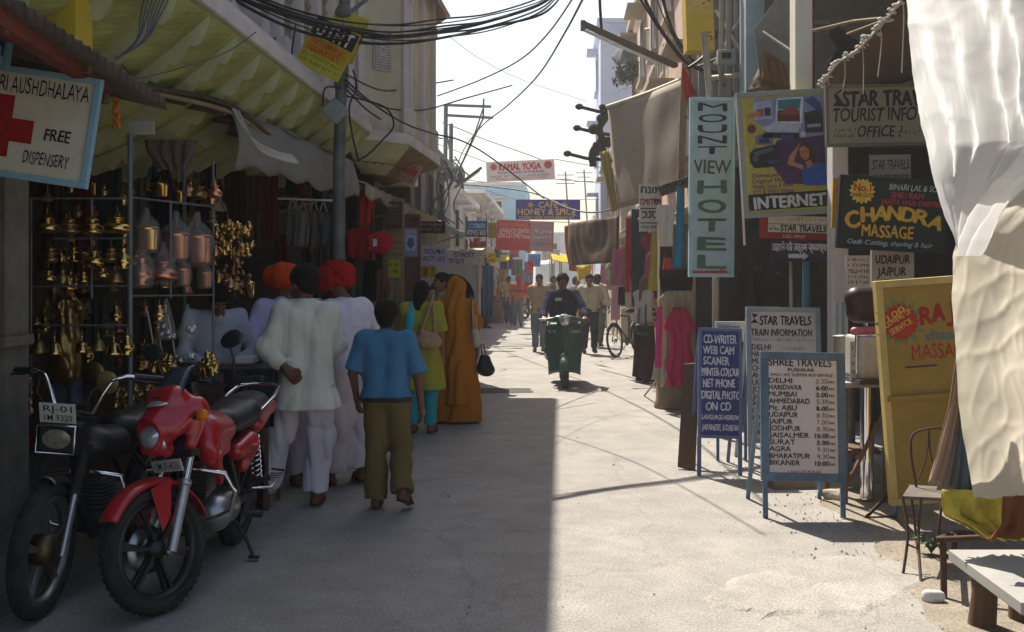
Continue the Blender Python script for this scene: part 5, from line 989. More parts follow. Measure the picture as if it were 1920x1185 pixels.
def scooter():
    T = place((.80, 15.75, 0), (-.02, -1)); r = thing('motor_scooter', 'dark green step-through scooter ridden towards us down the sunlit street', 'scooter', (.8, 15.1, 0))
    ax = V((0, 1.22, .23)); wheel(r, T @ Matrix.Translation(ax), .225, .10, 5, M_GREYM, False); wheel(r, T @ Matrix.Translation(V((0, 0, .225))), .225, .10, 5, M_GREYM, False)
    b = B(T)
    def shield(u, v):
        x = (u-.5)*2; z = .22+.72*v; wd = .262-.03*math.cos(v*3.0)-.10*max(0, v-.8)/.2*.6; return V((x*wd, 1.06-.14*x*x-.10*v+.02, z-.05*abs(x)**3*(1-v)))
    b.sheet(shield, 12, 14); b.build('leg_shield', M_GRN, r, solid=.02)
    pr = [rc((0, 1.15, .40), (0, 1.10, .70), .055, .06), rc((0, 1.10, .42), (0, 1.04, .9), .05, .05)]; soft('horn_cover', pr, M_GRN, r, .015, T, k=.03)
    fender(r, T @ Matrix.Translation(ax), .27, .17, 10, 165, M_GRN, 'front_fender')
    soft('mudguard_cap', [rc((0, 1.22, .46), (0, 1.12, .44), .06, .07), rc((0, 1.30, .36), (0, 1.18, .44), .05, .06)], M_GRN, r, .015, T, k=.04)
    pr = [rc((0, 1.06, .98), (0, .92, 1.0), .085, .08), rc((-.10, .98, 1.0), (.10, .98, 1.0), .05, .05), rc((-.10, .98, 1.0), (-.26, .94, .99), .04, .025), rc((.10, .98, 1.0), (.26, .94, .99), .04, .025)]; soft('headset', pr, M_GRN, r, .014, T, k=.04)
    b = B(T); b.lathe([(0, .03), (.05, .022), (.074, 0), (.078, -.02)], (0, 1.135, .985), (0, 1, 0), 20); b.build('headlight', M_GLS, r)
    b = B(T); b.tube([(-.08, 1.12, 1.05), (0, 1.15, 1.07), (.08, 1.12, 1.05)], .014, 6); b.build('lamp_peak', M_CHR, r)
    for s in (-1, 1): b = B(T); b.tube([(s*.25, .94, .99), (s*.38, .90, .985)], .018, 8); b.tube([(s*.26, .97, .99), (s*.36, .98, .97)], .006, 5); b.build('grip', M_SEAT, r)
    b = B(T); b.box((.0, .58, .24), (.34, .75, .03)); b.build('floorboard', M_GRN, r, bev=.01)
    for s in (-1, 1): soft('side_cowl', [rc((s*.17, .16, .48), (s*.16, -.18, .50), .13, .09), rc((s*.19, .08, .40), (s*.17, -.14, .42), .10, .09)], M_GRN, r, .016, T, k=.05)
    soft('body_shell', [rc((0, .22, .45), (0, -.25, .58), .13, .11), rc((0, .25, .66), (0, -.25, .68), .10, .10)], M_GRN, r, .016, T, k=.05)
    soft('seat', [rc((0, .25, .79), (0, -.32, .80), .10, .10), rc((-.08, .2, .79), (-.08, -.25, .80), .07, .07), rc((.08, .2, .79), (.08, -.25, .80), .07, .07)], M_SEAT, r, .016, T, k=.05, cuts=[(0, 0, -1, -.74)])
    b = B(T)
    for i, (t, x, z, wd) in enumerate((('PL-14', .25, .80, .12), ('5562', -.10, .80, .14))):
        vs, fs = text_mesh(t, .02); x0 = max(v[0] for v in vs); k = wd/x0; b.add([V((x-v[0]*k, 1.06-.14*((x-v[0]*k)/.28)**2-.10*((z-.22)/.72)+.035, z+v[1]*.05)) for v in vs], fs)
    b.build('lettering', paint('#b8bab4'), r)
scooter()
def bicycle(T, label, col):
    r = thing('bicycle', label, 'bicycle', T.translation)
    m = mat('bicycle_paint', col, .5)
    wheel(r, T @ Matrix.Translation(V((0, 1.08, .34))), .34, .045, 0, M_CHR, False, wire=True); wheel(r, T @ Matrix.Translation(V((0, 0, .34))), .34, .045, 0, M_CHR, False, wire=True)
    b = B(T); bb = V((0, .44, .30)); st = V((0, .32, .82)); hd1 = V((0, .88, .86)); hd0 = V((0, .92, .70))
    for a, c in ((bb, st), (st, hd1), (bb, hd0), (hd0, hd1)): b.tube([a, c], .017, 8)
    for s in (-1, 1): b.tube([bb+V((s*.02, 0, 0)), V((s*.06, 0, .34))], .009, 6); b.tube([st+V((s*.02, 0, -.05)), V((s*.06, 0, .34))], .008, 6); b.tube([hd0+V((s*.03, .02, -.02)), V((s*.055, 1.08, .34))], .011, 6)
    b.build('frame', m, r)
    b = B(T); b.tube([V((-.28, .72, .98)), V((-.2, .86, 1.0)), V((0, .88, .97)), V((.2, .86, 1.0)), V((.28, .72, .98))], .011, 8); b.tube([V((0, .88, .86)), V((0, .88, .97))], .012, 8); b.build('handlebar', M_CHR, r)
    soft('saddle', [rc((0, .42, .93), (0, .22, .94), .03, .06), rc((-.05, .22, .94), (.05, .22, .94), .05, .05)], M_SEAT, r, .015, T, k=.03)
    b = B(T); b.tube([st, V((0, .31, .92))], .012, 6); b.build('seat_post', M_CHR, r)
    b = B(T)
    for s in (-1, 1): b.tube([V((s*.06, -.38, .70)), V((s*.06, .2, .72))], .006, 5); b.tube([V((s*.06, -.3, .70)), V((s*.06, 0, .34))], .005, 5)
    for y in (-.35, -.2, -.05, .1): b.tube([V((-.06, y, .705)), V((.06, y, .705))], .005, 5)
    b.build('carrier', M_BLKM, r)
    b = B(T); b.lathe([(0, -.004), (.09, -.004), (.09, .004), (0, .004)], bb+V((.05, 0, 0)), (1, 0, 0), 18); b.tube([bb+V((.06, 0, 0)), bb+V((.07, .10, -.12))], .009, 6); b.tube([bb+V((-.06, 0, 0)), bb+V((-.07, -.10, .12))], .009, 6); b.box(bb+V((.11, .1, -.12)), (.09, .06, .02)); b.box(bb+V((-.11, -.1, .12)), (.09, .06, .02)); b.build('crank', M_GREYM, r)
    fender(r, T @ Matrix.Translation(V((0, 0, .34))), .375, .06, 30, 185, m, 'mudguard'); fender(r, T @ Matrix.Translation(V((0, 1.08, .34))), .375, .06, 40, 160, m, 'mudguard')
bicycle(place((2.72, 21.2, 0), (-.55, -.84), 7), 'black roadster bicycle leaning by the clothes stalls behind the long haired woman', (.02, .02, .022))
# ------------------------------------------------------------------ more people along the sunny street
J = joints(1.70, belly=(0, .06, 1.02), pelvis=(0, .02, .90), chest=(0, .11, 1.22), neck=(0, .14, 1.40), head=(0, .18, 1.55), shL=(-.19, .11, 1.35), shR=(.19, .11, 1.35), elL=(-.32, .42, 1.10), elR=(.32, .42, 1.10), wrL=(-.31, .78, 1.01), wrR=(.31, .78, 1.01),
    hipL=(-.10, .04, .88), hipR=(.10, .04, .88), knL=(-.19, .48, .72), knR=(.19, .48, .72), anL=(-.17, .56, .33), anR=(.17, .56, .33), toeL=(-.19, .74, .285), toeR=(.19, .74, .285))
person('scooter rider in dark navy shirt with a white breast badge, facing us', (.80, 15.75, 0), 181, 1.70, J, SKD, .013, 'full', [('shirt', cloth('#191936'), dict(hem=.80, sleeve=.95, off=.022, fold=.009, flare=0)), ('trousers', cloth('#2c2c34'), dict(w=1.1))], shoes=M_SHOE, front=True, girth=1.1, curl=1.2, thumbs=dict(L=(1, 0, 0), R=(-1, 0, 0)))
b = B(); b.box((.72, 15.44, 1.28), (.10, .008, .05)); bd = b.build('badge', paint('#b8b4b0')); adopt(bd, [o for o in COL.objects if o.name.startswith('person') and o.get('label', '').startswith('scooter rider')][0])
W1 = joints(1.7, knL=(-.09, .16, .52), anL=(-.09, .12, .12), toeL=(-.1, .28, .06), knR=(.09, .02, .5), anR=(.10, -.12, .10), toeR=(.11, .05, .035), elL=(-.26, -.1, 1.12), wrL=(-.27, -.06, .87), elR=(.25, .0, 1.12), wrR=(.25, .14, .9))
person('bare-armed man in tan shirt and grey jeans walking left of the scooter', (.60, 21.85, 0), 186, 1.64, W1, SKD, .016, 'short', [('shirt', cloth('#97806a'), dict(hem=.88, sleeve=.4)), ('trousers', cloth('#5c6472'), {})], front=True)
person('man in pale checked shirt and black trousers walking right of the scooter', (1.66, 21.4, 0), 176, 1.70, W1, SKD, .016, 'short', [('shirt', mat('pale_check_cotton', (.42, .40, .27), .9, var=.3, scale=30), dict(hem=.90, sleeve=.45, off=.024)), ('trousers', cloth('#1c1b20'), {}), ('belt', mat('dark_belt', 0), dict(z=.93, off=.022))], shoes=M_SHOE, front=True, girth=1.08)
person('man in loose white shirt and grey trousers close behind the checked shirt', (2.02, 23.6, 0), 20, 1.76, W1, SKD, .016, 'short', [('kurta', cloth('#b5ab9a'), dict(hem=.78, sleeve=.85, off=.03)), ('trousers', cloth('#57534e'), {})])
J = joints(1.66, elR=(.19, .14, 1.13), wrR=(.16, .33, .98), elL=(-.20, .1, 1.12), wrL=(-.16, .3, .93), head=(0, .06, 1.57))
M_BRH = mat('light_brown_hair', (.14, .075, .035), .6, var=.4, scale=50, stretch=(3, 3, .5), bump=.4, bscale=100)  # light brown is the hair's own colour
person('woman with long brown hair, white top and dark maroon trousers by the dress stall', (2.04, 15.4, 0), 62, 1.52, J, SKP, .013, 'long', [('top', cloth('#b5b2b4'), dict(hem=.90, sleeve=.0, off=.012)), ('trousers', cloth('#2c1a22'), dict(w=1.2, cuff=.09, off=.03, len=1.04, waist=.98))], hairm=M_BRH, shoes=M_SHOE, girth=.92)
b = thing('handbag', 'black shoulder bag at the hip of the long haired woman', 'bag', (2.03, 15.3, .8)); soft('pouch', [rc((1.93, 15.22, .86), (2.04, 15.17, .85), .05, .05), rc((1.94, 15.22, .80), (2.04, 15.17, .79), .055, .055)], mat('black_bag', 0), b, .014, k=.04, fold=.004)
q = B(); q.tube([(2.04, 15.17, .90), (2.04, 15.20, 1.15), (2.10, 15.40, 1.40), (2.0, 15.5, 1.3), (1.93, 15.24, .9)], .012, 6); q.build('strap', mat('black_bag', 0), b)
person('man in light blue-white shirt and black trousers standing at the far left shops', (-.86, 32.6, 0), 75, 1.66, joints(), SKD, .02, 'short', [('shirt', cloth('#9aa4aa'), dict(hem=.9, sleeve=.45)), ('trousers', cloth('#17171c'), {})], shoes=M_SHOE)
person('man in yellow shirt carrying a blue bundle, walking far down the street', (-.12, 34.8, 0), 5, 1.72, W1, SKD, .022, 'short', [('shirt', cloth('#a8862c'), dict(hem=.85, sleeve=.45)), ('trousers', cloth('#2c3a6a'), dict(w=1.1))])
person('walker in grey trousers with a salmon red backpack far down the street', (.20, 33.6, 0), -4, 1.76, W1, SKP, .022, 'short', [('shirt', cloth('#9a5a50'), dict(hem=.86, sleeve=.45)), ('trousers', cloth('#6a6c74'), {})], shoes=M_SHOE)
bp = thing('backpack', 'salmon red backpack worn by the far walker in grey trousers', 'backpack', (.2, 33.4, 1.0)); soft('pack', [rc((.12, 33.42, 1.38), (.28, 33.42, 1.38), .12, .12), rc((.10, 33.40, 1.08), (.30, 33.40, 1.08), .13, .13)], cloth('#a8503c'), bp, .022, k=.06, fold=.006)
q = B(); q.tube([(.12, 33.48, 1.45), (.10, 33.62, 1.48), (.12, 33.72, 1.3)], .02, 5); q.tube([(.28, 33.48, 1.45), (.30, 33.62, 1.48), (.28, 33.72, 1.3)], .02, 5); q.build('strap', cloth('#a8503c'), bp)
far = [(1.05, 37, '#8c6a78', '#3a3a44', 170), (1.75, 44, '#b5a890', '#4c4038', 10), (.75, 52, '#3c4a78', '#22222a', 185), (2.5, 30, '#a8a29a', '#5a5a60', 200), (2.1, 49, '#9a3a34', '#3a3a3a', 0), (1.6, 58, '#a89a3a', '#44444c', 175)]
lab = ['mauve shirted', 'cream shirted', 'navy shirted', 'grey-white shirted', 'red shirted', 'mustard shirted', 'slate blue shirted', 'sage green shirted']
for i, (x, y, c1, c2, fc) in enumerate(far):
    person(lab[i]+' passer-by in the distant crowd under the banners', (x, y, 0), fc, 1.6+.04*(i % 4), W1 if i % 2 else joints(1.64), SKD, .028, 'short', [('shirt', cloth(c1), dict(hem=.82, sleeve=.5, off=.03)), ('trousers', cloth(c2), {})], hands=False, group='distant passers-by', shoes=None)

person('shopper in off-white kurta standing at the sunny clothes stalls past the bicycle', (1.75, 27.5, 0), 100, 1.66, joints(1.66), SKD, .02, 'short', [('kurta', cloth('#a89c88'), dict(hem=.6, sleeve=.85)), ('trousers', cloth('#8c8478'), {})], shoes=None)
person('shopper in a plum sari at the far left stalls before the parked mopeds', (-.95, 36.5, 0), 60, 1.55, joints(1.55), SKD, .022, 'bob', [('kurta', cloth('#6a2a50'), dict(hem=.7, sleeve=.4)), ('skirt', cloth('#5c2446'), dict(r=.27, name='sari_skirt'))], shoes=None)
person('man in dark green shirt crossing far behind the scooter rider', (1.3, 31.5, 0), 95, 1.68, W1, SKD, .022, 'short', [('shirt', cloth('#2c4a38'), dict(hem=.85, sleeve=.5)), ('trousers', cloth('#3a3630'), {})], shoes=None)
# ------------------------------------------------------------------ cloths, awnings, poles and cables
def bez(pts, n=6):
    pts = [V(p) for p in pts]; out = []
    for i in range(len(pts)-1):
        p0, p1, p2, p3 = pts[max(i-1, 0)], pts[i], pts[i+1], pts[min(i+2, len(pts)-1)]
        for j in range(n):
            t = j/n; out.append(.5*((2*p1)+(p2-p0)*t+(2*p0-5*p1+4*p2-p3)*t*t+(3*p1-p0-3*p2+p3)*t*t*t))
    return out+[pts[-1]]
def interp(tab, v):
    for a, c in zip(tab, tab[1:]):
        if v <= c[0]: t = (v-a[0])/(c[0]-a[0] or 1); return [x+(y-x)*t for x, y in zip(a, c)]
    return list(tab[-1])
def hang(name, label, cat, prof, Y, m, fold=.015, n=5, group=None, nu=22, nv=24, th=.004, tilt=0., parent=None, seed=None):
    """cloth hanging in folds; prof rows are (y, x left, x right) in photo pixels at distance Y"""
    g = random.Random(seed or int(prof[0][0]*13+prof[0][1]*7)); ph = g.uniform(0, 6); ph2 = g.uniform(0, 6)
    y0, y1 = prof[0][0], prof[-1][0]; b = B()
    def fn(u, v):
        y, xl, xr = interp(prof, y0+(y1-y0)*v); p = P(xl+(xr-xl)*u, y, Y)
        d = fold*(math.sin(u*n*6.28+ph+.9*math.sin(v*3+ph2))+.5*math.sin(u*n*11+ph2+v*4)+.25*math.sin(u*n*25+v*7))*(.35+.65*v)
        return p+V((0, d+tilt*v, 0))
    b.sheet(fn, nu, nv); o = b.build(name, m, parent, solid=th)
    return tag(o, label, cat, group) if parent is None else o
def quad(name, label, cat, c, m, nu=24, nv=16, fold=.02, n=4, sag=0., th=.004, edge=.0, group=None, parent=None, dirv=None):
    """cloth stretched between four photo points (x, y, Y): top-left, top-right, bottom-right, bottom-left"""
    q = [p if isinstance(p, Vector) else P(*p) for p in c]; N = (q[1]-q[0]).cross(q[3]-q[0]).normalized(); g = random.Random(len(label)*7+nu); ph = g.uniform(0, 6); b = B()
    def fn(u, v):
        p = q[0].lerp(q[1], u).lerp(q[3].lerp(q[2], u), v)
        e = edge*math.sin(u*37+ph)*v
        return p+N*fold*(math.sin(u*n*6.28+ph+math.sin(v*4))+.4*math.sin(u*n*15+v*5+ph)+.3*math.sin(v*n*9+u*5))+V((0, 0, -sag*4*u*(1-u)*(.3+.7*v)-sag*1.2*v*(1-v)-e))
    b.sheet(fn, nu, nv); o = b.build(name, m, parent, solid=th)
    return tag(o, label, cat, group) if parent is None else o
def pole(name, label, cat, pts, r, m, n=10, group=None):
    b = B(); b.tube(pts, r, n); return tag(b.build(name, m), label, cat, group)
WSH = mat('sun_bleached_sheet', (.88, .87, .86), .95, var=.06, scale=4, bump=.35, bscale=5, trans=.66, crease=True, stretch=(1, 1, .5)); CRS = mat('cream_sheet', (.74, .68, .56), .95, var=.10, scale=3, bump=.9, bscale=8, trans=.55, stain=.06, crease=True)
M_CANV = mat('grey_canvas', (.25, .24, .225), .95, var=.18, scale=3, bump=.3, bscale=30, trans=.12, stain=.4); M_BAM = mat('bamboo_thatch', (.075, .055, .038), .95, var=.4, scale=7, stretch=(1, 14, 1), bump=.5); M_TIN = mat('rusted_tin', (.10, .075, .06), .75, .2, var=.4, scale=5, stain=.5); M_BEIGE = mat('beige_tarpaulin', (.48, .42, .35), .95, var=.08, scale=3, bump=.25, bscale=12, trans=.26, stain=.1); M_BRC = mat('brown_canopy_cloth', (.15, .10, .062), .95, var=.2, scale=3, bump=.3, trans=.12, stain=.3)
M_STEEL = mat('weathered_steel_pole', (.13, .145, .145), .6, .3, var=.3, scale=6, stain=.5); M_BAMB = mat('bamboo_pole', (.27, .20, .12), .8, var=.25, scale=5, stretch=(4, 4, 1)); M_WIRE = mat('black_cable', (.014, .014, .016), .6); M_WIRE2 = mat('grey_blue_cable', (.10, .105, .13), .7); M_IRON = metalm('dark_iron', (.05, .045, .04), .6)
from mathutils import noise
# big sheets at the right edge
rows = [(-60, 1692, 2150), (0, 1700, 2120), (150, 1714, 2080), (270, 1735, 2040), (345, 1754, 1925), (385, 1768, 1876), (420, 1782, 1850), (450, 1795, 1832), (484, 1808, 1818)]
b = B()
def fsheet(u, v):
    y, xl, xr = interp(rows, -60+540*v); Y = 4.25-.55*u+.10*v
    diag = u*3.2-v*1.1
    cr = (1-abs(noise.noise(V((u*5+v*2, v*7-u*3, 1)))))**5*.007+(1-abs(noise.noise(V((u*11-v*4, v*12+u*5, 7)))))**5*.005
    d = cr+(.030*math.sin(diag*5.0+.6)+.026*math.sin(diag*13+2*v)+.010*math.sin(u*40+v*9))*min(1, .12+1.5*u)+.0022*math.sin(diag*37+3*math.sin(v*9))*u+.0015*math.sin(diag*71+v*23)*math.sin(v*14+u*6)
    return P(xl+(xr-xl)*u, y, Y)+V((-d*.35, d, 0))
b.sheet(fsheet, 110, 90); tag(b.build('hanging_sheet', WSH), 'big sun-bleached white sheet hanging gathered at the upper right edge', 'cloth')
rows2 = [(290, 1890, 2150), (386, 1868, 2150), (400, 1842, 2150), (440, 1800, 2150), (475, 1788, 2150), (560, 1788, 2150), (760, 1801, 2150), (900, 1822, 2150), (936, 1829, 2150)]
b = B()
def fs2(u, v):
    y, xl, xr = interp(rows2, 290+646*v); Y = 4.45-.5*u; e = 18*u*v
    d = (1-abs(noise.noise(V((u*4, v*10+u*2, 3)))))**6*.007+(1-abs(noise.noise(V((u*9+v*6, v*6-u*7, 5)))))**6*.005+.004*math.sin(v*19+u*5)+.002*math.sin(v*33-u*9)+.010*math.sin(u*16+v*2)
    return P(xl+(xr-xl)*u, y-e, Y)+V((0, d, .004*math.sin(u*50)))
b.sheet(fs2, 120, 130); tag(b.build('hanging_sheet', CRS), 'wrinkled cream sheet hanging below the white one, sunlit from behind', 'cloth')
hang('textile', 'pinkish edge of a folded cloth hanging under the cream sheet', 'cloth', [(655, 1796, 1806), (760, 1780, 1800), (850, 1758, 1782), (908, 1742, 1768)], 4.62, cloth('#a58a76', trans=.2), .012, 2)
hang('textile', 'pale grey cloth hanging beside the pinkish one under the cream sheet', 'cloth', [(655, 1802, 1812), (760, 1792, 1812), (850, 1776, 1812), (920, 1757, 1808)], 4.66, cloth('#8c8880', trans=.2), .014, 3)
hang('textile', 'slate blue cloth at the edge of the cream sheet', 'cloth', [(655, 1806, 1814), (760, 1806, 1830), (850, 1800, 1842), (922, 1790, 1860)], 4.58, cloth('#5a6a74', trans=.2), .014, 3)
hang('textile', 'yellow and green cloth heaped over the table edge under the cream sheet', 'cloth', [(918, 1768, 1925), (945, 1768, 1925), (968, 1772, 1925), (985, 1810, 1925), (1012, 1850, 1925)], 4.55, mat('yellow_print_cloth', (.52, .42, .06), .95, var=.45, scale=9, bump=.4, bscale=20, trans=.2), .03, 4)
hang('textile', 'rust brown cloth draped at the lower right edge over the slab table', 'cloth', [(930, 1880, 1990), (980, 1876, 1990), (1010, 1850, 1990)], 4.2, cloth('#6a4028', .3), .02, 3)
# slab table, bench and wire chair
t = thing('slab_table', 'low table of a pale stone slab on a log at the lower right corner', 'table', P(1860, 1100, 4.4)*1); t.location.z = 0; M_SLAB = mat('pale_stone_slab', (.31, .30, .285), .7, var=.15, scale=4, stain=.3)
b = B(); z = .33; q = [P(1778, 1030, 4.62), P(1990, 1030, 4.62), P(2100, 1160, 3.75), P(1915, 1128, 3.86)]; q = [V((p.x, p.y, z)) for p in q]; b.add(q+[p-V((0, 0, .05)) for p in q], [(0, 3, 2, 1), (4, 5, 6, 7), (0, 1, 5, 4), (1, 2, 6, 5), (2, 3, 7, 6), (3, 0, 4, 7)]); b.build('slab', M_SLAB, t, bev=.004)
b = B(); c = G(1832, 1172); b.tube([V((c.x+.02, c.y, -.02)), V((c.x+.035, c.y, .15)), V((c.x+.025, c.y, .282))], [.062, .055, .06], 12); b.build('log_leg', M_WOODB, t)
b = B(); c = G(1960, 1190); b.tube([V((c.x, c.y+.2, -.02)), V((c.x, c.y+.2, .282))], .06, 12); b.build('log_leg', M_WOODB, t)
M_RUST = mat('rusty_iron_rod', (.085, .05, .035), .8, .3, var=.3, scale=20)
t = thing('wire_chair', 'rusty bent-wire chair with a thin seat before the mustard panel', 'chair', G(1720, 1080)); b = B(); Yc = 5.6
b.tube(bez([P(1719, 935, 5.72), P(1717, 905, 5.74), P(1708, 850, 5.78), P(1712, 815, 5.8), P(1740, 804, 5.8), P(1768, 806, 5.78), P(1776, 840, 5.75), P(1764, 905, 5.7), P(1762, 935, 5.68)]), .007, 6); b.tube(bez([P(1722, 900, 5.73), P(1738, 850, 5.78), P(1742, 806, 5.8)]), .005, 6); b.tube(bez([P(1758, 900, 5.7), P(1745, 850, 5.78), P(1742, 806, 5.8)]), .005, 6); b.build('chair_back', M_RUST, t)
b = B(); q = [P(1692, 930, 5.5), P(1768, 928, 5.45), P(1770, 938, 5.75), P(1706, 938, 5.8)]; zz = q[0].z; q = [V((p.x, p.y, zz)) for p in q]; b.add(q+[p-V((0, 0, .018)) for p in q], [(0, 1, 2, 3), (7, 6, 5, 4), (0, 4, 5, 1), (1, 5, 6, 2), (2, 6, 7, 3), (3, 7, 4, 0)]); b.build('seat', mat('grey_wood_seat', (.12, .10, .085), .8, var=.3), t)
for a, mid, e in ((q[0], (1702, 1000, 5.42), G(1693, 1078)), (q[1]+V((-.12, 0, 0)), (1722, 1010, 5.4), G(1727, 1092)), (q[3], (1716, 990, 5.8), G(1722, 1040)), (q[2], (1760, 1000, 5.7), G(1765, 1035))): b = B(); b.tube(bez([a, P(*mid), e]), .008, 6); b.build('leg', M_RUST, t)
b = B(); b.tube([P(1698, 965, 5.46), P(1722, 975, 5.42)], .006, 6); b.tube([P(1700, 1020, 5.42), P(1724, 1030, 5.4)], .006, 6); b.build('stretcher', M_RUST, t)
t = thing('iron_bench', 'rusty iron bench frame left of the slab table', 'bench', G(1768, 1115)); b = B(); b.tube([P(1756, 1012, 5.0), P(1905, 1005, 4.9)], .016, 8); b.tube([P(1756, 1012, 5.0), P(1790, 1000, 5.9), P(1900, 1000, 5.8)], .016, 8); b.build('seat_frame', M_RUST, t)
for a, e in ((P(1768, 1012, 5.0), G(1770, 1122)), (P(1790, 1002, 5.7), G(1788, 1040))): b = B(); b.tube([a, e], .017, 8); b.build('leg', M_RUST, t)
b = B(); b.tube([P(1772, 1040, 5.0), P(1850, 1088, 4.9)], .010, 6); b.build('brace', M_RUST, t)
# near tin awning, left
t = thing('tin_awning', 'corrugated rusted tin awning on a red-brown beam over the dispensary board', 'awning', (-2.6, 4.2, 2.5))
b = B()
def tin(u, v): Y = 2.9+2.1*u; x = -1.77-.0*Y-1.75*v; return V((x+.04*u, Y, 2.60-.07*u*2+.42*v+.028*math.sin(Y*2*math.pi/.076)))
b.sheet(tin, 220, 6); b.build('corrugated_sheet', M_TIN, t, solid=.003)
b = B(); b.bar(V((-1.80, 2.9, 2.535)), V((-1.93, 4.72, 2.50)), .06, .075); b.build('beam', mat('red_brown_beam', (.16, .04, .03), .8, var=.3), t); b = B(); b.bar(V((-1.93, 4.75, 2.46)), V((-3.3, 4.8, 2.66)), .05, .08); b.build('rafter', M_WOODB, t)
for yy in (3.6, 4.3): b = B(); b.bar(V((-1.82, yy, 2.50)), V((-3.4, yy, 2.86)), .04, .06); b.build('rafter', M_WOODB, t)
t = thing('thatch_awning', 'dark bamboo-thatch awning over the brass stall', 'awning', (-2.6, 6.6, 2.6)); fr = bez([P(225, 150, 5.35), P(330, 172, 6.3), P(440, 203, 7.2), P(500, 245, 7.9), P(548, 290, 8.6)], 8); b = B(); nF = len(fr)-1
b.sheet(lambda u, v: (lambda p: V((p.x-1.55*v, p.y+.15*v, p.z+.34*v+.015*math.sin(v*40+p.y*3))))(fr[int(round(u*nF))]), nF, 10); b.build('thatch', M_BAM, t, solid=.03)
for i in range(0, nF+1, 5): p = fr[i]; b = B(); b.bar(p+V((-.02, 0, -.05)), p+V((-1.5, .15, .26)), .035, .045); b.build('rafter', M_WOODB, t)
b = B(); b.tube([p+V((-.03, 0, -.03)) for p in fr], .018, 6); b.build('edge_batten', M_BAMB, t)
v1 = bez([P(436, 203, 7.2), P(520, 238, 8.2), P(600, 275, 9.2), P(668, 304, 10.3)], 8); b = B(); nV = len(v1)-1
b.sheet(lambda u, v: (lambda p: V((p.x+.05*math.sin(v*2.4)+.018*math.sin(u*23+v*3)-.02, p.y, p.z-(.42-.05*u+.03*math.sin(u*31))*v)))(v1[int(round(u*nV))]), nV, 10)
t = thing('canvas_awning', 'grey canvas awning drooping over the bag stall behind the turbaned men', 'awning', (-2.0, 8.8, 2.4)); b.build('valance', M_CANV, t, solid=.004)
b = B(); b.sheet(lambda u, v: (lambda p: V((p.x-1.3*v, p.y+.05, p.z+.22*v-.12*math.sin(v*3.1)+.02*math.sin(u*19))))(v1[int(round(u*nV))]), nV, 10); b.build('canopy', M_CANV, t, solid=.004)
b = B(); lip = bez([P(436, 203, 7.19), P(455, 235, 7.16), P(480, 265, 7.2), P(515, 283, 7.25), P(548, 290, 7.35)], 6); nL = len(lip)-1
b.sheet(lambda u, v: lip[int(round(u*nL))]+V((.05*v, -.02+.03*math.sin(v*3), -.06*v*math.sin(min(1, u*1.5)*2.2)-.02*v)), nL, 4); b.build('rolled_edge', mat('pale_canvas_edge', (.55, .52, .46), .95, var=.1, trans=.2), t, solid=.012)
for x, y0, y1, Y in ((345, 300, 690, 7.4), (640, 340, 760, 10.4)): b = B(); b.tube([P(x, y0, Y), P(x, y1, Y)], .016, 8); b.build('post', M_STEEL, t)
def awn(label, a0, Ya, Yb, z0, z1, m, dep=1.1, lip=.12, name='awning', tilt=0):
    t = thing(name, label, 'awning', S3(a0-.5, (Ya+Yb)/2, z0)); b = B()
    b.sheet(lambda u, v: S3(a0-dep*v, Ya+(Yb-Ya)*u, z0+tilt*u+(z1-z0)*v-.05*math.sin(v*3.14)*math.sin(u*3.14)+.012*math.sin(u*40)), 24, 8); b.build('canopy', m, t, solid=.012)
    b = B(); b.sheet(lambda u, v: S3(a0+.01*math.sin(u*30), Ya+(Yb-Ya)*u, z0+tilt*u-.005-lip*v*(1+.3*math.sin(u*17))), 30, 3); b.build('valance', m, t, solid=.006)
    for u in (.03, .97):
        b = B(); b.tube([S3(a0-.05, Ya+(Yb-Ya)*u, z0+tilt*u-.03), S3(a0-dep, Ya+(Yb-Ya)*u, z0-.35)], .016, 6); b.build('strut', M_BAMB, t)
    return t
awn('patched pale awning past the utility pole with a torn white edge', -2.05, 10.5, 13.6, 2.60, 2.95, mat('patched_canvas', (.32, .29, .25), .95, var=.4, scale=3, stain=.6, trans=.1))
awn('tan ochre awning along the left shops above the arched stall', -2.1, 13.8, 17.8, 2.62, 2.95, mat('tan_canvas', (.30, .22, .12), .95, var=.2, scale=3, stain=.3, trans=.2), 1.1, .2)
awn('blue-grey awning far along the left shops', -2.3, 19.5, 24, 2.7, 3.0, mat('bluegrey_canvas', (.13, .18, .22), .95, trans=.15), 1.0)
awn('whitish awning beyond the blue-grey one on the left row', -2.35, 24.6, 30, 2.75, 3.1, mat('white_canvas', (.55, .55, .53), .95, trans=.25), 1.0)
# right: tarpaulin and canopies
t = thing('tarpaulin', 'large plain beige tarpaulin hung beside the vertical hotel board', 'tarpaulin', P(1215, 390, 13)*1)
quad('sheet', '', '', [(1141, 203, 15.2), (1283, 148, 12.6), (1287, 348, 12.5), (1158, 392, 15)], M_BEIGE, fold=.012, n=1.2, sag=.03, parent=t)
b = B(); b.tube(bez([P(1138, 200, 15.2), P(1210, 176, 13.9), P(1285, 146, 12.6)]), .03, 6); b.build('rolled_hem', mat('bright_hem', (.62, .58, .5), .95), t)
quad('cloth_strip', 'narrow yellowish cloth strip hanging left of the beige tarpaulin', 'cloth', [(1125, 285, 15.4), (1143, 280, 15.3), (1160, 392, 15.2), (1148, 398, 15.3)], cloth('#a89a58', trans=.3), 8, 14, .02, 2)
hang('red_flag', 'small red-orange pennant hanging from the bamboo pole', 'flag', [(128, 1279, 1284), (160, 1281, 1298), (186, 1285, 1310)], 12.2, cloth('#b82c18', trans=.35), .015, 2)
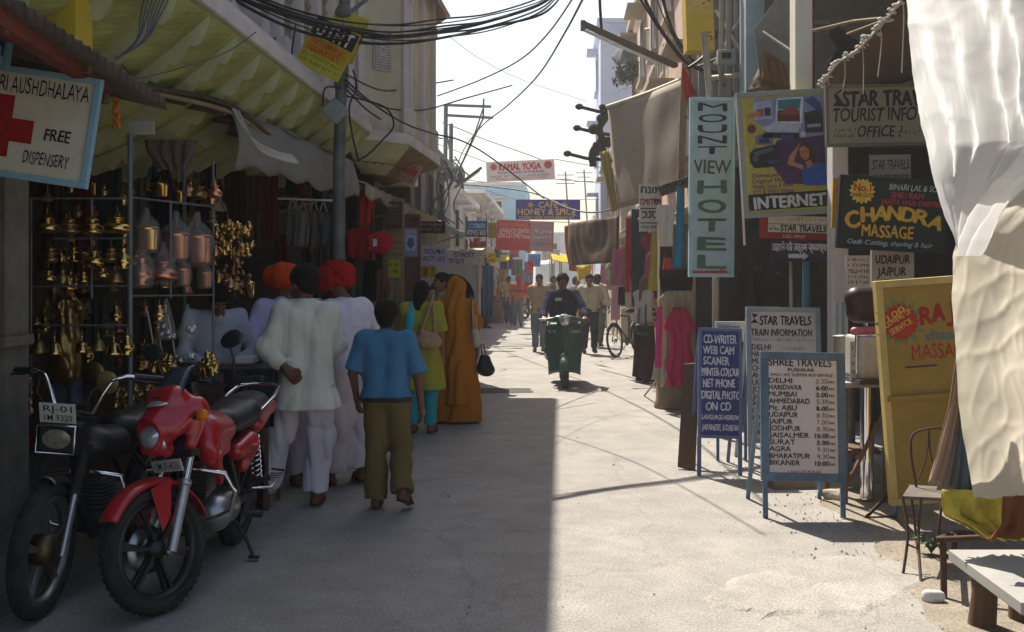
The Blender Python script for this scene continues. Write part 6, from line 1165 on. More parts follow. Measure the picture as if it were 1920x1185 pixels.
t = thing('canopy', 'brown cloth canopy with a bright frayed rope edge at the upper right', 'canopy', P(1640, 160, 8)*1); e0 = bez([P(1540, 158, 8.4), P(1570, 120, 8.0), P(1610, 92, 7.6), P(1650, 50, 7.1), P(1700, -10, 6.5), P(1740, -60, 6.2)], 6); nE = len(e0)-1; b = B()
b.sheet(lambda u, v: e0[int(round(u*nE))].lerp(P(1580+190*u, 172-30*u, 9.4-1.2*u), v)+V((0, 0, -.10*math.sin(v*3.14)+.015*math.sin(u*21+v*6))), nE, 12); b.build('canopy_cloth', M_BRC, t, solid=.006)
b = B(); g = random.Random(3)
for i, p in enumerate(e0[::1]):
    for _ in range(3): c = p+V((g.uniform(-.03, .03), g.uniform(-.02, .02), g.uniform(-.02, .025))); b.sphere(c, g.uniform(.010, .022), 6, (1.3, 1, .9))
b.tube(e0, .010, 6)
for i in range(3, nE, 5):
    p = e0[i]; b.tube(bez([p, p+V((.01, 0, -.12)), p+V((g.uniform(-.03, .05), 0, -.25-g.random()*.3))], 4), .004, 4)
b.build('rope_fringe', mat('frayed_rope', (.6, .56, .5), .95), t)
pole('wooden_batten', 'pale batten sticking out from the dark doorway over the brown canopy', 'batten', [P(1524, 58, 8.6), P(1600, 40, 8.3), P(1648, 35, 8.0)], .014, M_BAMB); pole('wooden_batten', 'thin straight batten crossing behind the frayed rope at upper right', 'batten', [P(1588, 64, 8.1), P(1690, 26, 7.4)], .010, M_BAMB)
quad('cloth_strip', 'brown sheet slung under the dark panel behind the internet poster', 'cloth', [(1428, 110, 10), (1487, 125, 9.8), (1487, 172, 9.6), (1400, 172, 10)], M_BRC, 10, 8, .03, 2)
# poles
t = thing('utility_pole', 'grey steel utility pole on the left with cables and a junction box', 'utility pole', V((P(636, 500, 9.1).x, 9.1, 0)))
b = B(); b.tube([V((P(632, 525, 9.1).x, 9.1, 0)), P(636, 300, 9.1), P(640, 150, 9.1), P(650, -80, 9.1)], [.062, .056, .052, .05], 14); b.build('pole', M_STEEL, t)
b = B(); c = P(629, 208, 8.98); b.box(c, (.17, .10, .17), Matrix.Rotation(R(42), 3, 'Y')); b.build('junction_box', mat('grey_box_paint', (.26, .28, .29), .6, stain=.3), t, bev=.01)
b = B(); b.lathe([(.055, -.05), (.085, -.04), (.09, 0), (.07, .05), (.05, .07)], P(645, 25, 9.1), (0, 0, 1), 14); b.build('collar', M_STEEL, t); b = B(); b.lathe([(.055, -.12), (.068, -.10), (.068, .10), (.055, .12)], P(640, 140, 9.1), (0, 0, 1), 14); b.build('collar', M_STEEL, t)
b = B(); b.bar(P(655, 25, 9.1), P(700, -12, 9.2), .04); b.build('stay_arm', M_STEEL, t)
t = thing('bamboo_pole', 'bamboo pole holding the beige tarpaulin edge left of the hotel board', 'pole', G(1276, 760)); b = B(); b.tube([V((2.10, 12.4, 0)), P(1277, 340, 12.4), P(1281, 200, 12.4), P(1290, 20, 12.4), P(1295, -60, 12.4)], .045, 10); b.build('culm', M_BAMB, t); b = B(); [b.lathe([(.045, -.012), (.052, 0), (.045, .012)], P(1277+(340-y)*.045, y, 12.4), (0, 0, 1), 12) for y in (60, 140, 220, 300)]; b.build('node_ring', M_BAMB, t)
pole('sign_post', 'pale post carrying the tall vertical hotel board', 'post', [V((P(1342, 525, 10.1).x, 10.1, 0)), P(1342, 300, 10.1), P(1320, 60, 10.1)], .035, mat('pale_post', (.34, .30, .25), .8, stain=.4))
for x, r_, i in ((1352, .028, 'left grey drainpipe'), (1366, .035, 'middle grey drainpipe'), (1380, .026, 'right grey drainpipe')): pole('drainpipe', i+' on the wall above the hotel board', 'pipe', [P(x, 180, 11), P(x+2, -80, 11)], r_, mat('grey_pipe', (.22, .22, .23), .6, var=.2))
pole('conduit', 'bright thin white conduit between the hotel board and internet poster', 'pipe', [P(1396, 460, 9.4), P(1388, 300, 9.4), P(1380, 190, 9.5)], .012, mat('white_conduit', (.7, .68, .64), .6))
t = thing('tube_lamp', 'long unlit tube lamp slanting out over the street from the bamboo pole', 'street lamp', P(1270, 125, 11.8)*1); b = B(); b.bar(P(1092, 44, 11.2), P(1268, 124, 11.8), .09, .05); b.build('housing', mat('brown_grey_housing', (.14, .11, .09), .6, stain=.3), t, bev=.01)
b = B(); b.tube([P(1094, 56, 11.2), P(1240, 122, 11.7)], .018, 10); b.build('tube', mat('white_glass_tube', (.75, .75, .75), .2), t); b = B(); b.box(P(1093, 48, 11.2), (.05, .1, .10)); b.build('end_cap', M_STEEL, t)
t = thing('tube_lamp', 'small tube lamp slanting up at the far left by the lattice poles', 'street lamp', P(860, 350, 26)*1); b = B(); b.bar(P(852, 352, 26), P(903, 314, 26), .10, .06); b.build('housing', mat('brown_grey_housing', 0), t); b = B(); b.tube([P(856, 353, 26), P(900, 320, 26)], .02, 6); b.build('tube', mat('white_glass_tube', 0), t)
# bracket posts on the right
t = thing('bracket_post', 'gnarled dark post with three stubby insulator arms left of the tarpaulin', 'post', P(1130, 300, 17)*1)
b = B(); b.tube(bez([P(1112, 312, 17), P(1112, 285, 17), P(1128, 262, 17), P(1124, 240, 17), P(1138, 215, 17), P(1138, 198, 17)]), [.06]*3+[.07]*10+[.06]*18, 8); g = random.Random(5)
for i in range(9): b.sphere(P(g.uniform(1112, 1142), g.uniform(200, 290), 17), g.uniform(.05, .10), 6)
b.build('post', mat('tarry_wood', (.05, .042, .036), .9, var=.4), t)
for y, x in ((203, 1086), (243, 1082), (291, 1064)):
    b = B(); b.tube([P(x+4, y-2, 17), P(1100+(x-1064), y+6, 17), P(1150, y+10, 17)], .03, 8); b.sphere(P(x, y-3, 17), .055, 8, (1.3, 1, 1)); b.build('arm', mat('tarry_wood', 0), t)
# far lattice poles
for k, (x, y, Y, lb) in enumerate(((836, 195, 28, 'thin far left pole with two long cross arms and hanging loops'), (846, 232, 29, 'second far left pole close behind the one with cross arms'))):
    t = thing('utility_pole', lb, 'utility pole', V((P(x, y, Y).x, Y, 0))); b = B(); b.tube([V((P(x-4, 525, Y).x, Y, 0)), P(x, y, Y)], .06, 8); b.build('pole', M_STEEL, t)
    if k == 0:
        for (x0, y0, x1, y1) in ((835, 197, 921, 200), (836, 216, 925, 221)): b = B(); b.bar(P(x0, y0, Y), P(x1, y1, Y), .07); b.build('cross_arm', M_STEEL, t)
        b = B(); b.tube([P(907, 185, Y), P(906, 222, Y), P(855, 330, Y+1)], .03, 6); b.build('stay', M_STEEL, t)
    else:
        for x1, y1 in ((858, 300), (880, 330), (838, 250)): b = B(); b.tube([P(846, 300, Y), P(x1, y1, Y)], .025, 5); b.build('stay', M_STEEL, t)
for i, (x, y, Y, hgt) in enumerate(((1060, 322, 60, 60), (1095, 318, 62, 66))):
    t = thing('roof_aerial', ('left', 'right')[i]+' spindly television aerial above the blue banner', 'aerial', P(x, y+hgt, Y)*1); b = B(); b.tube([P(x, y, Y), P(x+8, y+hgt*2, Y)], .05, 5); b.build('mast', M_STEEL, t); b = B(); [b.tube([P(x-w_, y+d, Y), P(x+w_, y+d, Y)], .03, 4) for w_, d in ((16, 6), (12, 14), (18, 22))]; b.build('rods' if 0 else 'rod_array', M_STEEL, t)
# cables
def cable(pts, Ys, label, r=.008, m=None, group=None, name='overhead_cable'):
    k = len(pts)-1; b = B(); b.tube(bez([P(x, y, Ys[0]+(Ys[1]-Ys[0])*i/k) for i, (x, y) in enumerate(pts)], 7), r, 5); return tag(b.build(name, m or M_WIRE), label, 'cable', group)
LB = 'black cable in the thick bundle sweeping over the street past the utility pole'; g = random.Random(11)
base = [(400, -40), (470, 0), (560, 34), (650, 58), (740, 66), (830, 58), (920, 42), (1010, 12), (1060, -30)]
for i in range(9): dy = (i-4)*4.2; cable([(x+g.uniform(-6, 6), y+dy*(1+.3*math.sin(x*.01+i))+g.uniform(-3, 3)) for x, y in base], (7.2, 11.5), LB, g.choice((.007, .010, .014, .02)), None, 'bundled cables over the street')
LB2 = 'thin cable sagging from the utility pole towards the bay of the townhouse'
for pts in ([(648, 150), (700, 195), (760, 232), (810, 250), (860, 262), (905, 285), (960, 325), (1020, 372)], [(650, 160), (690, 190), (740, 205), (800, 205), (870, 185), (960, 160)], [(650, 140), (720, 170), (790, 160), (850, 150)], [(652, 170), (700, 215), (760, 245), (830, 260)]): cable(pts, (9.0, 16), LB2, .011, None, 'cables sagging from the utility pole')
cable([(1102, -20), (1060, 60), (1010, 140), (955, 195), (905, 235), (870, 280), (850, 330)], (10, 28), 'long cable falling from the top centre towards the far left poles', .014); cable([(1085, -20), (1030, 60), (975, 112), (900, 150), (820, 180)], (9, 14), 'cable dropping from the top centre to the bay corner', .009)
cable([(905, 205), (890, 250), (860, 320)], (28, 28), 'steep stay cable at the far left poles', .02); cable([(830, 230), (870, 245), (905, 260), (990, 290), (1040, 310)], (27, 31), 'pale thin cable above the yoga banner', .014, M_WIRE2); cable([(845, 70), (900, 110), (980, 150), (1100, 190)], (12, 16), 'hair-thin cable crossing the white sky', .004, M_WIRE2)
cable([(850, 345), (920, 350), (1000, 362), (1070, 392), (1120, 398), (1165, 385)], (30, 20), 'dark cable looping behind the blue cafe banner', .02)
LB3 = 'curling loop of slack cable beside the utility pole'
for pts in ([(662, 130), (668, 165), (655, 200), (660, 250), (672, 300)], [(650, 180), (720, 200), (738, 235), (715, 265), (690, 290), (672, 300)], [(640, 165), (610, 165), (605, 200)], [(555, 45), (548, 90), (545, 130), (520, 170), (490, 215)], [(515, 70), (517, 130), (510, 180), (500, 230)]): cable(pts, (8.6, 8.6), LB3, .008, None, 'slack cable loops')
LB4 = 'grey-blue cable in the slack bunch hanging in front of the olive overhang'
for i in range(7): cable([(330-i*9, -30), (300-i*6, 30), (275-i*4+g.uniform(-6, 6), 75), (215, 112)], (5.4, 5.2), LB4, .005, M_WIRE2, 'bunch of slack cables')
for i, pts in enumerate(([(250, 150), (330, 130), (420, 100), (480, 60)], [(215, 105), (240, 135), (262, 175)])): cable(pts, (5.6, 6.2), ('thin line crossing the olive brackets', 'short cable hooked on the end of the tin awning')[i], .004, M_WIRE2)
LB5 = 'cable in the tangle running to the bamboo poles at the upper right'
for pts in ([(1200, -20), (1230, 40), (1268, 95), (1300, 125), (1345, 135)], [(1225, -20), (1250, 45), (1285, 105), (1320, 140)], [(1240, -10), (1262, 60), (1300, 115)], [(1345, 60), (1320, 105), (1290, 128)], [(1190, -20), (1240, 60), (1290, 120), (1360, 140), (1400, 130)], [(1400, 60), (1360, 100), (1310, 125)], [(1330, 140), (1360, 160), (1385, 185)]): cable(pts, (11.8, 11.4), LB5, g.choice((.008, .014, .02)), None, 'cable tangle at the bamboo poles')
cable([(1124, -10), (1126, 30), (1128, 60)], (13, 13), 'frayed end of cable dangling in the white sky', .02)

# fittings on the upper right walls
for i, (p0, p1, r) in enumerate((((1342, 20, 11.2), (1398, 110, 10.8), .016), ((1398, 15, 10.9), (1340, 120, 11.2), .016), ((1336, 146, 11.2), (1400, 140, 10.7), .03), ((1430, 60, 9.8), (1490, 100, 9.5), .014), ((1210, 55, 20), (1290, 50, 18), .03), ((1220, 95, 20), (1285, 92, 18), .03))): pole('scaffold_rod', ('upper slanting rod', 'crossing rod', 'short horizontal ledge rod', 'thin rod across the grey panel', 'upper balcony rod', 'lower balcony rod')[i]+(' between the drainpipes and the blue pier' if i < 3 else ' above the internet poster' if i == 3 else ' on the pinkish house behind the bamboo pole'), 'rod', [P(*p0), P(*p1)], r, mat('pale_rod', (.42, .38, .33), .7, stain=.3), 8)
#, ''+' baluster from the left on the pinkish balcony behind the bamboo pole', 'baluster', [P(1212+i*8.5, 54.5-i*.5, 20-i*.22), P(1222+i*7.5, 95-i*.4, 20-i*.22)], .018, mat('pale_rod', 0), 6, 'balusters of the pinkish balcony') if False else None
soft_b = soft('cloth_bundle', [rc(P(1565, 62, 8.7), P(1590, 85, 8.7), .05, .07), rc(P(1590, 85, 8.7), P(1578, 112, 8.7), .06, .03), rc(P(1570, 100, 8.7), P(1555, 120, 8.7), .03, .02)], cloth('#2a2a2c', .4), None, .010, fold=.02, freq=40, fdir=(1, 1, 1)); tag(soft_b, 'dark tangled bundle hanging in the doorway above the brown canopy', 'bundle')
quad('cloth_strip', 'tattered brown sheet hanging on the blue pier above the internet poster', 'cloth', [(1432, 92, 9.75), (1470, 118, 9.7), (1486, 168, 9.6), (1428, 150, 9.8)], cloth('#6a4c34', .3, .15), 10, 8, .02, 3)
t = thing('meter_box', 'grey electric meter box on the drainpipe wall above the hotel board', 'meter box', P(1362, 120, 10.9)*1); b = B(); b.box(P(1362, 108, 10.9), (.20, .10, .16)); b.build('case', mat('grey_box_paint', 0), t, bev=.01); b = B(); b.box(P(1362, 104, 10.84), (.10, .02, .06)); b.build('window', mat('dark_opening', 0), t)
t = thing('balcony', 'small slatted balcony on the pinkish house behind the bamboo pole', 'balcony', P(1240, 110, 19)*1); b = B()
for i in range(12): q = S3(1.72, 16.5+i*.42, 4.6); b.bar(q, q+V((0, 0, .85)), .035)
for z in (4.6, 5.02, 5.45): b.bar(S3(1.72, 16.4, z), S3(1.72, 21.3, z), .05)
b.build('railing', mat('pale_rod', 0), t); b = B(); b.prism([(SX(1.62, 16.3), 16.3), (SX(1.8, 16.3), 16.3), (SX(1.8, 21.4), 21.4), (SX(1.62, 21.4), 21.4)], (0, 0, 4.46), (1, 0, 0), (0, 1, 0), .1); b.build('slab', M_SANDW, t)
for i in range(8):
    g2 = random.Random(60+i); x0 = 815+g2.uniform(0, 40); cable([(x0, 300+g2.uniform(-15, 30)), (x0+g2.uniform(-20, 20), 340+g2.uniform(-20, 20)), (x0+g2.uniform(-25, 25), 385), (x0+g2.uniform(-20, 20), 420)], (20, 20.5), 'slack cable in the tangle on the weathered grey house front', .014, M_WIRE2, 'cable tangle on the weathered house')
for i, (a, Y, z) in enumerate(((-2.9, 21, 5.0), (-2.75, 30, 4.5))): t = thing('water_tank', ('nearer', 'farther')[i]+' dark plastic water tank on a roof of the left row', 'water tank', S3(a-.6, Y, z)); b = B(); b.lathe([(0, 0), (.45, 0), (.47, .06), (.44, .12), (.47, .2), (.44, .4), (.47, .5), (.44, .7), (.30, .85), (.18, .88), (.18, .93), (0, .94)], S3(a-.6, Y, z-.35), (0, 0, 1), 20); b.build('tank', mat('black_tank', (.03, .03, .035), .5), t)
# ------------------------------------------------------------------ stock of the stalls
BRASS = metalm('polished_brass', (.68, .46, .16), .17, .25); BRASS2 = metalm('tarnished_brass', (.36, .24, .09), .4, .3); COPP = metalm('copper', (.62, .30, .18), .3, .2); SILV = metalm('tinned_metal', (.55, .54, .52), .3, .2)
PLAS = mat('thin_plastic_bag', (.62, .62, .62), .25, 0, spec=.5, alpha=.16)
OD = ['leftmost', 'second', 'third', 'fourth', 'fifth', 'sixth', 'seventh', 'eighth', 'ninth', 'tenth', 'eleventh', 'twelfth']
PROF = dict(
 lota=[(.0, 0), (.28, .0), (.48, .14), (.5, .30), (.40, .46), (.22, .56), (.20, .62), (.30, .70), (.34, .74), (.10, .76), (.04, 1), (0, 1)],
 stack=[(0, 0), (.18, 0), (.34, .10), (.40, .20), (.22, .32), (.18, .36), (.30, .42), (.34, .50), (.20, .60), (.16, .63), (.24, .68), (.24, .76), (.10, .84), (.05, .9), (.02, 1), (0, 1)],
 bell=[(0, .02), (.08, .0), (.08, .05), (.42, .05), (.46, .07), (.36, .22), (.28, .46), (.22, .60), (.10, .68), (.05, .72), (.05, .85), (.09, .9), (.03, 1), (0, 1)],
 jug=[(0, 0), (.24, 0), (.26, .04), (.20, .08), (.36, .30), (.34, .50), (.16, .72), (.14, .82), (.24, .94), (.22, .94), (.12, .84), (.03, 1.0), (0, 1)],
 tumbler=[(0, 0), (.30, 0), (.34, .05), (.36, .70), (.40, .76), (.36, .80), (.12, .9), (.02, 1), (0, 1)],
 lamp=[(0, 0), (.40, .02), (.42, .06), (.12, .12), (.08, .22), (.14, .28), (.08, .34), (.08, .44), (.34, .50), (.36, .56), (.12, .60), (.07, .70), (.20, .76), (.20, .80), (.06, .84), (.03, 1), (0, 1)])
def vessel(kind, x, y, h, Y, m, label, group=None, wk=1., name=None, bag=False, cat=None):
    s = h*Y/F; b = B(); c = P(x, y+h, Y); b.lathe([(r*s*wk, z*s) for r, z in PROF[kind]], c, (0, 0, 1), 18)
    b.tube([c+V((0, 0, s*.98)), c+V((.004, 0, s*1.25))], .002, 4)
    o = b.build(name or {'lota': 'water_pot', 'stack': 'oil_lamp', 'bell': 'bell', 'jug': 'jug', 'tumbler': 'tumbler', 'lamp': 'oil_lamp'}[kind], m); tag(o, label, cat or 'brassware', group)
    if bag:
        _WL[o.name] = V(o.location); q = B(); g = random.Random(int(x)); s2 = s*.62
        q.lathe([(.012, s*1.45), (s2*.2, s*1.2), (s2*.62, s*.95), (s2*.74, s*.4), (s2*.6, -s*.05), (.01, -s*.1)], c, (0, 0, 1), 14)
        q.v = [p+V((g.uniform(-.008, .008), g.uniform(-.008, .008), g.uniform(-.006, .006))) for p in q.v]; q.build('wrapping', PLAS, o)
    return o
YR = 6.15
t = thing('display_rack', 'grey-blue steel rack of thin rails in front of the brass stall', 'rack', P(160, 740, YR)*1)
M_RK = mat('rack_paint', (.16, .19, .20), .5, .3, var=.3)
for (x0, y0, Y0_, x1, y1, Y1_) in ((58, 372, 6.15, 244, 372, 6.15), (100, 447, 6.15, 244, 447, 6.15), (58, 537, 6.15, 246, 536, 6.15), (246, 370, 6.15, 402, 388, 7.05), (246, 555, 6.15, 402, 553, 7.05), (80, 610, 6.15, 246, 610, 6.15)):
    b = B(); b.tube([P(x0, y0, Y0_), P(x1, y1, Y1_)], .007, 6); b.build('rail', M_RK, t)
for x, y0, y1, Y in ((58, 372, 760, 6.15), (172, 372, 560, 6.15), (244, 250, 800, 6.15), (400, 300, 780, 7.05), (320, 375, 560, 6.55)): b = B(); b.tube([P(x, y0, Y), P(x, y1, Y)], .008 if x != 244 else .016, 6); b.build('upright', M_RK, t)
gr = 'brassware hanging on the rack'
rowsv = [('upper', 402, 40, (88, 130, 172, 219), ('lota', 'stack', 'stack', 'lota'), 1.3), ('middle', 462, 36, (94, 138, 176, 208, 231), ('stack', 'lamp', 'lota', 'stack', 'jug'), 1.0), ('lower', 500, 30, (90, 117, 156, 192, 216), ('lota', 'jug', 'stack', 'lota', 'bell'), 1.0), ('bottom', 628, 38, (72, 102, 153, 184, 213, 238), ('bell', 'bell', 'bell', 'bell', 'bell', 'jug'), 1.0)]
for rn, y, h, xs, ks, wk in rowsv:
    for i, (x, k) in enumerate(zip(xs, ks)): vessel(k, x, y+rnd.uniform(-5, 5), h*rnd.uniform(.9, 1.15), YR-.03, BRASS if (i+len(rn)) % 3 else BRASS2, f'{OD[i]} brass piece from the left on the {rn} row of the brass rack', gr, wk)
for i, (x, y, h, k, m, w_) in enumerate(((275, 415, 55, 'tumbler', BRASS, 'golden'), (330, 425, 62, 'tumbler', COPP, 'tall copper'), (370, 428, 66, 'tumbler', COPP, 'pale banded copper'), (265, 480, 55, 'jug', COPP, 'dull copper jug-like'), (306, 478, 52, 'lota', COPP, 'brownish copper'), (341, 495, 40, 'tumbler', COPP, 'short copper'), (383, 503, 36, 'tumbler', COPP, 'smallest shiny copper'))):
    vessel(k, x, y, h, 6.3+.0045*(x-250), m, f'{w_} vessel wrapped in clear plastic, hanging {OD[i] if i else "nearest the rack post"} in the side row'.replace('leftmost ', ''), 'plastic wrapped vessels', 1.05, bag=True)
for i, (x, y, h) in enumerate(((312, 560, 70), (352, 570, 60), (350, 625, 50))):
    c = P(x, y, 6.5); s = 6.5/F; b = B(); g = random.Random(i); b.lathe([(.004, 0), (6*s, -.25*h*s), (12*s, -.55*h*s), (19*s, -.85*h*s), (17*s, -1.05*h*s), (2*s, -1.12*h*s)], c, (0, 0, 1), 14); b.v = [p+V((g.uniform(-.007, .007), g.uniform(-.007, .007), g.uniform(-.005, .005))) for p in b.v]
    o = b.build('plastic_bag', PLAS); tag(o, ('upper left', 'upper right', 'lower')[i]+' clear plastic bag of small tin ware hanging beside the brass rack', 'bag'); _WL[o.name] = V(o.location)
    b = B(); [b.sphere(c+V((g.uniform(-.04, .04), g.uniform(-.03, .03), -(.75+.3*g.random())*h*s)), .024, 8) for _ in range(5)]; b.build('contents', SILV, o)
# cluster of small golden ornaments, discs, large figure, piles
def cluster(label, x0, y0, x1, y1, Y, n, m, r=(.012, .028), name='ornament_bunch', seed=1, depth=.12):
    g = random.Random(seed); b = B()
    for i in range(n):
        x, y = g.uniform(x0, x1), g.uniform(y0, y1); c = P(x, y, Y+g.uniform(-depth, depth)); k = g.choice(list(PROF)); s = g.uniform(*r)*2.6; ax = V((g.uniform(-.5, .5), g.uniform(-.5, .5), 1))
        b.lathe([(a*s, z*s) for a, z in PROF[k]], c, ax, 9)
    b.tube([P((x0+x1)/2, y0-14, Y), P((x0+x1)/2, y1, Y)], .004, 4)
    return tag(b.build(name, m), label, 'ornaments', None, 'stuff')
cluster('bunch of tiny golden bells and ornaments hanging by the orange turban', 398, 425, 470, 485, 7.2, 60, BRASS, (.014, .028), seed=2)
cluster('pile of small brass pieces on the counter behind the red motorcycle', 372, 672, 402, 712, 6.7, 26, BRASS, (.02, .034), seed=3, name='brass_pile'); cluster('heap of small brass pieces at the foot of the stall behind the windscreen', 215, 730, 290, 770, 6.6, 44, BRASS, (.012, .024), seed=4, name='brass_pile'); cluster('bunch of brass lamps hanging before the stall keeper', 285, 670, 325, 700, 6.6, 12, BRASS, (.02, .035), seed=6)
cluster('copper bangles and trinkets strung at the far left behind the moped', 20, 690, 60, 790, 5.9, 50, COPP, (.012, .022), seed=7)
cluster('dim brass trinkets hanging at the back of the stall', 80, 545, 170, 600, 7.2, 40, BRASS2, (.014, .028), seed=8, depth=.3); cluster('dim copper trinkets strung above the stall keeper', 410, 490, 470, 560, 8.0, 40, COPP, (.014, .026), seed=9, depth=.2)
t = thing('brass_figure', 'tall ornate brass hanging figure with arms below the middle rail', 'brassware', P(126, 700, 6.3)*1)
soft('figure', [rc(P(128, 580, 6.3), P(126, 640, 6.3), .05, .065), rc(P(126, 640, 6.3), P(124, 700, 6.3), .07, .08), el(P(128, 560, 6.3), (.035, .035, .045)), rc(P(122, 590, 6.3), P(110, 575, 6.25), .018, .014), rc(P(134, 588, 6.3), P(148, 578, 6.25), .018, .014), rc(P(110, 575, 6.25), P(118, 560, 6.25), .014, .012), rc(P(148, 578, 6.25), P(138, 560, 6.25), .014, .012)], BRASS2, t, .010, k=.03, fold=.012, freq=90, fdir=(1, 1, 1))
b = B(); b.lathe([(0, 0), (.03, 0), (.045, .03), (.02, .06), (0, .11)], P(128, 548, 6.3), (0, 0, 1), 14); b.build('crown', BRASS, t)
for i, (x, y, r, m, w_) in enumerate(((199, 718, 22, mat('gold_disc', (.52, .36, .13), .45, .4, var=.25, scale=8), 'bright golden'), (105, 690, 26, BRASS2, 'large dull brown'), (172, 702, 25, BRASS2, 'dim brass'))):
    b = B(); c = P(x, y, 6.1+.05*i); b.lathe([(0, 0), (r*.85*6.1/F, .003), (r*6.1/F, .012), (r*6.1/F, .02), (0, .016)], c, (.15, 1, .1), 26); tag(b.build('plate' if i else 'gong', m), w_+(' gong leaning by the moped seat' if i == 0 else ' plate leaning at the foot of the brass rack'), 'brass plate')
# cloths and bags hanging at the back of the stalls
cols = ['#4a3a34', '#5a2a28', '#2c3a3a', '#6a6258', '#2a2a3c', '#5c4c30', '#3a2430', '#44504a', '#5a5048', '#2e2a28']
k = 0
for x, y0, y1, w_, Y in ((95, 330, 520, 46, 7.6), (150, 320, 560, 40, 7.7), (205, 300, 500, 44, 7.7), (252, 300, 520, 40, 7.9), (300, 290, 430, 36, 8.1), (345, 300, 470, 38, 8.3), (388, 300, 450, 34, 8.5), (180, 560, 760, 44, 7.6), (260, 560, 760, 60, 8.0), (440, 320, 430, 40, 9.0), (470, 330, 470, 36, 9.2), (505, 330, 450, 34, 9.4)):
    hang('textile', f'{OD[k]} dark cloth from the left hanging at the back of the brass stall', 'cloth', [(y0, x-w_/2, x+w_/2), (y1, x-w_*.46, x+w_*.5)], Y, cloth(cols[k % 10], .3), .03, 3, 'dark cloths at the back of the brass stall', 14, 12); k += 1
hang('textile', 'patterned reddish grey cloth slung under the thatch awning', 'cloth', [(262, 270, 372), (285, 275, 365), (318, 300, 350)], 7.0, mat('reddish_weave', (.14, .09, .08), .95, var=.4, scale=25, stretch=(8, 8, 1)), .02, 4)
tag(B().box(P(265, 240, 6.2), (.16, .02, .085)).build('carton', mat('pale_card', (.4, .38, .34), .8)), 'small pale carton tucked under the thatch awning edge', 'carton')
t = thing('garland', 'orange marigold garland hanging under the tin awning edge', 'garland', P(218, 240, 5.0)*1); b = B(); g = random.Random(4)
for i in range(26): b.sphere(P(218+g.uniform(-5, 5), 178+i*2.4, 5.0), .013, 6)
b.build('flowers', mat('marigold', (.55, .20, .03), .9, var=.4, scale=60), t)
# dark goods table with pale box in front of the turbaned men
t = thing('counter_table', 'dark narrow counter table with cloth skirt between the motorcycle and the men', 'table', V((-1.86, 6.95, 0)))
c = P(470, 690, 7.0); b = B(); b.box((c.x, 7.0, c.z), (.36, .40, .03)); b.build('top', M_BLKM, t, bev=.004)
for sx in (-.15, .15):
    for sy in (-.17, .17): b = B(); b.bar((c.x+sx, 7+sy, 0), (c.x+sx, 7+sy, c.z-.015), .03); b.build('leg', M_WOODB, t)
hang('skirt', '', '', [(694, 424, 516), (760, 424, 516), (800, 426, 514)], 6.79, cloth('#2c2c2e', .5), .015, 5, parent=t)
tag(B().box(P(462, 674, 7.0), (.13, .12, .05)).build('box', mat('pale_tin_box', (.5, .5, .48), .5), bev=.008), 'pale flat box on the dark counter table', 'box')
g_ = B(); c2 = P(300, 720, 7.0); g_.box((c2.x, 7.2, .42), (1.1, .55, .84)); tag(g_.build('stall_counter', M_WOODB, bev=.01), 'low dark wooden counter of the brass stall behind the motorcycles', 'counter')
hang('textile', 'red cloth bundle hanging low at the far left behind the moped', 'cloth', [(770, 14, 40), (800, 16, 58), (830, 30, 62)], 5.7, cloth('#7a1414', .3), .02, 2)
hang('textile', 'faded lavender cloth hanging low behind the moped plate', 'cloth', [(690, 100, 150), (720, 90, 162), (760, 95, 165)], 6.3, cloth('#5c5a6c', .25), .03, 2)
# bag stall
for i, (x, y0, y1) in enumerate(((548, 392, 462), (568, 396, 462), (588, 394, 464), (606, 398, 460))):
    s = thing('cloth_bag', f'{OD[i]} grey cloth bag from the left on the hanging rail of the bag stall', 'bag', P(x, y1, 9.3)*1, 'grey cloth bags on the bag stall rail'); hang('pouch', '', '', [(y0, x-9, x+9), (y1-8, x-11, x+11), (y1, x-9, x+9)], 9.3, cloth(('#5a5854', '#6c6a64', '#5c5650', '#48484a')[i], .2), .03, 1, parent=s, nu=10, nv=8, th=.02)
    b = B(); b.tube(bez([P(x-7, y0, 9.3), P(x, y0-18, 9.3), P(x+7, y0, 9.3)], 5), .008, 5); b.build('handle', cloth('#8c8a84'), s)
pole('hanging_rail', 'thin pale rail carrying the grey cloth bags', 'rail', [P(520, 372, 9.3), P(625, 376, 9.5)], .010, mat('white_conduit', 0))
k = 0
for x, y0, y1, w_, c in ((548, 315, 368, 22, '#2a1c20'), (572, 320, 370, 22, '#1c1a22'), (596, 325, 372, 22, '#241c1c'), (616, 400, 545, 18, '#4a4a46'), (600, 465, 560, 22, '#3a3c36'), (575, 465, 540, 20, '#2a2c30'), (528, 440, 540, 26, '#5c1c1c')): hang('garment', f'{OD[k]} dim garment from the left in the bag stall under the canvas awning', 'clothing', [(y0, x-w_*.3, x+w_*.3), (y0+12, x-w_*.5, x+w_*.5), (y1, x-w_*.45, x+w_*.45)], 9.8, cloth(c, .25), .03, 2, 'dim garments in the bag stall', 12, 12); k += 1
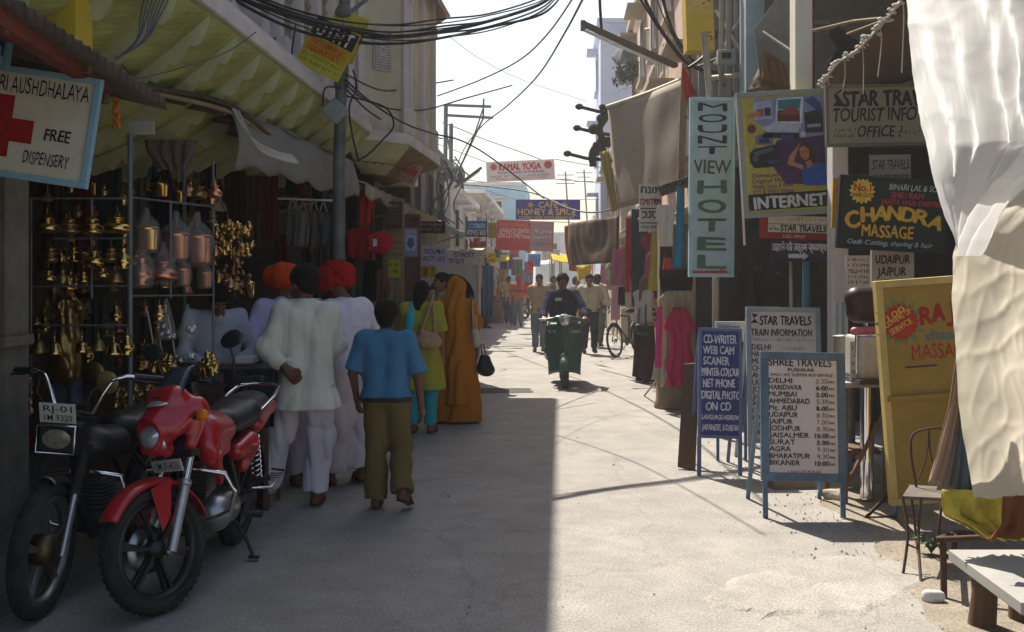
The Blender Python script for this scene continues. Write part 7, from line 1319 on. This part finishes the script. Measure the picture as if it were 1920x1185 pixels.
# red bags and caps past the pole
k = 0
for x, y0, y1, w_, c, nm, lb in ((686, 345, 425, 26, '#a83420', 'textile', 'bunch of orange-red straps hanging past the utility pole'), (676, 428, 484, 44, '#9c1c22', 'cloth_bag', 'square red cloth bag hanging left of the round red cap'), (694, 488, 565, 24, '#141416', 'cloth_bag', 'black bag hanging below the red bags'), (714, 505, 570, 22, '#6a4a40', 'textile', 'brownish pink cloth hanging beside the black bag'), (668, 498, 572, 26, '#4a5844', 'textile', 'grey-green striped cloth hanging below the square red bag'), (660, 370, 430, 20, '#23282c', 'textile', 'black and teal cloth hanging just right of the utility pole'), (728, 520, 590, 26, '#7a6a54', 'textile', 'tan cloth hanging below the yellow-green notice')):
    hang(nm, lb, 'bag' if nm == 'cloth_bag' else 'cloth', [(y0, x-w_*.36, x+w_*.36), (y0+10, x-w_/2, x+w_/2), (y1-8, x-w_*.5, x+w_*.5), (y1, x-w_*.4, x+w_*.4)], 11.0+.05*k, cloth(c, .25), .03, 2, None, 12, 12, th=.02 if nm == 'cloth_bag' else .005); k += 1
t = thing('sun_cap', 'round red cap hanging beside the square red bag', 'cap', P(712, 455, 11)*1); soft('crown', [el(P(714, 455, 11), (.135, .08, .125)), el(P(714, 458, 10.94), (.12, .05, .11))], cloth('#a01e2c'), t, .014, k=.02, fold=.004)
b = B(); b.sheet(lambda u, v: P(700-14*v+6*math.sin(u*3.1), 440+30*u, 10.95-.10*v), 8, 3); b.build('peak', cloth('#a01e2c'), t, solid=.006); b = B(); b.box(P(703, 455, 10.86), (.04, .01, .08)); b.build('emblem', paint('#c8c8cc'), t)
# tan shutter, brown shop front, arched food stall
t = thing('shutter', 'tan slatted shutter panel with the yellow-green notice on it', 'shutter', P(738, 640, 12.1)*1); b = B(); c0, c1 = P(717, 372, 12.1), P(757, 640, 12.1); b.box(((c0.x+c1.x)/2, 12.14, (c0.z+c1.z)/2), (c1.x-c0.x, .05, c0.z-c1.z)); b.build('panel', mat('tan_plank', (.26, .20, .12), .85, var=.25, scale=4, stain=.4), t)
b = B()
for i in range(22): z = c1.z+.05+i*(c0.z-c1.z-.1)/22; b.box(((c0.x+c1.x)/2, 12.10, z), (c1.x-c0.x-.02, .03, .045), Matrix.Rotation(.4, 3, 'X'))
b.build('slats', mat('tan_plank', 0), t)
t = thing('kiosk', 'narrow reddish brown kiosk front carrying the blue poster', 'kiosk', P(770, 650, 12.9)*1); c0, c1 = P(757, 402, 12.9), P(788, 655, 12.9); b = B(); b.box(((c0.x+c1.x)/2, 12.95, (c0.z+c1.z)/2), (c1.x-c0.x, .08, c0.z-c1.z)); b.build('panel', mat('reddish_brown_board', (.13, .07, .05), .8, var=.3, scale=4, stain=.3), t)
b = B(); [b.box((x, 12.9, (c0.z+c1.z)/2), (.04, .06, c0.z-c1.z)) for x in (c0.x+.02, c1.x-.02)]; b.box(((c0.x+c1.x)/2, 12.9, c0.z-.02), (c1.x-c0.x-.09, .06, .05)); b.build('frame', M_WOODB, t)
t = thing('food_stall', 'whitish food stall with a dark arched opening behind the vendor', 'stall', P(850, 700, 15)*1); x0, x1 = P(790, 0, 15).x, P(895, 0, 15).x; zt = 1.84; b = B(); pr = []
cx, rr = (x0+x1)/2+.03, (x1-x0)/2-.07
pts = [(x0, .85), (x0, zt), (x1, zt), (x1, .85), (cx+rr, .85)]+[(cx+rr*math.cos(a), 1.32+min(rr, .40)*math.sin(a)) for a in [math.pi*i/14 for i in range(15)]]+[(cx-rr, .85)]
b.prism(pts, (0, 14.9, 0), (1, 0, 0), (0, 0, 1), .04); b.build('arch_panel', mat('soiled_white_board', (.42, .39, .36), .8, var=.15, scale=4, stain=.4), t)
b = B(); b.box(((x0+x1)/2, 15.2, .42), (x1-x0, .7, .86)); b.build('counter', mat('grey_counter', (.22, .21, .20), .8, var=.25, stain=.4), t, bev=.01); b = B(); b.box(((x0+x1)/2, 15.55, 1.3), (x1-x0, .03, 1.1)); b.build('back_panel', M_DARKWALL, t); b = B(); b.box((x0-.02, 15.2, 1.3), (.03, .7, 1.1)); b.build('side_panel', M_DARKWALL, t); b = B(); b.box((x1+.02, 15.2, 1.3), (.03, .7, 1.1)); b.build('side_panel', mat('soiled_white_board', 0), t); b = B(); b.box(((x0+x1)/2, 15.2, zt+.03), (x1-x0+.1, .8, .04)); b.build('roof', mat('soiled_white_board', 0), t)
b = B(); g = random.Random(9)
for i in range(16): b.box(V((g.uniform(x0, x1), 15.2+g.uniform(-.3, .3), zt+.10+g.random()*.08)), (.22, .16, .10), Matrix.Rotation(g.uniform(0, 3), 3, 'Z') @ Matrix.Rotation(g.uniform(-.4, .4), 3, 'X'))
tag(b.build('rubbish_heap', mat('crumpled_paper', (.42, .38, .3), .9, var=.5, scale=6)), 'heap of crumpled pale bundles on the roof of the arched stall', 'heap', None, 'stuff')
hang('textile', 'yellow cloth hanging in the opening left of the vendor', 'cloth', [(500, 784, 816), (520, 784, 818)], 14.3, cloth('#9a7c1c'), .02, 2)
# clothes along both rows
def clothes(side, lab, Ya, Yb, n, a, zs, pal, seed):
    g = random.Random(seed)
    for i in range(n):
        Y = Ya+(Yb-Ya)*(i+.5)/n; m = cloth(g.choice(pal), .2, .12); zt = g.uniform(*zs); hgt = g.uniform(.55, 1.15); w_ = g.uniform(.36, .52); kind = g.choice(('shirt', 'dress', 'scarf')); b = B(); ph = g.uniform(0, 6); ang = g.uniform(-.9, .9)
        def fn(u, v):
            if kind == 'shirt': hw = w_*(.32+.3*min(1, v*6)) if v < .3 else w_*.42
            elif kind == 'dress': hw = w_*(.22+.2*min(1, v*6)-.14*max(0, math.sin(min(1, max(0, (v-.1)/.35))*3.14))+.22*v)
            else: hw = w_*.24
            x = (u-.5)*2*hw; d = .03*math.sin(u*14+ph+v*3)+.015*math.sin(u*31+v*6); zz = zt-hgt*v-(.05*abs(u-.5)*2 if v < .05 else 0)
            q = V((x*math.cos(ang)-d*math.sin(ang), x*math.sin(ang)+d*math.cos(ang), 0)); return S3(a, Y, zz)+q
        b.sheet(fn, 14, 14); tag(b.build('garment', m, solid=.005), f'{OD[i]} {kind if kind != "scarf" else "long cloth"} {lab}', 'clothing', 'clothes '+lab)
mixed = ['#8c2a2c', '#2a6a78', '#b09a86', '#a84c6a', '#c9b9a8', '#2a2c44', '#6a8c4a', '#b5762c', '#4c2c4a', '#9aa6b0', '#274c3c', '#c8a83c']
clothes(1, 'hanging along the near sunny clothes stalls, counted from us', 15.9, 20.5, 11, 1.62, (1.95, 2.45), mixed, 3); clothes(1, 'hanging along the farther sunny stalls, counted from us', 20.8, 31, 12, 1.45, (1.9, 2.5), mixed, 5)
clothes(-1, 'hanging on the left row past the food stall, counted from us', 17.0, 25, 12, -2.3, (1.8, 2.4), ['#2a5a8c', '#2c7a78', '#8c2a2c', '#b5762c', '#1c2c44', '#7a6a54', '#a84c4a'], 8); clothes(-1, 'hanging far down the left row, counted from us', 25.5, 36, 10, -2.35, (1.8, 2.4), mixed, 13)
clothes(-1, 'in the dim shop before the food stall, counted from us', 12.6, 17, 9, -3.0, (1.8, 2.4), ['#3a2a24', '#5a2a28', '#24303a', '#6a5a44', '#4a3a3c'], 17)
# dress stall at the corner of the right row
t = thing('display_pillar', 'plastered brown pillar base below the hanging pink dress', 'pillar', V((2.0, 12.35, 0))); b = B(); c = P(1264, 700, 12.35); b.lathe([(0, 0), (.245, 0), (.25, .03), (.225, .10), (.22, .52), (.235, .55), (0, .56)], (c.x, 12.35, 0), (0, 0, 1), 22); b.build('base', mat('brown_plaster', (.20, .145, .10), .9, var=.25, scale=4, stain=.4, bump=.2), t); b = B(); b.box((c.x+.03, 12.5, 1.4), (.40, .2, 1.75)); b.build('shaft', mat('brown_plaster', 0), t)
hang('garment', 'beige embroidered gown hung as a backdrop behind the pink dress', 'clothing', [(545, 1250, 1296), (560, 1236, 1308), (620, 1238, 1306), (700, 1232, 1308), (726, 1232, 1306)], 12.2, mat('beige_embroidery', (.38, .32, .22), .95, var=.3, scale=40, bump=.4), .025, 4)
hang('dress', 'crimson pink dress with short spread sleeves on the beige gown', 'dress', [(576, 1262, 1286), (588, 1258, 1292), (604, 1246, 1304), (617, 1243, 1307), (623, 1256, 1296), (640, 1259, 1294), (690, 1249, 1303), (714, 1247, 1305), (724, 1254, 1298)], 12.05, cloth('#a81c4c', .15), .02, 3)
hang('blouse', 'off-white crocheted blouse hanging over dark trousers left of the hotel board', 'clothing', [(384, 1236, 1258), (392, 1230, 1264), (412, 1230, 1266), (420, 1234, 1262), (462, 1236, 1262)], 12.0, mat('crochet_white', (.62, .56, .48), .95, var=.25, scale=50, bump=.6), .015, 2)
hang('trousers', 'dark brown trousers hanging below the off-white blouse', 'clothing', [(462, 1238, 1260), (520, 1236, 1262)], 12.1, cloth('#33201e', .3), .02, 2); hang('cloth_bag', 'small orange-red bag hanging beside the turquoise scarf', 'bag', [(484, 1246, 1258), (505, 1243, 1262)], 11.95, cloth('#b0402a'), .01, 1, th=.02)
hang('scarf', 'bright turquoise scarf hanging narrow beside the hotel board', 'scarf', [(350, 1269, 1279), (420, 1268, 1281), (470, 1266, 1281), (494, 1263, 1280), (503, 1264, 1279)], 11.9, cloth('#1492c0', .15, .2), .012, 1.5)
hang('garment', 'black garment spread behind the turquoise scarf end', 'clothing', [(505, 1240, 1296), (520, 1236, 1300), (546, 1240, 1296)], 12.3, cloth('#16161a'), .02, 3)
hang('scarf', 'magenta pink scarf hanging behind the long haired woman', 'scarf', [(575, 1232, 1242), (640, 1229, 1241), (690, 1228, 1240)], 12.0, cloth('#c0387a', .2), .01, 1); hang('garment', 'pale grey skirt hem hanging below the magenta scarf', 'clothing', [(672, 1228, 1246), (700, 1224, 1250), (712, 1222, 1254)], 12.05, cloth('#a09a90'), .02, 2)
hang('scarf', 'long pale yellow-green cloth hanging below the Hebrew board', 'scarf', [(434, 1222, 1236), (500, 1219, 1234), (545, 1214, 1232)], 13.0, cloth('#b0a84c', .2, .15), .012, 2); hang('garment', 'dark teal garment hanging left of the pale yellow-green cloth', 'clothing', [(392, 1184, 1214), (470, 1182, 1216), (575, 1184, 1214)], 17.2, cloth('#173238', .2), .03, 3); hang('garment', 'narrow crimson cloth hanging by the dark teal garment', 'clothing', [(408, 1174, 1184), (480, 1172, 1184), (548, 1170, 1182)], 17.0, cloth('#981c2c', .15), .012, 1)
hang('shirt', 'mauve pink shirt hanging by the narrow crimson cloth', 'clothing', [(468, 1152, 1170), (474, 1147, 1173), (536, 1145, 1172)], 16.2, cloth('#b06c86', .15, .15), .02, 2); hang('trousers', 'pale pink patterned trousers hanging below the mauve shirt', 'clothing', [(536, 1147, 1164), (600, 1145, 1162)], 16.4, mat('pink_print', (.55, .36, .40), .95, var=.3, scale=30), .015, 2); hang('garment', 'small black garment hanging beside the pale pink trousers', 'clothing', [(538, 1160, 1172), (572, 1158, 1172)], 16.0, cloth('#141418'), .01, 1)
def rug_mat():
    m = mat('patterned_rug', (.13, .055, .035), .95, var=.3, scale=30); n = m.node_tree; w_ = n.nodes.new('ShaderNodeTexWave'); w_.wave_type = 'RINGS'; w_.rings_direction = 'SPHERICAL'; w_.inputs['Scale'].default_value = .95; w_.inputs['Distortion'].default_value = 1.2
    tc = n.nodes.new('ShaderNodeTexCoord'); mp = n.nodes.new('ShaderNodeMapping'); mp.inputs['Location'].default_value = (0, 0, -.62); n.links.new(tc.outputs['Object'], mp.inputs[0]); n.links.new(mp.outputs[0], w_.inputs['Vector'])
    r = n.nodes.new('ShaderNodeValToRGB'); e = r.color_ramp.elements; e[0].color = (.045, .045, .03, 1); e[1].color = (.12, .045, .03, 1); e[0].position = .3; e[1].position = .6; q = r.color_ramp.elements.new(.85); q.color = (.15, .085, .045, 1); n.links.new(w_.outputs['Fac'], r.inputs[0]); n.links.new(r.outputs[0], n.nodes['Principled BSDF'].inputs['Base Color']); return m
quad('rug', 'brown ringed rug hanging across under the beige tarpaulin', 'rug', [(1064, 420, 19), (1160, 404, 16.5), (1158, 492, 16.5), (1068, 498, 19)], rug_mat(), fold=.015, n=1, th=.012)
quad('rug', 'orange-brown rug edge hanging behind the ringed rug', 'rug', [(1058, 424, 20), (1078, 420, 19.6), (1080, 510, 19.6), (1066, 506, 20)], cloth('#a0522c', .3), fold=.015, n=1, th=.012)
t = thing('small_awning', 'small thatched shade on thin sticks over the off-white blouse', 'awning', P(1260, 350, 12)*1); b = B(); q = [P(1232, 352, 12.3), P(1294, 332, 11.7), P(1296, 346, 12.8), P(1240, 366, 13.2)]; b.sheet(lambda u, v: q[0].lerp(q[1], u).lerp(q[3].lerp(q[2], u), v)+V((0, 0, .012*math.sin(u*60))), 40, 4); b.build('thatch', M_BAM, t, solid=.03); b = B(); b.tube([q[0], q[3]], .012, 5); b.tube([q[1], q[2]], .012, 5); b.build('stick', M_BAMB, t)
for lb, a0, Ya, Yb, c in (('cream awning edge over the clothes stalls past the beige tarpaulin', 1.35, 16.0, 22, (.45, .40, .32)), ('whitish awning over the farther clothes stalls on the sunny side', 1.3, 22.5, 30, (.55, .53, .5))):
    t = thing('awning', lb, 'awning', S3(a0, Ya, 2.7)); b = B(); b.sheet(lambda u, v: S3(a0+.9*v, Ya+(Yb-Ya)*u, 2.62+.3*v-.06*math.sin(v*3.1)+.015*math.sin(u*31)), 20, 6); b.build('canopy', mat('awn_%d' % int(Ya), c, .95, var=.2, trans=.25), t, solid=.01); b = B(); b.tube([S3(a0, Ya+(Yb-Ya)*i/8, 2.62) for i in range(9)], .02, 6); b.build('edge_pole', M_BAMB, t)
# stalls and clutter at the far end
M_CR = [('#c9a818', 'yellow'), ('#b8b4ac', 'off-white'), ('#2c5a9c', 'blue'), ('#a83a34', 'red'), ('#8c8a84', 'grey'), ('#c07c2c', 'orange'), ('#4c7a6a', 'sea green'), ('#b09a86', 'beige')]
for i, (x, Y, z, c) in enumerate(((-1.1, 37, 2.3, 0), (2.6, 40, 2.35, 0), (-1.4, 41.5, 2.5, 2), (3.2, 46, 2.4, 1), (-1.2, 47, 2.3, 3), (3.0, 53, 2.7, 5), (-.2, 56, 2.5, 4), (1.6, 61, 2.6, 1), (3.8, 59, 2.9, 7), (-1.0, 60.5, 2.9, 6))):
    t = thing('market_stall', f'far market stall under a {M_CR[c][1]} cloth, {("nearest on the left", "nearest on the right", "second on the left", "second on the right", "third on the left", "third on the right", "fourth on the left, before the white building", "in the middle of the end wall", "farthest on the right", "farthest on the left")[i]}', 'stall', (x, Y, 0)); m = cloth(M_CR[c][0], .2, .3)
    b = B(); b.sheet(lambda u, v: V((x-1.0+2.0*u, Y-1+2*v, z+.3*v-.12*math.sin(u*3.1)+.02*math.sin(u*25))), 12, 6); b.build('canopy', m, t, solid=.01)
    for sx, sy in ((-.95, -.95), (.95, -.95), (-.95, .95), (.95, .95)): b = B(); b.tube([(x+sx, Y+sy, 0), (x+sx, Y+sy, z+.3*(sy+1)/2)], .025, 6); b.build('pole', M_BAMB, t)
    b = B(); b.box((x, Y, .4), (1.6, 1.2, .8)); b.build('counter', mat('stall_counter_%d' % (i % 3), ((.2, .12, .08), (.12, .16, .22), (.3, .26, .2))[i % 3], .9, var=.3), t, bev=.02)
    b = B(); g = random.Random(i)
    for k in range(14): b.box((x+g.uniform(-.7, .7), Y+g.uniform(-.5, .4), .8+g.uniform(.02, .3)), (.2, .2, g.uniform(.1, .4)), Matrix.Rotation(g.uniform(0, 3), 3, 'Z'))
    tag(b.build('stock_heap', mat('stock_%d' % (i % 4), ((.4, .1, .08), (.1, .22, .4), (.5, .4, .1), (.5, .48, .45))[i % 4], .8, var=.6, scale=4)), 'heap of goods on the counter of the far stall under the '+M_CR[c][1]+' cloth, '+('leftmost', 'rightmost', 'second left', 'second right', 'third left', 'third right', 'fourth left', 'middle', 'farthest right', 'farthest left')[i], 'goods', None, 'stuff')
quad('cloth_strip', 'bright yellow cloth slung over the farther stalls behind the scooter rider', 'cloth', [(1078, 500, 26), (1108, 496, 25), (1108, 520, 25), (1084, 526, 26)], cloth('#d0b41c', .1, .4), 8, 6, .03, 1)
# barber stall clutter behind the mustard panel
t = thing('barber_chair', 'old barber chair with dark maroon headrest and pinkish arm pads', 'chair', G(1632, 900)); Yb = 7.1
soft('headrest', [rc(P(1606, 560, Yb), P(1640, 560, Yb), .085, .085), rc(P(1608, 585, Yb), P(1640, 585, Yb), .08, .08)], mat('maroon_vinyl', (.035, .012, .016), .45), t, .012, k=.04); soft('arm_pad', [rc(P(1602, 621, 7.0), P(1650, 619, 7.0), .03, .03), rc(P(1602, 624, 7.2), P(1650, 622, 7.2), .03, .03)], mat('pink_vinyl', (.40, .12, .15), .5), t, .010, k=.03)
b = B(); b.box(P(1625, 668, 7.1), (.20, .35, .30)); b.build('body', mat('chipped_enamel', (.42, .41, .38), .5, var=.2, stain=.5), t, bev=.02); b = B(); b.tube([P(1624, 605, 7.15), P(1624, 640, 7.15)], .02, 8); b.tube([P(1626, 705, 7.1), V((P(1626, 0, 7.1).x, 7.1, .02))], .05, 12); b.tube([P(1606, 628, 7.0), P(1606, 700, 7.0)], .012, 6); b.build('column', M_CHR, t); b = B(); b.box(P(1625, 712, 7.05), (.24, .4, .03)); b.build('seat_rim', M_BLKM, t)
t = thing('metal_drum', 'grey metal cylinder standing left of the barber chair', 'drum', P(1583, 760, 7.6)*1); b = B(); c = P(1583, 622, 7.6); b.lathe([(0, 0), (.085, 0), (.085, .01), (.08, .02), (.08, c.z-.25), (.088, c.z-.24), (.088, c.z-.23), (0, c.z-.22)], (c.x, 7.6, .2), (0, 0, 1), 20); b.build('shell', mat('dented_zinc', (.25, .22, .19), .5, .5, var=.3, stain=.4), t)
t = thing('work_table', 'rough grey work table in front of the barber chair with crossed braces', 'table', G(1600, 870)); b = B(); q = [P(1582, 720, 7.2), P(1665, 722, 6.9)]; b.box((q[0]+q[1])/2+V((0, .2, 0)), (.36, .5, .035)); b.build('top', M_SLAB, t, bev=.004)
cx_ = ((q[0]+q[1])/2).x; zt_ = q[0].z
for sx in (-.15, .15):
    for sy in (0, .4): b = B(); b.bar((cx_+sx, 7.05+sy, 0), (cx_+sx, 7.05+sy, zt_-.02), .04); b.build('leg', M_WOODB, t)
b = B(); b.bar((cx_-.16, 7.02, .10), (cx_+.16, 7.02, zt_-.10), .035, .02); b.build('brace', M_WOODB, t)
b = B(); b.box((cx_, 7.25, .35), (.26, .3, .03)); b.build('shelf', M_WOODB, t)
s = Sign('poster', 'small card with dark print leaning under the barber chair', 'card', 1594, 640, 1612, 716, 7.0, '#a8a49c', th=.006); [s.scrib(1597, y, 13, 7, '#2a2a30') for y in (655, 670, 685, 700)]; s.done()
pole('blue_post', 'thin pale blue post in front of the mauve column', 'post', [V((P(1569, 525, 8.0).x, 8.0, 0)), P(1569, 566, 8.0), P(1581, 566, 8.0), V((P(1581, 525, 8.0).x, 8.0, 0))], .012, mat('pale_blue_iron', (.22, .38, .42), .5))
pole('door_post', 'blue post standing in the dark shop behind the train information board', 'post', [V((P(1512, 525, 9.3).x, 9.3, .1)), P(1512, 490, 9.3)], .035, mat('deep_blue_post', (.06, .14, .2), .6))
tag(B().box(G(1490, 918)+V((0, .1, .03)), (.34, .14, .09), Matrix.Rotation(.15, 3, 'Z')).build('stone_block', mat('brown_stone', (.2, .15, .11), .9, var=.3, bump=.4, bscale=20), bev=.015), 'brown stone block holding down the front timetable board', 'stone')
tag(soft('crumpled_paper', [rc(G(1555, 935)+V((0, 0, .03)), G(1572, 938)+V((0, 0, .02)), .035, .03)], mat('crumpled_paper', 0), None, .008, fold=.02, freq=70, fdir=(1, 1, 1)), 'crumpled paper lying beside the stone block', 'litter'); tag(soft('plastic_cup', [rc(G(1752, 1128)+V((-.03, 0, .02)), G(1752, 1128)+V((.03, .0, .025)), .028, .02)], mat('white_scrap', (.6, .6, .58), .5), None, .007, fold=.012, freq=60, fdir=(1, 1, 1)), 'white crumpled scrap lying by the iron bench leg', 'litter')
t = thing('weed', 'small green weed growing at the foot of the wire chair', 'plant', G(1746, 1040)); b = B(); g = random.Random(2); c = G(1746, 1040)
for i in range(26):
    a = g.uniform(0, 6.28); d = V((math.cos(a), math.sin(a), 0)); L_ = g.uniform(.05, .12); b.add([c+V((0, 0, .005)), c+d*L_*.5+d.cross(V((0, 0, 1)))*.014+V((0, 0, L_*.9)), c+d*L_+V((0, 0, L_*.8)), c+d*L_*.5-d.cross(V((0, 0, 1)))*.014+V((0, 0, L_*.9))], [(0, 1, 2, 3)])
b.build('leaves', mat('weed_green', (.06, .12, .03), .7, var=.3), t)
pole('blue_sign_stick', 'dark stick propped on the kerb at the dress stall', 'stick', [G(1208, 742), P(1232, 712, 12.3)], .012, M_BAMB)
# grit and litter
g = random.Random(21); b = B()
for i in range(1500):
    if i < 700: Y = g.uniform(3.9, 9); x = 1.9+abs(g.gauss(0, .5)) if g.random() < .93 else g.uniform(-2.6, 1.9)
    else: Y = g.uniform(4, 30); side = g.choice((-1, 1)); x = SX(1.35+abs(g.gauss(0, .15)), Y) if side > 0 else SX(-2.2-abs(g.gauss(0, .2)), Y); x = x if g.random() < .93 else g.uniform(-2.4, 1.8)
    r = abs(g.gauss(0, .005))+.002; c = V((x, Y, r*.4)); vs = [c+V((math.cos(a)*r*g.uniform(.6, 1.3), math.sin(a)*r*g.uniform(.6, 1.3), -r*.4)) for a in (0, 1.3, 2.6, 3.9, 5.1)]; b.add(vs+[c+V((0, 0, r*.6))], [(k, (k+1) % 5, 5) for k in range(5)])
tag(b.build('grit', mat('grey_grit', (.30, .275, .24), .9, var=.5, scale=9)), 'loose grit and pebbles strewn along the road edges', 'grit', None, 'stuff')
# roof greenery
t = thing('roof_creeper', 'dark creeper and thatch fringe hanging from the roof by the lilac tower', 'plant', P(1180, 110, 24)*1); b = B(); g = random.Random(6); v0 = [P(1143, 112, 24), P(1195, 44, 22), P(1235, 120, 22), P(1160, 128, 24)]
for i in range(900):
    u, v = g.random(), 1-.25*g.random(); p = v0[0].lerp(v0[1], u).lerp(v0[3].lerp(v0[2], u), v)+V((g.gauss(0, .08), g.gauss(0, .25), g.gauss(0, .12)-.2*v)); d = V((g.gauss(0, 1), g.gauss(0, 1), g.gauss(-.5, 1))).normalized(); e = frame_of(d)[0]; s_ = g.uniform(.04, .11); b.add([p, p+d*s_+e*s_*.4, p+d*s_*2, p+d*s_-e*s_*.4], [(0, 1, 2, 3)])
b.build('leaves', mat('dusty_creeper', (.055, .06, .045), .8, var=.5, scale=3), t)
quad('roof_canopy', 'dark sloping sheet canopy on the roof edge by the lilac tower', 'canopy', [(1146, 108, 24.5), (1198, 40, 24.5), (1262, 112, 21), (1160, 126, 24)], mat('dark_roofing', (.045, .05, .048), .8, var=.4, scale=4), 14, 10, .02, 2, th=.03)
# parked two-wheelers and more stock far down the left
mp = [o for o in COL.objects if o.name == 'moped'][0]
for i, (x, Y, a) in enumerate(((-.55, 39.0, 40), (-.15, 40.0, 25), (.25, 41.0, 35))): copy_tree(mp, (x, Y, 0), ('left', 'middle', 'right')[i]+' dark moped of the three parked far down the street', R(a))
for i, (x0, x1, y0, y1, Y, c, lb) in enumerate(((900, 926, 498, 596, 29, '#1f5a78', 'long teal cloth hanging far down the left row behind the white shirted man'), (936, 962, 474, 505, 40, '#2a3a6a', 'dark blue cloth hanging below the red banner'), (958, 980, 486, 516, 41, '#8c2428', 'dark red cloth hanging below the red banner'), (990, 1014, 476, 500, 46, '#2f78b8', 'bright blue cloth hanging far below the red banner'), (1016, 1050, 468, 486, 50, '#c8c2b4', 'off-white cloth slung far away between the banner and the rugs'), (930, 950, 505, 530, 38, '#b8862c', 'mustard cloth hanging low under the red banner'), (975, 1000, 505, 532, 45, '#6a7c8c', 'slate cloth hanging low beyond the parked mopeds'), (880, 900, 446, 470, 27, '#b8502c', 'orange garments hanging under the dark lettered board'), (893, 912, 452, 480, 28, '#8c3038', 'crimson garments hanging under the dark lettered board'))):
    hang('textile', lb, 'cloth', [(y0, x0, x1), (y1, x0+1, x1-1)], Y, cloth(c, .25, .2), .08, 3, None, 14, 10)
for i, (x, y0, y1, w_, c) in enumerate(((1392, 480, 610, 14, '#3a2218'), (1425, 500, 620, 20, '#22262e'), (1462, 510, 640, 16, '#2c2420'))): hang('garment', ('brownish', 'bluish black', 'dark tan')[i]+' garment hanging deep in the dark shop behind the train board', 'clothing', [(y0, x-w_*.4, x+w_*.4), (y0+15, x-w_/2, x+w_/2), (y1, x-w_/2, x+w_/2)], 9.7, cloth(c, .3), .03, 2, None, 10, 10)

# crowded back rows of the brass stall
g = random.Random(31); LBK = 'small brass piece in the crowded back rows of the brass stall'
for i in range(95):
    x = g.uniform(62, 470); Y = g.uniform(6.5, 7.9); y = g.choice((345, 395, 430, 470, 515, 575, 600, 640, 668))+g.uniform(-10, 10)
    if x > 325 and y > 530: x = g.uniform(62, 300)
    if x > 250 and 560 > y > 400 and g.random() < .4: x = g.uniform(62, 240)
    vessel(g.choice(list(PROF)), x, y, g.uniform(17, 34), Y, g.choice((BRASS, BRASS2, BRASS, COPP)), LBK, 'small brass pieces at the back of the stall', g.uniform(.8, 1.3))
LBH = 'small cloth purse dangling under the thatch and canvas awnings'
for i in range(22):
    x = g.uniform(280, 620); y = g.uniform(295, 400) if x < 440 else g.uniform(335, 440); w_ = g.uniform(14, 28); hh = g.uniform(24, 50)
    hang('purse', LBH, 'purse', [(y, x-2, x+2), (y+hh*.35, x-w_*.12, x+w_*.12), (y+hh*.4, x-w_*.4, x+w_*.4), (y+hh*.9, x-w_*.5, x+w_*.5), (y+hh, x-w_*.35, x+w_*.35)], g.uniform(7.4, 8.6) if x < 440 else g.uniform(8.9, 9.9), cloth(g.choice(('#6a2428', '#8c7a5c', '#3a4a5a', '#8c4a24', '#4a2a44', '#9a8c70', '#2c4438')), .25), .02, 1, 'small purses under the left awnings', 8, 10, th=.012)
for i, (x, y0, y1, w_, c, m_) in enumerate(((300, 585, 690, 7, 7.0, 'ladle'), (322, 590, 665, 6, 7.0, 'ladle'), (282, 575, 650, 6, 6.9, 'ladle'))):
    b = B(); b.tube([P(x-8, y0, c), P(x, (y0+y1)/2, c), P(x+6, y1, c)], .006, 6); b.sphere(P(x+7, y1+4, c), .022, 8, (1, .6, .8)); tag(b.build('ladle', SILV if i else COPP), ('long copper', 'middle tin', 'short tin')[i]+' ladle slanting among the brass goods', 'ladle')
for i in range(16):
    x = 905+g.uniform(-15, 90); y = g.uniform(440, 540); Y = g.uniform(30, 44); w_ = g.uniform(10, 20)
    hang('textile', 'small coloured cloth among the hanging goods far down the left row', 'cloth', [(y, x-w_/2, x+w_/2), (y+g.uniform(14, 34), x-w_*.45, x+w_*.45)], Y, cloth(g.choice(('#b8302c', '#2a5aa0', '#c8a020', '#2a7a5c', '#c0b8a8', '#8c3a6a', '#d0602c')), .25, .25), .06, 2, 'coloured cloths far down the left row', 8, 8)
# ------------------------------------------------------------------ haze
hz = B(); hz.box((0, 140, 6.5), (470, 560, 15)); hz = hz.build('haze', mat('unused', (.5, .5, .5))); hz['kind'] = 'stuff'; hz['label'] = 'thin sunlit dust haze filling the street'
hm = bpy.data.materials.new('haze_air'); hm.use_nodes = True; n = hm.node_tree; n.nodes.remove(n.nodes['Principled BSDF']); vol = n.nodes.new('ShaderNodeVolumePrincipled'); vol.inputs['Color'].default_value = (.96, .96, .97, 1); vol.inputs['Density'].default_value = .0018; vol.inputs['Anisotropy'].default_value = .35
n.links.new(vol.outputs[0], n.nodes['Material Output'].inputs['Volume']); hz.data.materials.clear(); hz.data.materials.append(hm)
